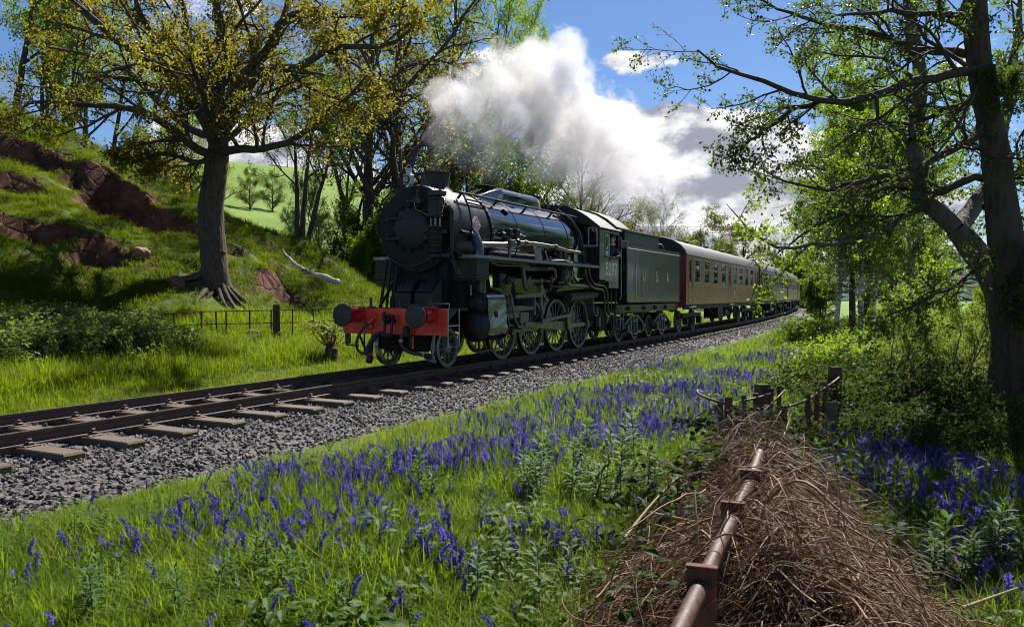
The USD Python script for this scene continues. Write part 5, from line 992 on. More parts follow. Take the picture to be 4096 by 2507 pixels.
def grow(g, P, R, num, lenf, ang, t0=.15, t1=1.0, k=6, wander=.16, up=.0, droop=0.0, rf=.62, rmin=.004, flat=0.0, lmin=.15, lmax=99, gaps=None):
    """num children on each branch"""
    n, K, _ = P.shape; idx = np.repeat(np.arange(n), num); m = len(idx)
    t = (np.tile(np.arange(num), n) + g.random(m)) / num; t = t0 + (t1 - t0) * t
    x = t * (K - 1); i = np.minimum(x.astype(int), K - 2); f = (x - i)[:, None]
    base = P[idx, i] * (1 - f) + P[idx, i + 1] * f; tan = unit(P[idx, i + 1] - P[idx, i])
    Lp = np.linalg.norm(np.diff(P, axis=1), axis=2).sum(1)[idx]
    L = np.clip(Lp * lenf * (1.05 - .55 * t) * g.uniform(.65, 1.3, m), lmin, lmax)
    q = g.normal(0, 1, (m, 3)); q -= tan * (q * tan).sum(1, keepdims=True); q[:, 2] *= (1 - flat); q = unit(q)
    an = np.radians(ang) * g.uniform(.7, 1.3, m)[:, None]
    d = unit(tan * np.cos(an) + q * np.sin(an) + np.array([0, 0, up]))
    w = np.cumsum(g.normal(0, wander, (m, k - 1, 3)), 1)
    st = unit(d[:, None] + w + np.array([0, 0, 1.0]) * (-droop * np.linspace(0, 1, k - 1)[None, :, None] ** 1.3))
    C = np.concatenate([base[:, None], base[:, None] + np.cumsum(st * (L / (k - 1))[:, None, None], 1)], 1)
    r0 = np.maximum(np.minimum((R[idx, i] * (1 - f[:, 0]) + R[idx, i + 1] * f[:, 0]) * rf, L * .035), rmin)
    return C, r0[:, None] * np.linspace(1, .35, k)[None]
def leaves(g, P, num, size, t0=.25, off=.05, flop=.0, narrow=.5):
    """num leaf blades along each twig, two triangles each"""
    n, K, _ = P.shape; idx = np.repeat(np.arange(n), num); m = len(idx)
    x = (t0 + (1 - t0) * g.random(m)) * (K - 1); i = np.minimum(x.astype(int), K - 2); f = (x - i)[:, None]
    b = P[idx, i] * (1 - f) + P[idx, i + 1] * f + g.normal(0, off, (m, 3))
    a = unit(g.normal(0, 1, (m, 3)) + np.array([0, 0, -flop])); s = unit(np.cross(a, g.normal(0, 1, (m, 3)))); z = np.cross(a, s)
    L = (size * g.uniform(.6, 1.35, m))[:, None]
    mid = b + a * L * .5; c = z * L * .12
    V = np.stack([b, mid + s * L * narrow * .5 + c, b + a * L, mid - s * L * narrow * .5 + c], 1).reshape(-1, 3)
    o = np.arange(m)[:, None] * 4; F = np.concatenate([o + [0, 1, 2], o + [0, 2, 3]], 1).reshape(-1, 3)
    return V, F
class Wood:
    def __init__(s): s.V, s.F, s.n = [], [], 0
    def add(s, V, F): s.V.append(V); s.F.append(F + s.n); s.n += len(V)
    def get(s): return np.vstack(s.V), np.vstack(s.F)
def limbset(lines, k=14):
    """lines: (list of points, base radius, tip radius) -> arrays"""
    P = np.array([resample(p, k) for p, a, b in lines]); R = np.array([np.linspace(1, 0, k) ** .8 * (a - b) + b for p, a, b in lines]); return P, R
def rough(g, P, amt):
    w = np.cumsum(g.normal(0, 1, P.shape), 1); w -= np.linspace(0, 1, P.shape[1])[None, :, None] * w[:, -1:]; return P + w * amt
def trunk_mesh(P, R, sides=14, g=None, flare=None):
    P = np.asarray(P, float); R = np.asarray(R, float); V, F = tubes(P[None], R[None], sides)
    if g is not None:
        c = np.repeat(P, sides, 0); d = V - c
        V = c + d * (1 + .22 * (meshkit.fbm(V * 2.2, 3, 7)[:, None] - .5))
    return V, F

leafmat('oak_leaf', [(.105, .088, .018), (.155, .150, .024), (.12, .160, .022), (.18, .19, .032)], .58, .5, .45, (2.0, 2.1, .5))
leafmat('fresh_leaf', [(.070, .125, .016), (.115, .19, .020), (.17, .24, .026), (.22, .26, .034)], .62, .5, .45, (2.3, 2.1, .5))
leafmat('alder_leaf', [(.040, .070, .012), (.075, .130, .016), (.130, .20, .022), (.22, .28, .030)], .55, .35)
leafmat('deep_leaf', [(.045, .075, .015), (.075, .125, .020), (.11, .165, .025), (.16, .19, .030)], .52, .4, .45, (2.1, 2.0, .5))
leafmat('pale_leaf', [(.11, .165, .040), (.15, .22, .048), (.20, .25, .060)], .55, .6)
leafmat('olive_leaf', [(.085, .105, .034), (.12, .14, .042), (.15, .16, .055)], .48, .6)
leafmat('brown_bud', [(.070, .046, .028), (.11, .080, .038), (.14, .12, .045)], .4, .6)
leafmat('bramble_leaf', [(.020, .040, .011), (.050, .085, .018), (.110, .155, .034), (.20, .20, .07)], .45, 1.6, .6, (1.8, 1.7, .5), .08)
leafmat('grey_leaf', [(.095, .135, .044), (.15, .195, .065), (.22, .26, .10)], .5, 1.2, .6, (1.7, 1.7, .6), .1)

TRI = 0
def finish(parent, bark_name, trunk, wood, lv, leaf_name, leaf_part='crown'):
    tV, tF = trunk; raw(parent, 'trunk', tV, tF, bark_name, smooth=True)
    if wood is not None and wood.n: V, F = wood.get(); raw(parent, 'branches', V, F, bark_name, smooth=True)
    if lv is not None: raw(parent, leaf_part, lv[0], lv[1], leaf_name)

def hero(name, label, bark_name, leaf_name, trunk_pts, trunk_r, limbs, levels, leafspec, seed, extra=None, base=None, group=None, trunk_sides=16):
    """a tree whose trunk and limbs stand at given places; levels: keyword sets for grow"""
    g = np.random.default_rng(seed); base = np.asarray(trunk_pts[0] if base is None else base, float)
    T = np.array(trunk_pts, float); K = 26; TP = resample(T, K); d = np.r_[0, np.cumsum(np.linalg.norm(np.diff(T, axis=0), axis=1))]
    TR_ = np.interp(np.linspace(0, d[-1], K), d, trunk_r)
    t = thing(name, label, 'tree', base, group=group)
    wood = Wood(); P, R = limbset(limbs, 16); P = rough(g, P, .028)
    V, F = tubes(P, R, 9); wood.add(V - base, F)
    allP = []
    Pall, Rall = P, R
    for q, (sides, kw) in enumerate(levels):
        kw = dict(kw); C, CR = grow(g, Pall, Rall, **kw); V, F = tubes(C, CR, sides); wood.add(V - base, F); allP.append(C); Pall, Rall = C, CR
    n_, size, off, flop, t0, nar = leafspec
    lv = leaves(g, Pall, n_, size, t0, off, flop, nar)
    TV, TF = trunk_mesh(TP, TR_, trunk_sides, g)
    if extra is not None:
        w2 = Wood(); w2.add(TV, TF)
        for pts, a, b in extra: v, f = tubes(resample(pts, 12)[None], np.linspace(a, b, 12)[None], 8); w2.add(v, f)
        TV, TF = w2.get()
    finish(t, bark_name, (TV - base, TF), wood, (lv[0] - base, lv[1]), leaf_name)
    return t
def px(*pts): return [at(*p) for p in pts]

# the oak on the bank
OZ = 26.6
ob = at(862, 1140, OZ); oak_trunk = [at(862, 1150, OZ), at(856, 1060, OZ), at(848, 960, OZ + .1), at(842, 860, OZ + .1), at(852, 760, OZ), at(864, 680, OZ), at(872, 610, OZ), at(876, 540, OZ), at(880, 440, OZ)]
oak_limbs = [(px((876, 560, 26.6), (905, 440, 26.4), (960, 330, 26), (1040, 235, 25.5), (1110, 130, 25.2), (1160, -80, 25)), .21, .05),
    (px((874, 560, 26.6), (850, 440, 26.6), (800, 320, 27), (745, 130, 27.4), (700, -150, 27.6)), .20, .05),
    (px((868, 600, 26.6), (800, 450, 26), (690, 325, 25.5), (560, 230, 24.6), (400, 110, 24), (270, -20, 23.5), (150, -150, 23)), .22, .05),
    (px((876, 540, 26.6), (950, 400, 26), (1060, 262, 25), (1200, 247, 24.5), (1320, 188, 24), (1480, 178, 23.8), (1640, 120, 23.4)), .19, .04),
    (px((1090, 150, 25.2), (1200, 60, 25), (1320, 66, 24.6), (1480, 62, 24), (1640, 20, 23.6)), .11, .03),
    (px((866, 615, 26.5), (740, 565, 25), (640, 480, 24), (480, 430, 23), (330, 425, 22.5), (190, 405, 22), (60, 470, 21.6)), .15, .03),
    (px((878, 620, 26.6), (1000, 592, 25.6), (1120, 565, 25.2), (1260, 492, 25), (1380, 405, 24.5), (1470, 300, 24.2)), .15, .03),
    (px((868, 560, 26.4), (830, 450, 24), (790, 330, 21.8), (760, 240, 20)), .15, .04),
    (px((876, 580, 27), (905, 430, 29), (960, 280, 31), (1000, 90, 32)), .16, .04),
    (px((878, 460, 26.6), (885, 250, 26.2), (870, 50, 26), (860, -220, 26)), .19, .05),
    (px((868, 540, 26.6), (670, 440, 27.2), (510, 300, 27.6), (360, 230, 28), (190, 190, 28.2)), .15, .03),
    (px((872, 590, 26.6), (1010, 470, 27.4), (1130, 380, 28), (1270, 330, 28.6)), .12, .03),
    (px((868, 610, 26.4), (740, 640, 25.6), (640, 620, 25), (560, 640, 24.6), (470, 660, 24.2)), .10, .02),
    (px((700, 300, 26), (560, 60, 26.5), (480, -140, 27)), .12, .04)]
roots = []
rg_ = np.random.default_rng(44); ob = at(860, 1120, OZ)
for k, an in enumerate(np.radians([200, 222, 240, 256, 270, 284, 300, 318, 338, 2, 178])):
    ln = rg_.uniform(.9, 1.9); dv = np.array([math.cos(an), math.sin(an), 0]); pr = np.array([-dv[1], dv[0], 0]); bend = rg_.normal(0, .25); pts = [ob + dv * .20 + np.array([0, 0, .95])]
    for f in (.22, .42, .62, .82, 1.0):
        q = ob + dv * (.32 + ln * f) + pr * bend * f * f; q[2] = min(zat(q[0], q[1]) + .22 - .30 * f, pts[-1][2] - .02); pts.append(q)
    roots.append((pts, rg_.uniform(.13, .19), .035))
hero('oak_tree', 'big oak with bare roots on the eroded sandstone bank, bronze young leaves', 'bark_oak', 'oak_leaf', oak_trunk, [.52, .42, .44, .42, .39, .36, .34, .28, .2], oak_limbs,
     [(6, dict(num=9, lenf=.42, ang=48, t0=.12, k=8, wander=.15, up=.06, rf=.55, rmin=.018, lmax=3.2)), (4, dict(num=6, lenf=.48, ang=46, t0=.15, k=6, wander=.2, up=.05, rf=.6, rmin=.009, lmax=1.6)), (3, dict(num=5, lenf=.5, ang=45, t0=.2, k=5, wander=.22, rf=.6, rmin=.005, lmax=.8))],
     (13, .098, .10, .3, .15, .58), 101, roots)

# the alder at the right edge
AZ = 8.9
al_trunk = px((4104, 1960, AZ), (4094, 1800, AZ), (4076, 1500, AZ), (4050, 1150, AZ), (4010, 860, AZ), (3968, 520, AZ), (3916, 250, AZ), (3900, 0, AZ), (3890, -500, AZ + .2), (3880, -800, AZ + .3))
def nearY(y, *pts): return [at(u, v, y + dy) for u, v, dy in pts]
al_limbs = [(nearY(AZ, (4019, 331, 0), (3887, 292, -.3), (3694, 325, -.5), (3495, 358, -.7), (3336, 391, -.8), (3131, 361, -.9), (2950, 300, -1.0), (2790, 200, -1)), .062, .008),
    (nearY(AZ, (3336, 391, -.8), (3217, 431, -.7), (3098, 484, -.7), (3005, 550, -.7), (2910, 640, -.7)), .030, .006),
    (nearY(AZ, (3905, 225, 0), (3694, 192, .3), (3530, 166, .5), (3365, 120, .6), (3200, 50, .7), (3020, -10, .8)), .050, .007),
    (nearY(AZ, (3925, 504, 0), (3827, 583, -.3), (3694, 663, -.5), (3562, 723, -.6), (3363, 743, -.6), (3263, 782, -.6), (3164, 762, -.6), (3065, 690, -.6)), .052, .007),
    (nearY(AZ, (3970, 703, 0), (3860, 715, .2), (3760, 763, .3), (3660, 743, .4), (3495, 810, .5), (3363, 862, .5), (3250, 930, .5), (3150, 990, .5)), .048, .007),
    (nearY(AZ, (3925, 480, 0), (4030, 350, .2), (4150, 250, .3), (4400, 150, .3)), .07, .01),
    (nearY(AZ, (3960, 820, 0), (4080, 700, .3), (4250, 600, .4), (4500, 560, .4)), .06, .01),
    (nearY(AZ, (3900, 20, 0), (3980, -180, -.3), (4150, -350, -.6), (4300, -600, -.8)), .06, .01),
    (nearY(AZ, (3912, 360, 0), (3820, 420, .6), (3700, 470, 1.0), (3560, 480, 1.4), (3400, 540, 1.7)), .04, .006),
    (nearY(AZ, (3900, 120, 0), (3780, 60, -.6), (3600, 20, -1.0), (3420, 30, -1.3), (3280, 90, -1.5)), .045, .006),
    (nearY(AZ, (4000, 1250, 0), (4080, 1150, -.4), (4200, 1120, -.6)), .05, .01),
    (nearY(AZ, (3985, 1050, 0), (3900, 1120, -.3), (3780, 1200, -.5), (3620, 1250, -.6), (3480, 1300, -.7)), .028, .005)]
sg_ = np.random.default_rng(55)
for k in range(10):
    t = sg_.uniform(0.05, .75) * (len(al_trunk) - 3); i_ = int(t); b_ = al_trunk[i_] * (1 - t + i_) + al_trunk[i_ + 1] * (t - i_); an = sg_.uniform(PI * .9, PI * 2.1); dv = np.array([math.cos(an), math.sin(an), 0])
    al_limbs.append(([b_ + dv * .12, b_ + dv * .3 + (0, 0, .05), b_ + dv * .5 + (0, 0, .16), b_ + dv * .62 + (0, 0, .3)], .008, .003))
hero('alder_tree', 'tall alder with dark trunk at the right edge, thin branches hanging over the meadow', 'bark_alder', 'alder_leaf', al_trunk, [.32, .255, .228, .20, .172, .135, .13, .12, .10, .06], al_limbs,
     [(5, dict(num=14, lenf=.34, ang=42, t0=.10, k=8, wander=.17, up=.04, rf=.5, rmin=.006, lmax=1.5)), (4, dict(num=8, lenf=.45, ang=42, t0=.15, k=6, wander=.20, up=.04, rf=.6, rmin=.0032, lmax=.6)), (3, dict(num=5, lenf=.5, ang=42, t0=.2, k=4, wander=.22, rf=.7, rmin=.0020, lmax=.28, lmin=.07))],
     (3, .036, .018, .2, .25, .75), 202)
BZ2 = 9.9
hero('alder_tree', 'leaning alder whose forked stem crosses behind the tall alder trunk', 'bark_grey', 'fresh_leaf', px((4050, 1760, BZ2), (4030, 1400, BZ2), (3995, 1165, BZ2), (3933, 1055, BZ2), (3870, 970, BZ2), (3822, 912, BZ2)), [.24, .19, .165, .155, .145, .13],
     [(nearY(BZ2, (3822, 915, 0), (3734, 868, 0), (3665, 835, .1), (3648, 730, .1), (3652, 560, .2), (3655, 398, .2), (3628, 130, .3), (3610, -200, .4), (3600, -500, .5)), .115, .03),
      (nearY(BZ2, (3828, 918, 0), (3870, 862, .2), (3925, 770, .4), (3985, 600, .6), (4040, 350, .8), (4080, 0, 1)), .12, .03),
      (nearY(BZ2, (3690, 845, 0), (3600, 875, -.2), (3495, 942, -.4), (3350, 981, -.6), (3200, 985, -.7), (3090, 985, -.8), (3005, 930, -.8), (2930, 850, -.8), (2905, 815, -.8)), .042, .004),
      (nearY(BZ2, (3650, 560, 0), (3560, 500, .4), (3420, 470, .8), (3300, 520, 1)), .045, .007), (nearY(BZ2, (3648, 700, 0), (3540, 660, .5), (3400, 690, 1), (3280, 780, 1.3)), .045, .007),
      (nearY(BZ2, (3640, 250, 0), (3500, 180, .4), (3380, 200, .8), (3250, 280, 1)), .04, .007), (nearY(BZ2, (3648, 450, 0), (3760, 380, .4), (3850, 400, .8)), .04, .007),
      (nearY(BZ2, (3990, 1180, 0), (3900, 1120, .2), (3780, 1140, .3), (3650, 1220, .5)), .022, .005)],
     [(5, dict(num=9, lenf=.34, ang=46, t0=.15, k=7, wander=.17, up=.03, rf=.5, rmin=.006, lmax=.75)), (3, dict(num=7, lenf=.45, ang=44, t0=.15, k=5, wander=.2, rf=.6, rmin=.003, lmax=.6)), (3, dict(num=4, lenf=.5, ang=42, t0=.2, k=4, wander=.22, rf=.7, rmin=.002, lmax=.3, lmin=.08))],
     (5, .046, .03, .2, .2, .7), 203)

# kinds of tree for the rest; each kind stands on the origin and is about H metres tall
def kind_tree(name, seed, H, bark_name, leaf_name, r0, trunks=1, lean=.1, crown0=.25, nl=16, limb=.42, limb_ang=52, up=.12, lev=((5, 7, .45, 48, 6), (3, 6, .5, 46, 5)), leaf=(14, .16, .14, .2, .1, .6), droop=0.0, lmaxs=(99, 99)):
    g = np.random.default_rng(seed); c = proto_class(name); p = str(c.GetPath()); wood = Wood(); trV, trF, tn = [], [], 0; LP, LR = [], []
    for k in range(trunks):
        a = g.uniform(0, 6.28) if trunks > 1 else 0; sp = (.18 + .10 * g.random()) * (trunks > 1); hh = H * (1 - .18 * g.random() * (k > 0))
        b = np.array([math.cos(a), math.sin(a), 0]) * r0 * 1.6 * (trunks > 1)
        pts = np.array([b - (0, 0, .3)] + [b + np.array([math.cos(a) * sp * hh * t ** 1.2 + g.normal(0, lean * .25) * t, math.sin(a) * sp * hh * t ** 1.2 + g.normal(0, lean * .25) * t, hh * t]) for t in (.15, .4, .65, .85, 1.0)])
        P = rough(g, resample(pts, 20)[None], .02 * H / 10); R = r0 * np.interp(np.linspace(0, 1, 20), [0, .06, .5, 1], [1.35, 1.0, .55, .06])[None]
        V, F = trunk_mesh(P[0], R[0], 10, g); trV.append(V); trF.append(F + tn); tn += len(V); LP.append(P); LR.append(R)
    P, R = np.vstack(LP), np.vstack(LR)
    C, CR = grow(g, P, R, max(nl // trunks, 3), limb, limb_ang, t0=crown0, k=9, wander=.10, up=up, rf=.55, rmin=.02, droop=droop * .5); V, F = tubes(C, CR, 6); wood.add(V, F)
    tips = np.concatenate([C[:, -5:], P[:, -5:]])
    for q, (sd, num, lf, an, kk) in enumerate(lev):
        C, CR = grow(g, C, CR, num, lf, an, t0=.12, k=kk, wander=.18, up=.04, rf=.6, rmin=.006 if q else .01, droop=droop * (q + 1), lmax=lmaxs[q]); V, F = tubes(C, CR, sd); wood.add(V, F)
    lv = leaves(g, C, leaf[0], leaf[1], leaf[4], leaf[2], leaf[3], leaf[5]) if leaf else None
    finish(p, bark_name, (np.vstack(trV), np.vstack(trF)), wood, lv, leaf_name)
    return p, H
KT = {}
KT['birch'] = kind_tree('birch', 11, 9.5, 'bark_birch', 'fresh_leaf', .11, 1, .5, .18, 26, .30, 50, .1, ((4, 7, .55, 40, 7), (3, 6, .6, 30, 6)), (19, .088, .08, .5, .1, .62), .9)
KT['alderpole'] = kind_tree('alderpole', 12, 10.5, 'bark_dark', 'fresh_leaf', .13, 1, .3, .24, 30, .28, 55, .08, ((4, 7, .5, 46, 6), (3, 6, .55, 40, 5)), (11, .085, .08, .3, .1, .65), .3)
KT['ash'] = kind_tree('ash', 13, 15.0, 'bark_dark', 'fresh_leaf', .30, 1, .6, .22, 22, .42, 45, .15, ((5, 7, .46, 44, 7), (3, 6, .5, 44, 5)), (10, .165, .20, .2, .1, .6), .1)
KT['oak'] = kind_tree('oak', 14, 14.0, 'bark_dark', 'oak_leaf', .36, 1, .7, .18, 22, .50, 55, .10, ((5, 8, .46, 48, 7), (3, 6, .5, 46, 5)), (8, .145, .20, .2, .1, .6), .12)
KT['dense'] = kind_tree('dense', 15, 9.0, 'bark_dark', 'deep_leaf', .24, 1, .5, .06, 22, .46, 58, .08, ((4, 7, .46, 48, 6), (3, 6, .5, 48, 5)), (11, .18, .22, .2, .05, .65), .15)
KT['twin'] = kind_tree('twin', 16, 11.0, 'bark_dark', 'fresh_leaf', .17, 3, .5, .42, 24, .30, 50, .12, ((4, 6, .5, 46, 6), (3, 6, .5, 44, 5)), (11, .13, .14, .2, .1, .6), .1)
KT['bare'] = kind_tree('bare', 17, 9.0, 'bark_grey', 'olive_leaf', .14, 1, .3, .2, 22, .40, 38, .16, ((4, 8, .5, 40, 6), (3, 7, .5, 36, 5)), (2, .10, .08, .1, .3, .6), 0)
KT['olive'] = kind_tree('olive', 18, 8.5, 'bark_grey', 'olive_leaf', .2, 3, .5, .10, 24, .42, 48, .1, ((4, 7, .5, 46, 6), (3, 6, .5, 44, 5)), (10, .17, .18, .2, .1, .6), .1)
KT['russet'] = kind_tree('russet', 19, 8.0, 'bark_dark', 'brown_bud', .2, 1, .6, .15, 22, .46, 58, .05, ((4, 8, .5, 48, 6), (3, 6, .5, 46, 5)), (6, .14, .12, .2, .1, .6), .15)
KT['sapling'] = kind_tree('sapling', 20, 6.0, 'bark_grey', 'pale_leaf', .055, 5, .4, .10, 40, .30, 34, .18, ((3, 7, .5, 34, 6), (3, 5, .5, 32, 5)), (9, .075, .08, .1, .1, .55), .1)
KT['shrub'] = kind_tree('shrub', 21, 3.2, 'bark_dark', 'deep_leaf', .07, 5, .5, .05, 34, .48, 48, .08, ((3, 7, .5, 48, 5), (3, 6, .5, 46, 4)), (12, .11, .12, .2, .05, .65), .15)
KT['willow'] = kind_tree('willow', 22, 3.4, 'bark_grey', 'pale_leaf', .04, 7, .4, .05, 46, .42, 32, .2, ((3, 7, .5, 36, 5), (3, 5, .5, 34, 4)), (10, .085, .10, .1, .05, .5), .1)
KT['yellowshrub'] = kind_tree('yellowshrub', 23, 3.0, 'bark_grey', 'fresh_leaf', .05, 7, .4, .05, 40, .44, 40, .12, ((3, 7, .5, 42, 5), (3, 6, .5, 40, 4)), (13, .10, .11, .1, .05, .6), .15)
def stand(kind, u, v, Y, top_v, label, cat='tree', name=None, rz=None, wide=1.0, group=None, z=None):
    """a tree of a kind with its foot under pixel (u, v) at distance Y and its top at pixel row top_v"""
    p, H = KT[kind]; b = at(u, v, Y); zz = zat(b[0], b[1]) if z is None else z
    hgt = at(u, top_v, Y)[2] - zz; sc = hgt / H
    return copy_of(p, name or {'shrub': 'bush', 'willow': 'bush', 'yellowshrub': 'bush'}.get(kind, kind.replace('dense', 'leafy') + '_tree' if kind not in ('sapling', 'alderpole', 'russet', 'twin', 'bare', 'olive') else {'sapling': 'young_birch_tree', 'alderpole': 'alder_tree', 'russet': 'thorn_tree', 'twin': 'three_stemmed_tree', 'bare': 'bare_tree', 'olive': 'willow_tree'}[kind]), label, cat, (b[0], b[1], zz - .05), rng.uniform(0, 360) if rz is None else rz, (sc * wide, sc * wide, sc), group)
# left: the hill top
stand('twin', 10, 390, 37, -420, 'dark tree on the hilltop at the left edge of the picture')
stand('twin', 165, 530, 38, -120, 'slender dark tree on the hilltop skyline, second from the left edge', wide=.8)
stand('alderpole', 345, 560, 37.5, -260, 'upright tree at the edge of the hilltop, left of the big oak', wide=.8)
stand('twin', 395, 600, 40, -60, 'three-stemmed tree on the skyline just left of the big oak crown', wide=.8)
stand('oak', 660, 700, 62, 480, 'small round oak beyond the bank, behind the gap left of the oak trunk')
stand('dense', 560, 690, 66, 560, 'dark hedge tree low on the skyline left of the big oak trunk')
stand('alderpole', 770, 740, 58, 350, 'thin pale tree beyond the bank, close left of the oak trunk')
stand('oak', 700, 740, 70, 540, 'yellow green tree beyond the bank, second left of the oak trunk')
stand('twin', 1190, 985, 40, 250, 'forked dark tree standing at the foot of the slope right of the oak')
stand('ash', 1150, 760, 150, 560, 'distant tree on the field top right of the oak trunk')
stand('ash', 1330, 740, 170, 520, 'distant tree on the brow of the green field')
stand('dense', 1000, 810, 95, 690, 'dark round hawthorn alone in the green field')
stand('dense', 1090, 790, 100, 705, 'smaller dark thorn bush beside the hawthorn in the field')
stand('sapling', 1300, 1000, 44, 690, 'pale feathery young birch on the field edge left of the engine')
stand('sapling', 1215, 960, 50, 830, 'small pale birch bush right beside the forked dark tree')
stand('sapling', 1400, 1040, 42, 840, 'pale green bush close to the left side of the engine front')
stand('shrub', 1470, 1090, 42, 860, 'dark green bush just left of the smokebox')
stand('yellowshrub', 1420, 1120, 40, 960, 'light green low bush beside the engine front step box')
stand('oak', 1600, 1080, 46, -250, 'big bronze leaved oak behind the engine chimney', wide=.95)
stand('oak', 1480, 1050, 52, -60, 'bronze leaved oak filling the gap between big oak and chimney', wide=.9)
stand('ash', 1830, 1100, 60, -180, 'tall green ash rising behind the steam, top above the picture', wide=.8)
stand('ash', 2000, 1080, 66, 20, 'tall leafy ash behind the steam, right of the tallest one', wide=.75)
stand('ash', 2130, 1080, 72, 95, 'slim top of a far ash standing above the steam', wide=.55)
stand('oak', 1720, 1080, 62, 250, 'oak behind the chimney in the shade of taller trees')
stand('dense', 1870, 1090, 52, 560, 'dark leafy tree behind the engine dome')
stand('dense', 2060, 1090, 56, 600, 'dark leafy tree behind the steam over the boiler')
stand('dense', 2180, 1080, 62, 720, 'lower dark tree behind the safety valves')
stand('bare', 2330, 1080, 54, 540, 'sparse leaning tree half hidden in the steam above the cab', wide=1.2)
stand('olive', 2440, 1090, 70, 800, 'olive green willow behind the engine cab roof')
stand('olive', 2540, 1090, 78, 850, 'round olive tree behind the tender', wide=1.2)
stand('bare', 2650, 1090, 72, 825, 'upright bare tree behind the front coach roof')
stand('olive', 2790, 1100, 80, 890, 'grey green round tree behind the first coach', wide=1.2)
stand('russet', 2970, 1100, 88, 925, 'reddish brown budding tree behind the second coach', wide=1.3)
stand('dense', 2890, 1100, 92, 975, 'low green tree between the grey one and the reddish one')
stand('olive', 3060, 1110, 120, 1035, 'small olive tree over the coach roofs near the bend')
stand('dense', 3120, 1110, 150, 1050, 'dark tree over the coach roofs at the bend')
stand('ash', 3170, 1120, 170, 1040, 'distant green tree beyond the end of the train')
stand('yellowshrub', 3215, 1180, 118, 1040, 'yellow green bush at the far bend of the track', wide=1.4)
stand('yellowshrub', 3170, 1150, 128, 1060, 'yellow green bush behind the last coach', wide=1.2)
stand('shrub', 3290, 1260, 62, 1130, 'very dark evergreen bush where the track leaves the view')
# right: birches and alders beyond the meadow
stand('birch', 3445, 1345, 30, 330, 'white stemmed birch, the leaning one in the group beyond the meadow', rz=40)
stand('birch', 3352, 1330, 31, 420, 'white stemmed birch left in the group beyond the meadow', rz=150)
stand('alderpole', 3405, 1345, 32, 250, 'dark stemmed alder between the two white birches', rz=200)
stand('birch', 3640, 1330, 30, 480, 'birch with hidden stem, rightmost of the group beyond the meadow')
stand('birch', 3500, 1300, 42, 520, 'birch farther back behind the gap in the birches')
for k, (u, v, Y, tv, kd, lb) in enumerate(((3560, 1330, 22, 1240, 'willow', 'pale willow bush in the rough field right of the birches'), (3700, 1350, 19, 1265, 'willow', 'pale willow bush in the rough field under the leaning alder'), (3850, 1350, 17, 1275, 'yellowshrub', 'yellow green bush left of the alder trunk'),
    (3640, 1290, 32, 1180, 'yellowshrub', 'light bush farther out in the rough field, left one'), (3780, 1280, 38, 1190, 'willow', 'light bush farther out in the rough field, middle one'), (3920, 1290, 30, 1190, 'yellowshrub', 'light bush farther out in the rough field, right one'), (4060, 1400, 14, 1270, 'yellowshrub', 'yellow green bush half behind the alder trunk'),
    (3480, 1300, 45, 1180, 'olive', 'low willow clump beyond the birch stems'), (3800, 1230, 75, 1130, 'olive', 'distant willow clump below the wooded hill'), (3650, 1240, 90, 1135, 'olive', 'distant willow clump left below the wooded hill'), (3950, 1240, 85, 1130, 'olive', 'distant willow clump right below the wooded hill'), (3560, 1240, 100, 1120, 'dense', 'distant dark clump left below the wooded hill'))):
    stand(kd, u, v, Y, tv, lb, 'bush' if kd != 'olive' else 'tree')

# more of the wood that stands to the right, mirrored in the sides of the train
for k, (u, v, Y, tv, kd, lb) in enumerate(((3470, 1290, 50, 480, 'ash', 'ash tree standing behind the birches, left one'), (3570, 1290, 56, 560, 'dense', 'leafy tree standing behind the birches, middle one'), (4330, 1330, 30, 560, 'dense', 'leafy tree out of the frame to the right, first'), (4560, 1330, 28, 420, 'ash', 'leafy tree out of the frame to the right, second'), (4850, 1340, 27, 480, 'dense', 'leafy tree out of the frame to the right, third'), (5200, 1350, 25, 420, 'ash', 'leafy tree out of the frame to the right, fourth'))): stand(kd, u, v, Y, tv, lb)
for k, (u, v, Y, tv, lb) in enumerate(((3560, 1600, 10.5, 1240, 'thin pale sapling rising through the brambles, left one'), (3690, 1560, 11.5, 1180, 'thin pale sapling rising through the brambles, middle one'), (3800, 1620, 10.0, 1200, 'thin pale sapling rising through the brambles next to the alder'), (3890, 1560, 11.0, 1260, 'thin pale sapling half behind the alder trunk'))): stand('sapling', u, v, Y, tv, lb, wide=1.25)
# ---------------------------------------------------------------- grass, flowers, bracken, fences
vg = np.random.default_rng(33)
leafmat('grass_meadow', [(.088, .150, .015), (.160, .240, .021), (.215, .290, .028), (.27, .32, .070)], .58, .8, .65, (1.6, 1.5, .4), .08)
leafmat('grass_dull', [(.050, .085, .020), (.085, .135, .026), (.13, .17, .045), (.20, .18, .08)], .5, .8, .65, (1.5, 1.5, .5), .08)
leafmat('grass_verge', [(.15, .15, .016), (.22, .20, .022), (.27, .22, .040)], .45, .8, .6, (1.6, 1.5, .4), .08)
leafmat('grass_bank', [(.075, .110, .013), (.130, .175, .020), (.195, .215, .034), (.21, .18, .06)], .48, .5, .6, (1.6, 1.5, .4), .08)
leafmat('cover_leaf', [(.045, .090, .014), (.075, .140, .018), (.110, .185, .024)], .42, 1.2, .6, (1.6, 1.5, .4), .12)
leafmat('willowherb_leaf', [(.055, .105, .036), (.080, .140, .042), (.11, .175, .046)], .42, 1.2, .6, (1.4, 1.5, .5), .12)
leafmat('bluebell_petal', [(.135, .11, .41), (.215, .18, .55), (.35, .31, .68)], .48, 2.0, .6, (1.2, 1.1, 1.3), .1)
leafmat('bluebell_stem', [(.030, .050, .020), (.05, .085, .022)], .2, 1.0)
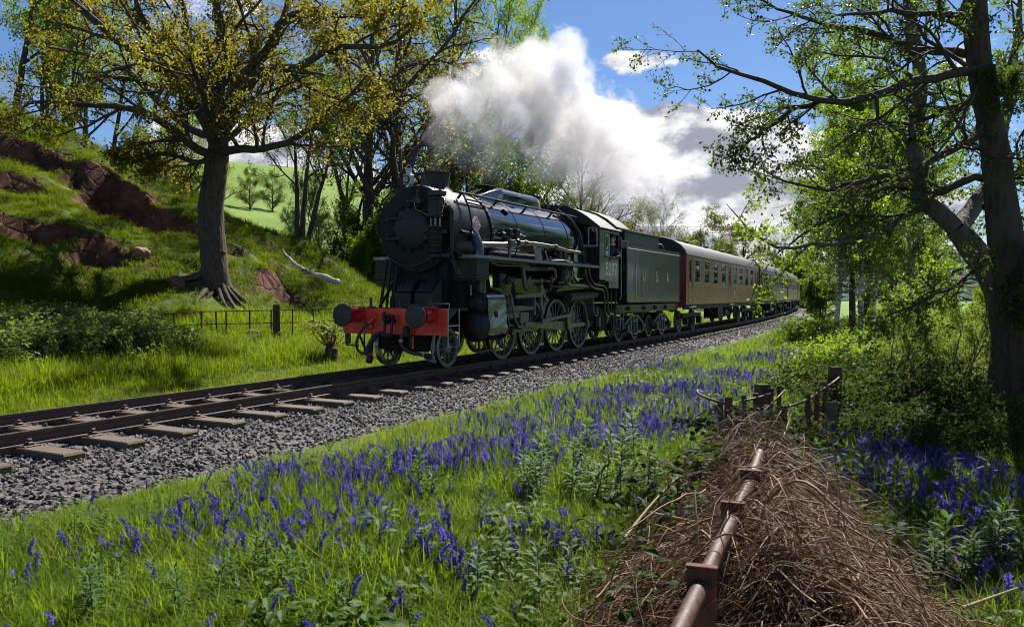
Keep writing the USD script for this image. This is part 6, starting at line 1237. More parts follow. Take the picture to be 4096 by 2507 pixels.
leafmat('dead_stem', [(.16, .092, .052), (.36, .24, .145), (.62, .48, .33)], .1, 2.0, .6)
leafmat('dead_frond', [(.065, .034, .019), (.15, .085, .045), (.28, .175, .095)], .25, 2.0, .8)
leafmat('dry_grass', [(.22, .18, .10), (.32, .27, .16)], .3, 1.0, .7)

def tuft(seed, n, h, rad, w, lean, mname, seg=3):
    g = np.random.default_rng(seed); a = g.uniform(0, 6.28, n); r = rad * np.sqrt(g.random(n)); b = np.stack([r * np.cos(a), r * np.sin(a), 0 * r - .02], 1)
    d = a + g.normal(0, .9, n); L = h * g.uniform(.45, 1.25, n); ln = lean * g.uniform(.2, 1.4, n)
    side = np.stack([-np.sin(d), np.cos(d), 0 * d], 1); t = np.linspace(0, 1, seg); rows = []
    for q in t:
        c = b + np.stack([np.cos(d) * ln * L * q ** 2, np.sin(d) * ln * L * q ** 2, L * (q - .35 * ln * q ** 2.5)], 1); ww = w * (1 - q ** 2) * .5 + .0004
        rows += [c - side * ww, c + side * ww]
    V = np.stack(rows, 1); k = V.shape[1]; o = np.arange(n)[:, None] * k
    F = np.concatenate([np.concatenate([o + 2 * i, o + 2 * i + 1, o + 2 * i + 3, o + 2 * i + 2], 1) for i in range(seg - 1)])
    return (V.reshape(-1, 3), F, mname)
def lanceolate(P0, dirs, ups, L, W, droop, seg=4):
    """leaf blades folded along the midrib: n leaves at once"""
    n = len(P0); t = np.linspace(0, 1, seg + 1); s = unit(np.cross(dirs, ups)); u = unit(np.cross(s, dirs)); rows = []
    for q in t:
        c = P0 + dirs * (L * q)[:, None] + u * (-droop * L * q ** 2)[:, None]; w = (W * math.sin(PI * min(q * .92 + .08, 1)) ** .8 * .5 + .0008)[:, None] if np.ndim(W) else np.full((n, 1), W * math.sin(PI * min(q * .92 + .06, 1)) ** .8 * .5 + .0008)
        rows += [c - s * w + u * w * .35, c, c + s * w + u * w * .35]
    V = np.stack(rows, 1); k = V.shape[1]; o = np.arange(n)[:, None] * k; F = []
    for i in range(seg): F += [np.concatenate([o + 3 * i, o + 3 * i + 1, o + 3 * i + 4, o + 3 * i + 3], 1), np.concatenate([o + 3 * i + 1, o + 3 * i + 2, o + 3 * i + 5, o + 3 * i + 4], 1)]
    return V.reshape(-1, 3), np.vstack(F)
def to_tri(F): return F if F.shape[1] == 3 else np.vstack([F[:, [0, 1, 2]], F[:, [0, 2, 3]]])

def in_view(n, y0, y1, pw, wide=.72):
    u = vg.random(n); Y = (y0 ** pw + u * (y1 ** pw - y0 ** pw)) ** (1 / pw); X = vg.uniform(-1, 1, n) * (wide * Y + .5); return X, Y
def slope_ok(X, Y, lim=.55):
    e = .15; gx_ = (height(X + e, Y) - height(X - e, Y)) / (2 * e); gy_ = (height(X, Y + e) - height(X, Y - e)) / (2 * e); return np.hypot(gx_, gy_)
# the bracken heap along the fence (needed for where grass stops)
RIDGE = np.array([(.60, 1.6, .84, .52), (1.02, 3.0, .90, .58), (1.32, 4.3, .72, .56), (1.64, 5.5, .48, .46), (1.97, 6.6, .36, .30)])
def heap(X, Y):
    cx = np.interp(Y, RIDGE[:, 1], RIDGE[:, 0]); hw = np.interp(Y, RIDGE[:, 1], RIDGE[:, 2]); hh = np.interp(Y, RIDGE[:, 1], RIDGE[:, 3]); q = np.abs(X - cx) / hw
    return np.where((Y < 7.2), hh * np.exp(-(q * 1.25) ** 2.2) * sstep(7.2, 6.2, Y) * (.35 + 1.3 * meshkit.fbm(np.stack([X * 2.3, Y * 2.3, 0 * X], -1), 3, 77)), 0)
# meadow grass
X, Y = in_view(60000, 2.2, 55, -.35); s_, r_ = track_coords(X, Y)
k = (r_ > 2.95 + .35 * meshkit.noise(np.stack([s_ * .8, 0 * s_, 0 * s_], 1), 2)) & (heap(X, Y) < .10) & (r_ < 30)
k &= vg.random(len(X)) < np.where(r_ > 12, .55, 1) * (.55 + .45 * sstep(.3, .5, meshkit.fbm(np.stack([X * .5, Y * .5, 0 * X], 1), 3, 14)))
X, Y, r_ = X[k], Y[k], r_[k]; n = len(X); Z = height(X, Y); sc = (.72 + .018 * Y) * vg.uniform(.6, 1.25, n) * (.55 + .45 * sstep(2.9, 4.6, r_)) * (.7 + .6 * meshkit.fbm(np.stack([X * .9, Y * .9, 0 * X], 1), 2, 6))
verge = (r_ < 4.9 - 1.4 * meshkit.noise(np.stack([X, Y, 0 * X], 1), 3)) & (vg.random(n) < .8)
idx = np.where(verge, vg.integers(4, 6, n), vg.integers(0, 4, n)); idx[vg.random(n) < .035] = 6
sc = np.where(verge, sc * .75, sc)
scatter('/World', 'meadow_grass', [tuft(1, 34, .24, .13, .0085, .55, 'grass_meadow'), tuft(2, 30, .30, .12, .009, .75, 'grass_meadow'), tuft(3, 36, .22, .15, .008, .6, 'grass_dull'), tuft(4, 26, .34, .11, .010, .9, 'grass_meadow'), tuft(5, 44, .09, .16, .007, .6, 'grass_verge'), tuft(6, 36, .13, .14, .007, .7, 'grass_verge'), tuft(7, 9, .34, .10, .006, 1.0, 'dry_grass')],
        idx, np.stack([X, Y, Z], 1), vg.uniform(0, 6.28, n), sc, label='lush green meadow grass in front of the railway', cat='grass')
# grass left of the track and on the bank
X, Y = in_view(85000, 7, 62, .55); s_, r_ = track_coords(X, Y); k = (r_ < -1.85 - .5 * meshkit.noise(np.stack([s_ * .8, 0 * s_, 0 * s_], 1), 5)) & (r_ > -46) & (s_ < 45)
X, Y, r_, s_ = X[k], Y[k], r_[k], s_[k]; sl = slope_ok(X, Y); k = (vg.random(len(X)) < sstep(1.25, .75, sl)) & ((np.hypot(X - ob[0], Y - ob[1] + .5) > 1.25) | (vg.random(len(X)) < .25)); X, Y, r_, sl = X[k], Y[k], r_[k], sl[k]
n = len(X); Z = np.maximum(height(X, Y), np.interp(r_, br_, bz_, left=-9)); strip = r_ > -9.5
idx = np.where(strip, vg.integers(0, 3, n), vg.integers(3, 6, n)); near_edge = r_ > -3.6; idx[near_edge & (vg.random(n) < .6)] = 4
sc = np.where(strip, 1.0, .85) * (.8 + .012 * Y) * vg.uniform(.6, 1.25, n) * (.65 + .7 * meshkit.fbm(np.stack([X * .5, Y * .5, 0 * X], 1), 3, 16)); sc[near_edge] *= .6
leafmat('grass_strip', [(.11, .165, .017), (.165, .235, .024), (.215, .275, .034), (.25, .27, .06)], .48, .5, .6, (1.6, 1.5, .4), .10)
scatter('/World', 'bank_grass', [tuft(11, 34, .30, .20, .012, .7, 'grass_strip'), tuft(12, 30, .38, .20, .013, .8, 'grass_strip'), tuft(13, 36, .22, .22, .012, .6, 'grass_strip'), tuft(14, 40, .20, .24, .013, 1.1, 'grass_bank'), tuft(15, 40, .14, .24, .012, .9, 'grass_bank'), tuft(16, 34, .28, .22, .013, 1.3, 'grass_bank')],
        idx, np.stack([X, Y, Z], 1), vg.uniform(0, 6.28, n), sc, label='bright green grass on the strip and bank left of the track', cat='grass')
# low broad-leaved plants
def rosette(seed, n, L, W, h, m):
    g = np.random.default_rng(seed); a = g.uniform(0, 6.28, n); z = h * g.random(n) ** .7; P = np.stack([.05 * np.cos(a) * g.random(n) * 2, .05 * np.sin(a) * 2 * g.random(n), z], 1)
    e = g.uniform(-.1, .6, n); d = np.stack([np.cos(a) * np.cos(e), np.sin(a) * np.cos(e), np.sin(e)], 1); V, F = lanceolate(P, d, np.tile([0, 0, 1.0], (n, 1)), L * g.uniform(.6, 1.2, n), W, .35, 3)
    return (V, F, m)
X, Y = in_view(3000, 2.4, 34, -.2); s_, r_ = track_coords(X, Y); nz = meshkit.fbm(np.stack([X * .45, Y * .45, 0 * X], 1), 3, 31)
k = ((r_ > 3.3) & (heap(X, Y) < .1) & (nz > .50)) | ((r_ < -3.4) & (r_ > -9.5) & (nz > .52)); X, Y = X[k], Y[k]; n = len(X)
scatter('/World', 'ground_cover', [rosette(1, 16, .09, .045, .16, 'cover_leaf'), rosette(2, 20, .075, .040, .24, 'cover_leaf'), rosette(3, 14, .12, .05, .10, 'cover_leaf')], vg.integers(0, 3, n), np.stack([X, Y, height(X, Y)], 1), vg.uniform(0, 6.28, n), (.8 + .03 * Y) * vg.uniform(.7, 1.3, n), label='dark green nettles and low leafy plants among the grass', cat='undergrowth')

# bluebells
def bluebell(seed, nb):
    g = np.random.default_rng(seed); h = .30; t = np.linspace(0, 1, 8)
    st = np.stack([.015 * t + .085 * np.clip(t - .6, 0, 1) ** 2 * 6.2 * .55, .004 * np.sin(4 * t), h * (t - .42 * np.clip(t - .7, 0, 1) ** 2 * 3)], 1); sV, sF = tubes(st[None], np.linspace(.0038, .0018, 8)[None], 4)
    lv = lanceolate(np.zeros((4, 3)), unit(np.array([[.6, .2, 1], [-.5, .4, 1], [.1, -.7, 1], [-.2, -.3, 1.2]])), unit(g.normal(0, 1, (4, 3))), np.array([.22, .25, .2, .24]), .011, .35, 4)
    V, F, n0 = [], [], 0
    for k in range(nb):
        q = .60 + .40 * (k + .5) / nb; x = q * 7; i = min(int(x), 6); p = st[i] * (1 - x + i) + st[i + 1] * (x - i); a = g.normal(0, 1.0)
        out = np.array([math.cos(a), math.sin(a), 0]); c = p + out * .008; dn = unit(out * .55 + np.array([.2, 0, -.85])); u = unit(np.cross(dn, [.3, .8, .1])); w = np.cross(dn, u); sz = .86 - .28 * k / nb; an = np.arange(6) / 6 * 6.283
        rings = [(.0, .0035), (.006, .0085), (.016, .0090), (.023, .0155)]
        vv = np.vstack([c + dn * d * sz + (np.cos(an)[:, None] * u + np.sin(an)[:, None] * w) * r * sz * (1 if d < .02 else np.where(np.arange(6) % 2, .72, 1.15)[:, None]) for d, r in rings])
        ff = np.array([[r * 6 + j, r * 6 + (j + 1) % 6, r * 6 + 6 + (j + 1) % 6, r * 6 + 6 + j] for r in range(3) for j in range(6)])
        V.append(vv); F.append(ff + n0); n0 += len(vv)
    return (sV, sF, 'bluebell_stem'), (np.vstack(V), np.vstack(F), 'bluebell_petal'), (lv[0], lv[1], 'cover_leaf')
BB = [bluebell(1, 8), bluebell(2, 11), bluebell(3, 6)]
patches = [(1350, 1900, .75, 1), (1150, 1880, .6, .9), (1500, 1865, .7, 1), (1750, 1830, .8, 1.1), (1950, 1800, .9, 1.2), (2200, 1765, .9, 1.3), (2430, 1740, .9, 1.4), (2600, 1705, .8, 1.2), (850, 2060, .6, .7), (600, 2130, .6, .6), (1000, 1960, .6, .8), (2050, 1690, 1.0, .8), (2500, 1570, 1.3, .7), (2750, 1560, 1.3, .9), (2800, 1650, .9, 1.0), (2300, 1620, 1.1, .7),
           (3080, 1430, 1.6, .5), (2900, 1500, 1.4, .6), (2650, 1470, 1.4, .4), (1650, 2150, .45, .7), (1850, 2270, .35, .9), (2240, 2160, .35, 1.1), (1300, 2100, .55, .6), (1100, 2150, .5, .4), (40, 2310, .15, 1.2), (380, 2190, .35, .6), (1480, 2020, .7, .6), (2000, 2050, .6, .4), (2500, 1640, .8, .9),
           (3400, 1850, .5, 1.4), (3600, 1800, .6, 1.6), (3800, 1860, .6, 1.6), (3500, 1915, .55, 1.6), (3700, 1990, .5, 1.2), (3850, 2280, .3, 1.4), (3980, 2200, .35, 1.2), (3900, 2060, .4, 1.2), (3450, 1760, .6, 1.0), (3350, 1960, .35, 1.0), (4050, 1980, .5, 1.0), (3700, 1860, .6, 1.5), (4050, 2350, .3, 1.0), (3990, 1920, .5, 1.3)]
bx, by = [], []
for u, v, rad, dn in patches:
    c = at(u, v, 1.0) - np.array([0, 0, HCAM]); Yc = 6.0
    for _ in range(6): zc = zat(c[0] * Yc, Yc) + .2; Yc = (zc - HCAM) / c[2]
    m = int(dn * 50 * PI * rad ** 2); q = vg.normal(0, .5, (m, 2)) * rad * vg.uniform(.5, 1.15, (m, 1)); bx.append(c[0] * Yc + q[:, 0]); by.append(Yc + q[:, 1] * 1.25)
X, Y = in_view(420, 2.6, 26, .1); bx.append(X); by.append(Y)
X, Y = np.concatenate(bx), np.concatenate(by); s_, r_ = track_coords(X, Y); k = (r_ > 3.4) & (heap(X, Y) < .09) & (Y > 2.3); X, Y = X[k], Y[k]
o = np.argsort(Y); X, Y = X[o], Y[o]; n = len(X); Z = height(X, Y) + .02; NB1 = 280
idx = vg.integers(0, 3, n); rz = vg.uniform(0, 6.28, n); sc = vg.uniform(.52, 1.08, n) * (1 + .012 * Y); tl = (vg.uniform(0, 6.28, n), np.abs(vg.normal(0, .26, n)))
inframe = np.abs(X / Y) < .64
one = np.where(inframe)[0][:NB1]; rest = np.setdiff1d(np.arange(n), one)
for a in range(3):
    c = proto_class(f'bluebell_{"abc"[a]}')
    for nm, (V, F, m) in zip(('stem', 'flowers', 'leaf'), BB[a]): raw(str(c.GetPath()), nm, V, F, m)
for q in one:
    copy_of(f'/World/kinds_bluebell_{"abc"[idx[q]]}', 'bluebell', 'violet bluebell nodding among the grass in the near meadow', 'bluebell', (X[q], Y[q], Z[q]), math.degrees(rz[q]), sc[q], 'bluebells of the near meadow')
scatter('/World', 'bluebell_drift', [list(BB[0]), list(BB[1]), list(BB[2])], idx[rest], np.stack([X, Y, Z], 1)[rest], rz[rest], sc[rest], label='drifts of violet bluebells across the meadow and beyond the fence', cat='bluebells', tilt=(tl[0][rest], tl[1][rest]))

# leafy shoots (willowherb)
def shoot(seed, h, nl):
    g = np.random.default_rng(seed); t = np.linspace(0, 1, 10); st = np.stack([.03 * np.sin(2 * t + seed), .03 * t ** 2, h * t], 1); sV, sF = tubes(st[None], np.linspace(.006, .002, 10)[None], 5)
    q = np.linspace(.12, .99, nl); a = np.arange(nl) * 2.4 + g.normal(0, .25, nl); P = np.stack([np.interp(q, t, st[:, c]) for c in range(3)], 1); e = np.interp(q, [0, .6, .9, 1], [.05, .35, .9, 1.25]) + g.normal(0, .12, nl)
    d = np.stack([np.cos(a) * np.cos(e), np.sin(a) * np.cos(e), np.sin(e)], 1); L = .135 * np.interp(q, [0, .4, .8, 1], [.6, 1, .85, .5]) * g.uniform(.8, 1.2, nl)
    V, F = lanceolate(P, d, np.tile([0, 0, 1.0], (nl, 1)), L, .026, .42, 5); return (sV, sF), (V, F)
for a, (h, nl) in enumerate(((.46, 34), (.60, 42), (.36, 28), (.52, 38))):
    c = proto_class(f'leafy_shoot_{"abcd"[a]}'); (sV, sF), (V, F) = shoot(a + 3, h, nl); raw(str(c.GetPath()), 'stem', sV, sF, 'bluebell_stem'); raw(str(c.GetPath()), 'leaf_spray', V, F, 'willowherb_leaf', smooth=True)
spots = [(420, 2470, 1.3), (360, 2560, 1.1), (880, 2480, 1.1), (940, 2420, 1.0), (1130, 2470, 1.2), (1060, 2380, 1.0), (1240, 2420, .9), (1680, 2000, 1.1), (1720, 2030, .9), (1900, 2480, 1.1), (1850, 2400, .9), (2010, 2370, 1.0), (1620, 2300, .9), (1480, 2200, .8), (2060, 2110, .9), (2180, 2330, .9), (40, 2520, .9), (700, 2540, .9), (2300, 2300, .9), (2360, 2230, .8), (2260, 2420, 1.0), (2140, 2500, 1.0), (1560, 2480, .9), (600, 2420, .8)]
for q in range(34): spots.append((vg.uniform(2080, 2620), vg.uniform(1850, 2060), vg.uniform(.85, 1.2)))
for q in range(50): spots.append((vg.uniform(3260, 4090), vg.uniform(2010, 2480), vg.uniform(.8, 1.15)))
for q in range(14): spots.append((vg.uniform(1500, 2150), vg.uniform(1930, 2150), vg.uniform(.6, .95)))
for q in range(16): spots.append((vg.uniform(100, 1500), vg.uniform(2300, 2560), vg.uniform(.6, .9)))
for q, (u, v, k) in enumerate(spots):
    c = at(u, v, 1.0) - np.array([0, 0, HCAM]); Yc = 5.0
    for _ in range(6): Yc = (zat(c[0] * Yc, Yc) - HCAM) / c[2]
    x, y = c[0] * Yc, Yc
    if heap(np.array([x]), np.array([y]))[0] > .16: continue
    right = u > 3200; mid = 2050 < u < 2700 and v < 2080
    lb = 'grey green leafy shoot on the far side of the bracken heap and iron fence' if right else 'grey green leafy shoot in the tall clump left of the fence, behind the bracken' if mid else 'grey green leafy shoot standing in the meadow grass in front of the bluebells'
    copy_of(f'/World/kinds_leafy_shoot_{"abcd"[q % 4]}', 'leafy_plant', lb, 'plant', (x, y, zat(x, y) - .02), vg.uniform(0, 360), k * (.8 if right or mid else .68) * vg.uniform(.85, 1.15), 'leafy shoots beyond the fence' if right else 'leafy shoots in the clump by the fence' if mid else 'leafy shoots in the meadow')

# the bracken heap
hx, hy = np.meshgrid(np.linspace(-.9, 3.4, 70), np.linspace(1.2, 7.3, 90), indexing='ij'); hz = height(hx, hy) + heap(hx, hy) * .92 - .035; i, j = np.arange(69)[:, None], np.arange(89)[None]
paint('dead_litter', (.060, .036, .024), .95, var=.6, scale=26, bump=1.0, bscale=70, col2=(.016, .011, .008))
hp = thing('bracken_heap', 'heap of dead brown bracken stems smothering the near iron fence', 'bracken', (0, 0, 0), kind='stuff')
raw(hp, 'litter', np.stack([hx, hy, hz], -1).reshape(-1, 3), np.stack(np.broadcast_arrays(i * 90 + j, (i + 1) * 90 + j, (i + 1) * 90 + j + 1, i * 90 + j + 1), -1).reshape(-1, 4), 'dead_litter', smooth=True)
def on_heap(n, lim):
    Y = vg.uniform(1.9, 6.7, n); X = np.interp(Y, RIDGE[:, 1], RIDGE[:, 0]) + vg.normal(0, .52, n) * np.interp(Y, RIDGE[:, 1], RIDGE[:, 2]); k = heap(X, Y) > lim; return X[k], Y[k]
X, Y = on_heap(7600, .05); n = len(X); side = np.sign(X - np.interp(Y, RIDGE[:, 1], RIDGE[:, 0]) + vg.normal(0, .25, n)); a = np.where(side > 0, 0, PI) + vg.normal(0, .95, n); L = vg.uniform(.15, .75, n) * np.interp(Y, [2, 6], [.8, 1.1]); kk = 10
st = np.zeros((n, kk, 3)); cur = vg.normal(0, .38, n); lift = vg.gamma(1.4, .045, n); arch = vg.gamma(1.2, .05, n)
for q in range(kk):
    t = q / (kk - 1); st[:, q, 0] = X + np.cos(a + cur * t) * L * (t - .5); st[:, q, 1] = Y + np.sin(a + cur * t) * L * (t - .5)
base = height(st[..., 0], st[..., 1]) + heap(st[..., 0], st[..., 1]); tt = np.linspace(0, 1, kk)[None]
st[..., 2] = .35 * base + .65 * base.mean(1, keepdims=True) + .01 + lift[:, None] + arch[:, None] * np.sin(PI * tt) + vg.normal(0, .10, n)[:, None] * (tt - .5) + np.cumsum(vg.normal(0, .0035, (n, kk)), 1)
V, F = tubes(st, (vg.gamma(2.6, .00078, n).clip(.0008, .006)[:, None] * np.linspace(1, .6, kk)[None]), 5); raw(hp, 'dead_stems', V, F, 'dead_stem', smooth=True)
X, Y = on_heap(34000, .035); n = len(X); P = np.stack([X, Y, height(X, Y) + heap(X, Y) + vg.gamma(1.3, .022, n)], 1); d = unit(vg.normal(0, 1, (n, 3)) * [1, 1, .45]); V, F = lanceolate(P, d, unit(vg.normal(0, 1, (n, 3))), vg.uniform(.03, .10, n), .009, vg.uniform(-.3, .9), 2); raw(hp, 'dead_fronds', V, F, 'dead_frond')
for q, pts in enumerate(([(3040, 2010, 4.4), (3050, 1900, 4.6), (3100, 1810, 4.8), (3150, 1700, 5.2), (3170, 1640, 5.4)], [(3120, 2010, 4.2), (3200, 1900, 4.4), (3260, 1830, 4.6)], [(2790, 2260, 3.0), (2785, 2080, 3.1), (2778, 1960, 3.2)], [(3240, 2000, 3.9), (3300, 2130, 3.6), (3420, 2260, 3.4)], [(2500, 2150, 3.6), (2620, 2000, 4.0), (2720, 1900, 4.4)], [(3440, 2450, 3.0), (3470, 2250, 3.2), (3520, 2150, 3.4)], [(3850, 2430, 3.2), (3960, 2390, 3.3), (4070, 2350, 3.4)], [(2600, 2050, 3.9), (2750, 2080, 3.7), (2880, 2110, 3.6)])):
    V, F = tubes(resample([at(*z) for z in pts], 12)[None], np.linspace(.008, .004, 12)[None], 6); raw(hp, 'long_stem', V, F, 'dry_grass', smooth=True)
# green bramble sprays over the heap
def spray_leaves(P, n, size, sd):
    g = np.random.default_rng(sd); idx = g.integers(0, len(P), n); b = P[idx] + g.normal(0, .03, (n, 3)); d = unit(g.normal(0, 1, (n, 3)) * [1, 1, .35]); return lanceolate(b, d, unit(np.array([0, 0, 1.0]) + g.normal(0, .45, (n, 3))), size * g.uniform(.6, 1.3, n), size * .62, .25, 3)
for q, (u, v, y, m, ln, lb) in enumerate(((2880, 1850, 4.9, 150, .4, 'green bramble spray over the bracken beside the leaning fence post'), (3120, 1800, 5.4, 150, .4, 'green bramble spray on the crest of the heap below the wooden post'), (2700, 1960, 4.4, 90, .35, 'bramble spray on the left flank of the bracken heap'), (3220, 2000, 4.2, 70, .35, 'thin bramble spray on the right flank of the bracken heap'), (3180, 2330, 3.2, 46, .25, 'small bramble spray low on the heap right of the rail'), (3350, 2430, 3.1, 36, .2, 'bramble leaves at the foot of the heap bottom right'), (3080, 2140, 3.6, 30, .25, 'few bramble leaves just right of the fence rail'), (2900, 1730, 6.2, 120, .4, 'bramble spray climbing the leftmost broken fence posts'), (3000, 1690, 6.6, 120, .4, 'bramble spray in front of the broad grey post'), (3180, 1720, 6.6, 130, .45, 'bramble spray under the bent rail of the fence'), (3270, 1760, 6.4, 110, .4, 'bramble spray below the short mossy post'), (2780, 1900, 4.9, 120, .4, 'bramble spray on the left crest of the heap'), (3000, 1880, 4.5, 130, .4, 'bramble spray over the end of the near fence rail'), (2580, 2120, 3.9, 80, .35, 'bramble spray low on the left flank of the heap'), (3350, 2180, 3.6, 80, .35, 'bramble spray low on the right flank of the heap'), (2560, 2400, 3.0, 50, .3, 'bramble leaves at the foot of the heap, bottom left'))):
    c = at(u, v, y); t = thing('bramble_spray', lb, 'bramble', c); g = np.random.default_rng(q + 60); k = 7
    a = g.uniform(0, 6.28, k); pts = np.array([[[0, 0, -.25]] + [[math.cos(b) * ln * f, math.sin(b) * ln * f, -.12 + .22 * math.sin(PI * f * .75) + g.normal(0, .02)] for f in (.2, .45, .7, 1)] for b in a]); P = np.array([resample(p, 9) for p in pts])
    V, F = tubes(P, np.linspace(.004, .0015, 9)[None].repeat(k, 0), 4); raw(t, 'canes', V, F, 'dead_stem'); V, F = spray_leaves(P[:, 3:].reshape(-1, 3), m, .062, q); raw(t, 'leaves', V, F, 'bramble_leaf')

# iron fence by the camera: three posts carrying a round rail
def iron_post(p, h, rot, w=.065, lean=0.0, leana=0.0):
    """a T-section post, top at p"""
    mb = MB().box((0, 0, -h / 2), (w, .010, h), bev=.002).box((0, .024, -h / 2), (.010, .045, h), bev=.002).box((0, .006, .003), (w * 1.08, .03, .008), bev=.002)
    c, s = math.cos(rot), math.sin(rot); R = np.array([[c, -s, 0], [s, c, 0], [0, 0, 1]]); l = np.array([[1, 0, lean * math.cos(leana)], [0, 1, lean * math.sin(leana)], [0, 0, 1]]); T = np.eye(4); T[:3, :3] = l @ R; T[:3, 3] = p; return mb.moved(T)
f1 = thing('iron_fence', 'rusty iron fence running out of the bracken towards the viewer, round top rail', 'fence', (0, 0, 0))
fa = [at(2806, 2288, 2.31), at(2931, 2027, 3.03), at(3001, 1895, 3.59)]; fd = nrm(fa[2] - fa[0]); fn = math.atan2(fd[1], fd[0]) - PI / 2
for p in [fa[0] - fd * .62] + fa: part(f1, 'post', iron_post(p + np.array([.0, 0, .012]), 1.0, fn + .05, .085), 'iron_rust', 20)
off = np.array([fd[1], -fd[0], 0]) * -.004 + np.array([0, 0, -.045])
pts = [fa[0] - fd * 1.1 + off] + [fa[0] + fd * x + off for x in (0, .4, .78, 1.1)] + [at(3038, 1812, 4.12)]
part(f1, 'rail', MB().tube(resample(pts, 24), .025, 16), 'iron_worn', True)
part(f1, 'lower_rail', MB().tube(resample([p - (0, 0, .30) for p in pts], 20), .012, 8), 'iron_rust', True)
f2 = thing('iron_fence', 'broken rusty iron fence beyond the bracken, leaning posts left of the wooden post', 'fence', (0, 0, 0))
for (u, v, y, h, le, la, w) in ((2950, 1672, 5.5, .55, .28, 0, .06), (2915, 1591, 6.6, .9, .02, 0, .06), (2880, 1600, 7.4, .8, .05, 3, .05), (3023, 1576, 7.8, .8, 0, 0, .05), (3084, 1556, 8.1, .85, .03, 0, .055), (3116, 1546, 8.5, .85, 0, 0, .05), (2975, 1585, 8.4, .8, -.04, 0, .05)): part(f2, 'post', iron_post(at(u, v, y), h, fn + .2, w, le, la), 'iron_rust', 20)
part(f2, 'rail', MB().tube(resample([at(2790, 1560, 7.8), at(2860, 1602, 7.0), at(2925, 1622, 6.6), at(2960, 1655, 6.0)], 16), .013, 8), 'iron_worn', True); part(f2, 'rail', MB().tube(resample([at(2975, 1603, 7.6), at(3030, 1590, 7.8), at(3085, 1573, 8.1)], 10), .012, 8), 'iron_worn', True)
part(f2, 'loose_bar', MB().tube(resample([at(3000, 1700, 5.8), at(3060, 1640, 6.4), at(3140, 1560, 7.0)], 10), .008, 6), 'iron_worn', True)
f3 = thing('iron_fence', 'rusty iron fence climbing to the tall wooden post, bent rail on short posts', 'fence', (0, 0, 0))
for (u, v, y, h, le, la, w) in ((3138, 1625, 6.8, .65, 0, 0, .045), (3232, 1578, 7.6, .85, 0, 0, .05), (3269, 1556, 8.2, .9, .02, 0, .05), (3300, 1532, 8.7, .9, 0, 0, .05), (3352, 1500, 9.4, .95, .02, 0, .05)): part(f3, 'post', iron_post(at(u, v, y), h, fn + .1, w, le, la), 'iron_rust', 20)
part(f3, 'rail', MB().tube(resample([at(3155, 1625, 7.0), at(3195, 1612, 7.3), at(3240, 1592, 7.7), at(3272, 1570, 8.2), at(3305, 1548, 8.7), at(3358, 1508, 9.4)], 20), .014, 8), 'iron_worn', True)
part(f3, 'lower_rail', MB().tube(resample([at(3170, 1700, 7.0), at(3240, 1660, 7.7), at(3305, 1625, 8.7), at(3355, 1590, 9.4)], 20), .012, 8), 'iron_rust', True)
def wood_post(name, u, v, y, w, d, label, m, lean=0.0, h=None):
    p = at(u, v, y); hh = h or p[2] - zat(p[0], p[1]) + .2; t = thing(name, label, 'post', (p[0], p[1], p[2] - hh), 12)
    mb = loft([np.array([(sx * w / 2 * k + lean * z, sy * d / 2 * k, z) for sx, sy in ((-1, -1), (1, -1), (1, 1), (-1, 1))]) for z, k in ((0, 1.05), (hh * .5, 1.0), (hh - .02, .98), (hh, .86))]); part(t, 'post', mb, m, 20)
wood_post('wooden_post', 3340, 1466, 9.5, .118, .10, 'tall weathered wooden post at the right end of the iron fence', 'post_wood')
wood_post('wooden_post', 3324, 1606, 8.5, .105, .09, 'short mossy green wooden post in front of the tall wooden post', 'post_wood_green')
wood_post('wooden_post', 3066, 1536, 9.0, .15, .11, 'broad grey wooden post behind the broken fence rail', 'post_wood', -.06)
wood_post('wooden_post', 3036, 2235, 3.2, .14, .10, 'dark wooden stub beside the near fence rail in the bracken', 'post_wood')
# brambles and bushes
def bush_kind(name, seed, leaf_m, cane_m, n, size, k=46):
    g = np.random.default_rng(seed); c = proto_class(name); p = str(c.GetPath()); a = g.uniform(0, 6.28, k); rad = g.uniform(.35, 1.05, k) * np.where(g.random(k) < .25, 1.5, 1); hgt = g.uniform(.25, 1.0, k) * np.where(g.random(k) < .2, 1.35, 1)
    P = np.array([resample([[.15 * math.cos(b), .15 * math.sin(b), -.05], [r * .45 * math.cos(b + .2), r * .45 * math.sin(b + .2), h * .85], [r * .8 * math.cos(b + .3), r * .8 * math.sin(b + .3), h], [r * 1.12 * math.cos(b + .35), r * 1.12 * math.sin(b + .35), h * .62]], 9) for b, r, h in zip(a, rad, hgt)]); P = rough(g, P, .02)
    V, F = tubes(P, np.linspace(.008, .003, 9)[None].repeat(k, 0), 4); C, CR = grow(g, P, np.full(P.shape[:2], .005), 7, .45, 55, t0=.2, k=5, wander=.25, droop=.2); V2, F2 = tubes(C, CR * .6, 3); raw(p, 'stem', np.vstack([V, V2]), np.vstack([F, F2 + len(V)]), cane_m)
    L = leaves(g, C, n, size, .1, .05, .1, .68); raw(p, 'foliage', L[0], L[1], leaf_m)
    return p
bush_kind('bramble', 5, 'bramble_leaf', 'dead_stem', 20, .078); bush_kind('greybush', 6, 'grey_leaf', 'dead_stem', 22, .085)
bush_kind('bramble_green', 8, 'fresh_leaf', 'dead_stem', 20, .065)
def bush(kind, u, v, Y, top, w, label, group=None):
    b = at(u, v, Y); z = zat(b[0], b[1]); h = max(at(u, top, Y)[2] - z, .3); copy_of('/World/kinds_' + kind, 'bramble_bush' if 'bramble' in kind else 'bush', label, 'bush', (b[0], b[1], z - .05), rng.uniform(0, 360), (w * .8, w * .8, h / 1.4), group)
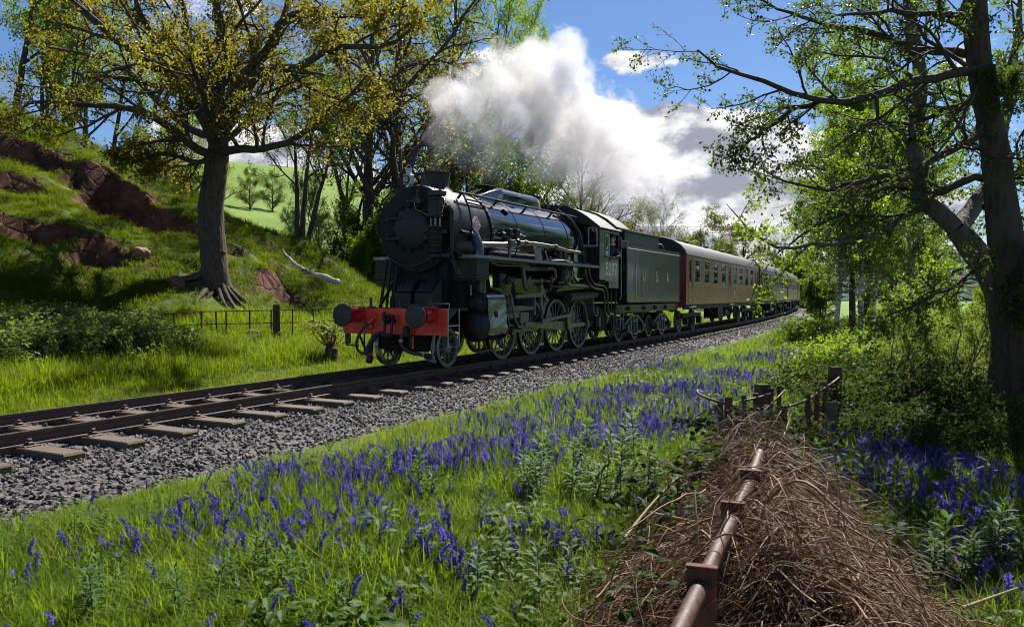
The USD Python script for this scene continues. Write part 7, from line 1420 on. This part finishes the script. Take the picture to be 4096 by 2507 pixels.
for u, v, Y, top, w, lb in ((3420, 1640, 9.6, 1470, .75, 'bramble bush just right of the tall wooden post'), (3560, 1620, 10.2, 1420, 1.0, 'bramble bush between the wooden post and the alder, left one'), (3720, 1640, 9.8, 1430, 1.0, 'bramble bush between the wooden post and the alder, middle one'), (3860, 1660, 9.4, 1440, .8, 'bramble bush close left of the alder trunk'),
    (3480, 1560, 11.8, 1360, 1.2, 'big bramble bush behind the tall wooden post'), (3660, 1540, 12.4, 1370, 1.3, 'big bramble bush behind the middle of the bramble bank'), (3330, 1500, 12.2, 1370, .9, 'bramble bush left behind the tall wooden post'), (3820, 1540, 12.2, 1380, 1.1, 'big bramble bush at the right of the bramble bank'), (3620, 1720, 8.6, 1580, .7, 'low bramble bush above the bluebells right of the fence'), (3800, 1760, 8.0, 1600, .7, 'low bramble bush above the bluebells near the alder root'), (3460, 1700, 8.8, 1590, .6, 'low bramble bush at the foot of the short green post'), (3930, 1820, 7.6, 1640, .6, 'low bramble bush at the alder root'),
    (4060, 1760, 7.9, 1560, .6, 'bramble bush in front of the alder trunk at the right edge')): bush('bramble', u, v, Y, top, w, lb)
for u, v, Y, top, w, lb in ((3330, 1430, 15, 1330, 1.0, 'yellow green bush at the meadow edge left of the brambles'), (3430, 1400, 17, 1300, 1.1, 'yellow green bush below the birch stems'), (3560, 1420, 15, 1330, 1.2, 'light green bush behind the brambles, below the birches'), (3290, 1480, 12.5, 1400, .7, 'small light bush left of the tall wooden post'), (3700, 1430, 14.5, 1340, 1.3, 'light green bush behind the brambles, middle'), (3860, 1450, 13.5, 1350, 1.2, 'light green bush behind the brambles, near the alder'), (3245, 1330, 26, 1240, 1.4, 'dark edged bush where the meadow meets the birches')): bush('bramble_green', u, v, Y, top, w, lb)
for u, v, Y, top, w, lb in ((30, 1400, 16.6, 1245, 1.3, 'grey green bush at the left edge beside the track strip'), (160, 1390, 17.0, 1235, 1.3, 'grey green bush second from the left edge'), (290, 1380, 17.4, 1230, 1.3, 'grey green bush third from the left edge'), (420, 1370, 17.8, 1225, 1.2, 'grey green bush below the eroded rock'), (540, 1360, 18.3, 1240, 1.1, 'grey green bush right end of the bush row'), (650, 1350, 19.2, 1275, .9, 'low bush just left of the small iron fence'), (90, 1360, 18.6, 1205, 1.5, 'bush at the bank foot behind the bush row, left one'), (340, 1345, 19.4, 1205, 1.4, 'bush at the bank foot behind the bush row, right one'), (-120, 1420, 15.8, 1260, 1.3, 'bush at the left edge, cut by the picture')): bush('greybush', u, v, Y, top, w, lb)
# small iron fence, posts, log, rocks on the left
f4 = thing('iron_fence', 'low thin iron fence along the foot of the left bank', 'fence', (0, 0, 0)); FZ = 22.5
for u, t_, b_ in ((600, 1256, 1320), (696, 1250, 1318), (807, 1243, 1318), (863, 1245, 1312), (905, 1241, 1316), (999, 1240, 1312), (1085, 1238, 1310), (1170, 1236, 1308), (1253, 1233, 1300), (1340, 1230, 1300)):
    p, q = at(u, t_, FZ + (u - 800) * .004), at(u + (6 if u == 863 else 0), b_, FZ + (u - 800) * .004); part(f4, 'post', MB().bar(q - (0, 0, .3), p, .05 if u != 807 else .10, .04), 'iron_rust', 20)
for dv in (2, 52):
    part(f4, 'rail', MB().tube([at(u, v + dv, FZ + (u - 800) * .004) for u, v in ((560, 1262), (696, 1251), (807, 1244), (905, 1242), (999, 1241), (1170, 1237), (1253, 1234), (1420, 1228))], .018, 6), 'iron_rust', True)
wood_post('wooden_post', 1106, 1218, 23.2, .20, .17, 'stout dark wooden post behind the low iron fence', 'post_wood')
def boulder(u, v, Y, r, label, m='rock_red', name='boulder', sq=(1, .9, .7)):
    g = np.random.default_rng(int(u + v)); b = at(u, v, Y); b[2] = zat(b[0], b[1]) + r * .3
    s = trimesh.creation.icosphere(3, 1.0); V = np.array(s.vertices); V = V / np.maximum(np.abs(V) ** 3, 0).sum(1, keepdims=True) ** (1 / 3) * .5 + V * .5; V *= (1 + .5 * (meshkit.fbm(V * 1.5 + u, 3, 2) - .5))[:, None] * r * np.array(sq)
    t = raw('/World', name, V, np.array(s.faces), m, smooth=True); UsdGeom.Xformable(t).AddTranslateOp().Set(Gf.Vec3d(*map(float, b))); UsdGeom.Xformable(t).AddRotateZOp().Set(float(g.uniform(0, 360))); return tag(t, label, 'rock')
paint('rock_red', (.17, .075, .048), .9, var=.5, scale=5, bump=.7, bscale=14, col2=(.055, .024, .017))
for a in ((1003, 1262, 23.4, .26, 'red sandstone boulder behind the low iron fence'), (700, 1130, 25.4, .30, 'red boulder at the bank foot left of the oak roots'), (560, 1060, 25.8, .30, 'small red rock below the eroded face')): boulder(*a)
lg = thing('fallen_log', 'pale fallen birch log lying on the slope left of the engine', 'log', (0, 0, 0)); LP_ = [at(u, v, y) for u, v, y in ((1140, 1018, 31.2), (1180, 1052, 31.0), (1240, 1082, 30.9), (1300, 1102, 31.0), (1352, 1128, 31.2))]
for p in LP_: p[2] = max(p[2], zat(p[0], p[1]) + .08)
part(lg, 'log', MB().tube(rough(vg, resample(LP_, 22)[None], .03)[0], np.linspace(.06, .12, 22) * vg.uniform(.85, 1.15, 22), 9), 'bark_birch', True); part(lg, 'snag', MB().tube([LP_[0], LP_[0] + (-.1, 0, .22)], [.05, .02], 6), 'bark_birch', True); part(lg, 'snag', MB().tube([LP_[2], LP_[2] + (.12, -.1, .20)], [.04, .015], 6), 'bark_birch', True)
sb_ = at(1322, 1290, 20.5); sk = thing('tree_stump', 'cut stump with sprouting yellow twigs just left of the buffer beam', 'stump', (sb_[0], sb_[1], zat(sb_[0], sb_[1])))
part(sk, 'stump', MB().lathe([(.30, -.2), (.20, .08), (.16, .22), (.17, .30), (.12, .36), (.001, .30)], (0, 0, 0), (.1, 0, 1), 14, False), 'bark_oak', True)
g = np.random.default_rng(71); P = np.array([resample([[0, 0, .3], [g.normal(0, .2), g.normal(0, .2), .6], [g.normal(0, .55), g.normal(0, .4), .75 + g.random() * .3]], 7) for _ in range(40)]); V, F = tubes(P, np.linspace(.014, .005, 7)[None].repeat(40, 0), 4); raw(sk, 'twigs', V, F, 'dead_stem'); L_ = leaves(g, P, 7, .085, .4, .04, 0, .6); raw(sk, 'sprouts', L_[0], L_[1], 'pale_leaf')
# dead branch on the ground, wires beyond the train
pw = thing('power_line', 'three thin overhead wires crossing beyond the coaches', 'power line', (0, 0, 0))
for dv in (0, 5, 9): part(pw, 'wire', MB().tube([at(u, 897 + dv + .000004 * (u - 2900) ** 2 * -1, 135 + (u - 2900) * .01) for u in np.linspace(2300, 3560, 14)], .028, 4), 'wire_grey', True)
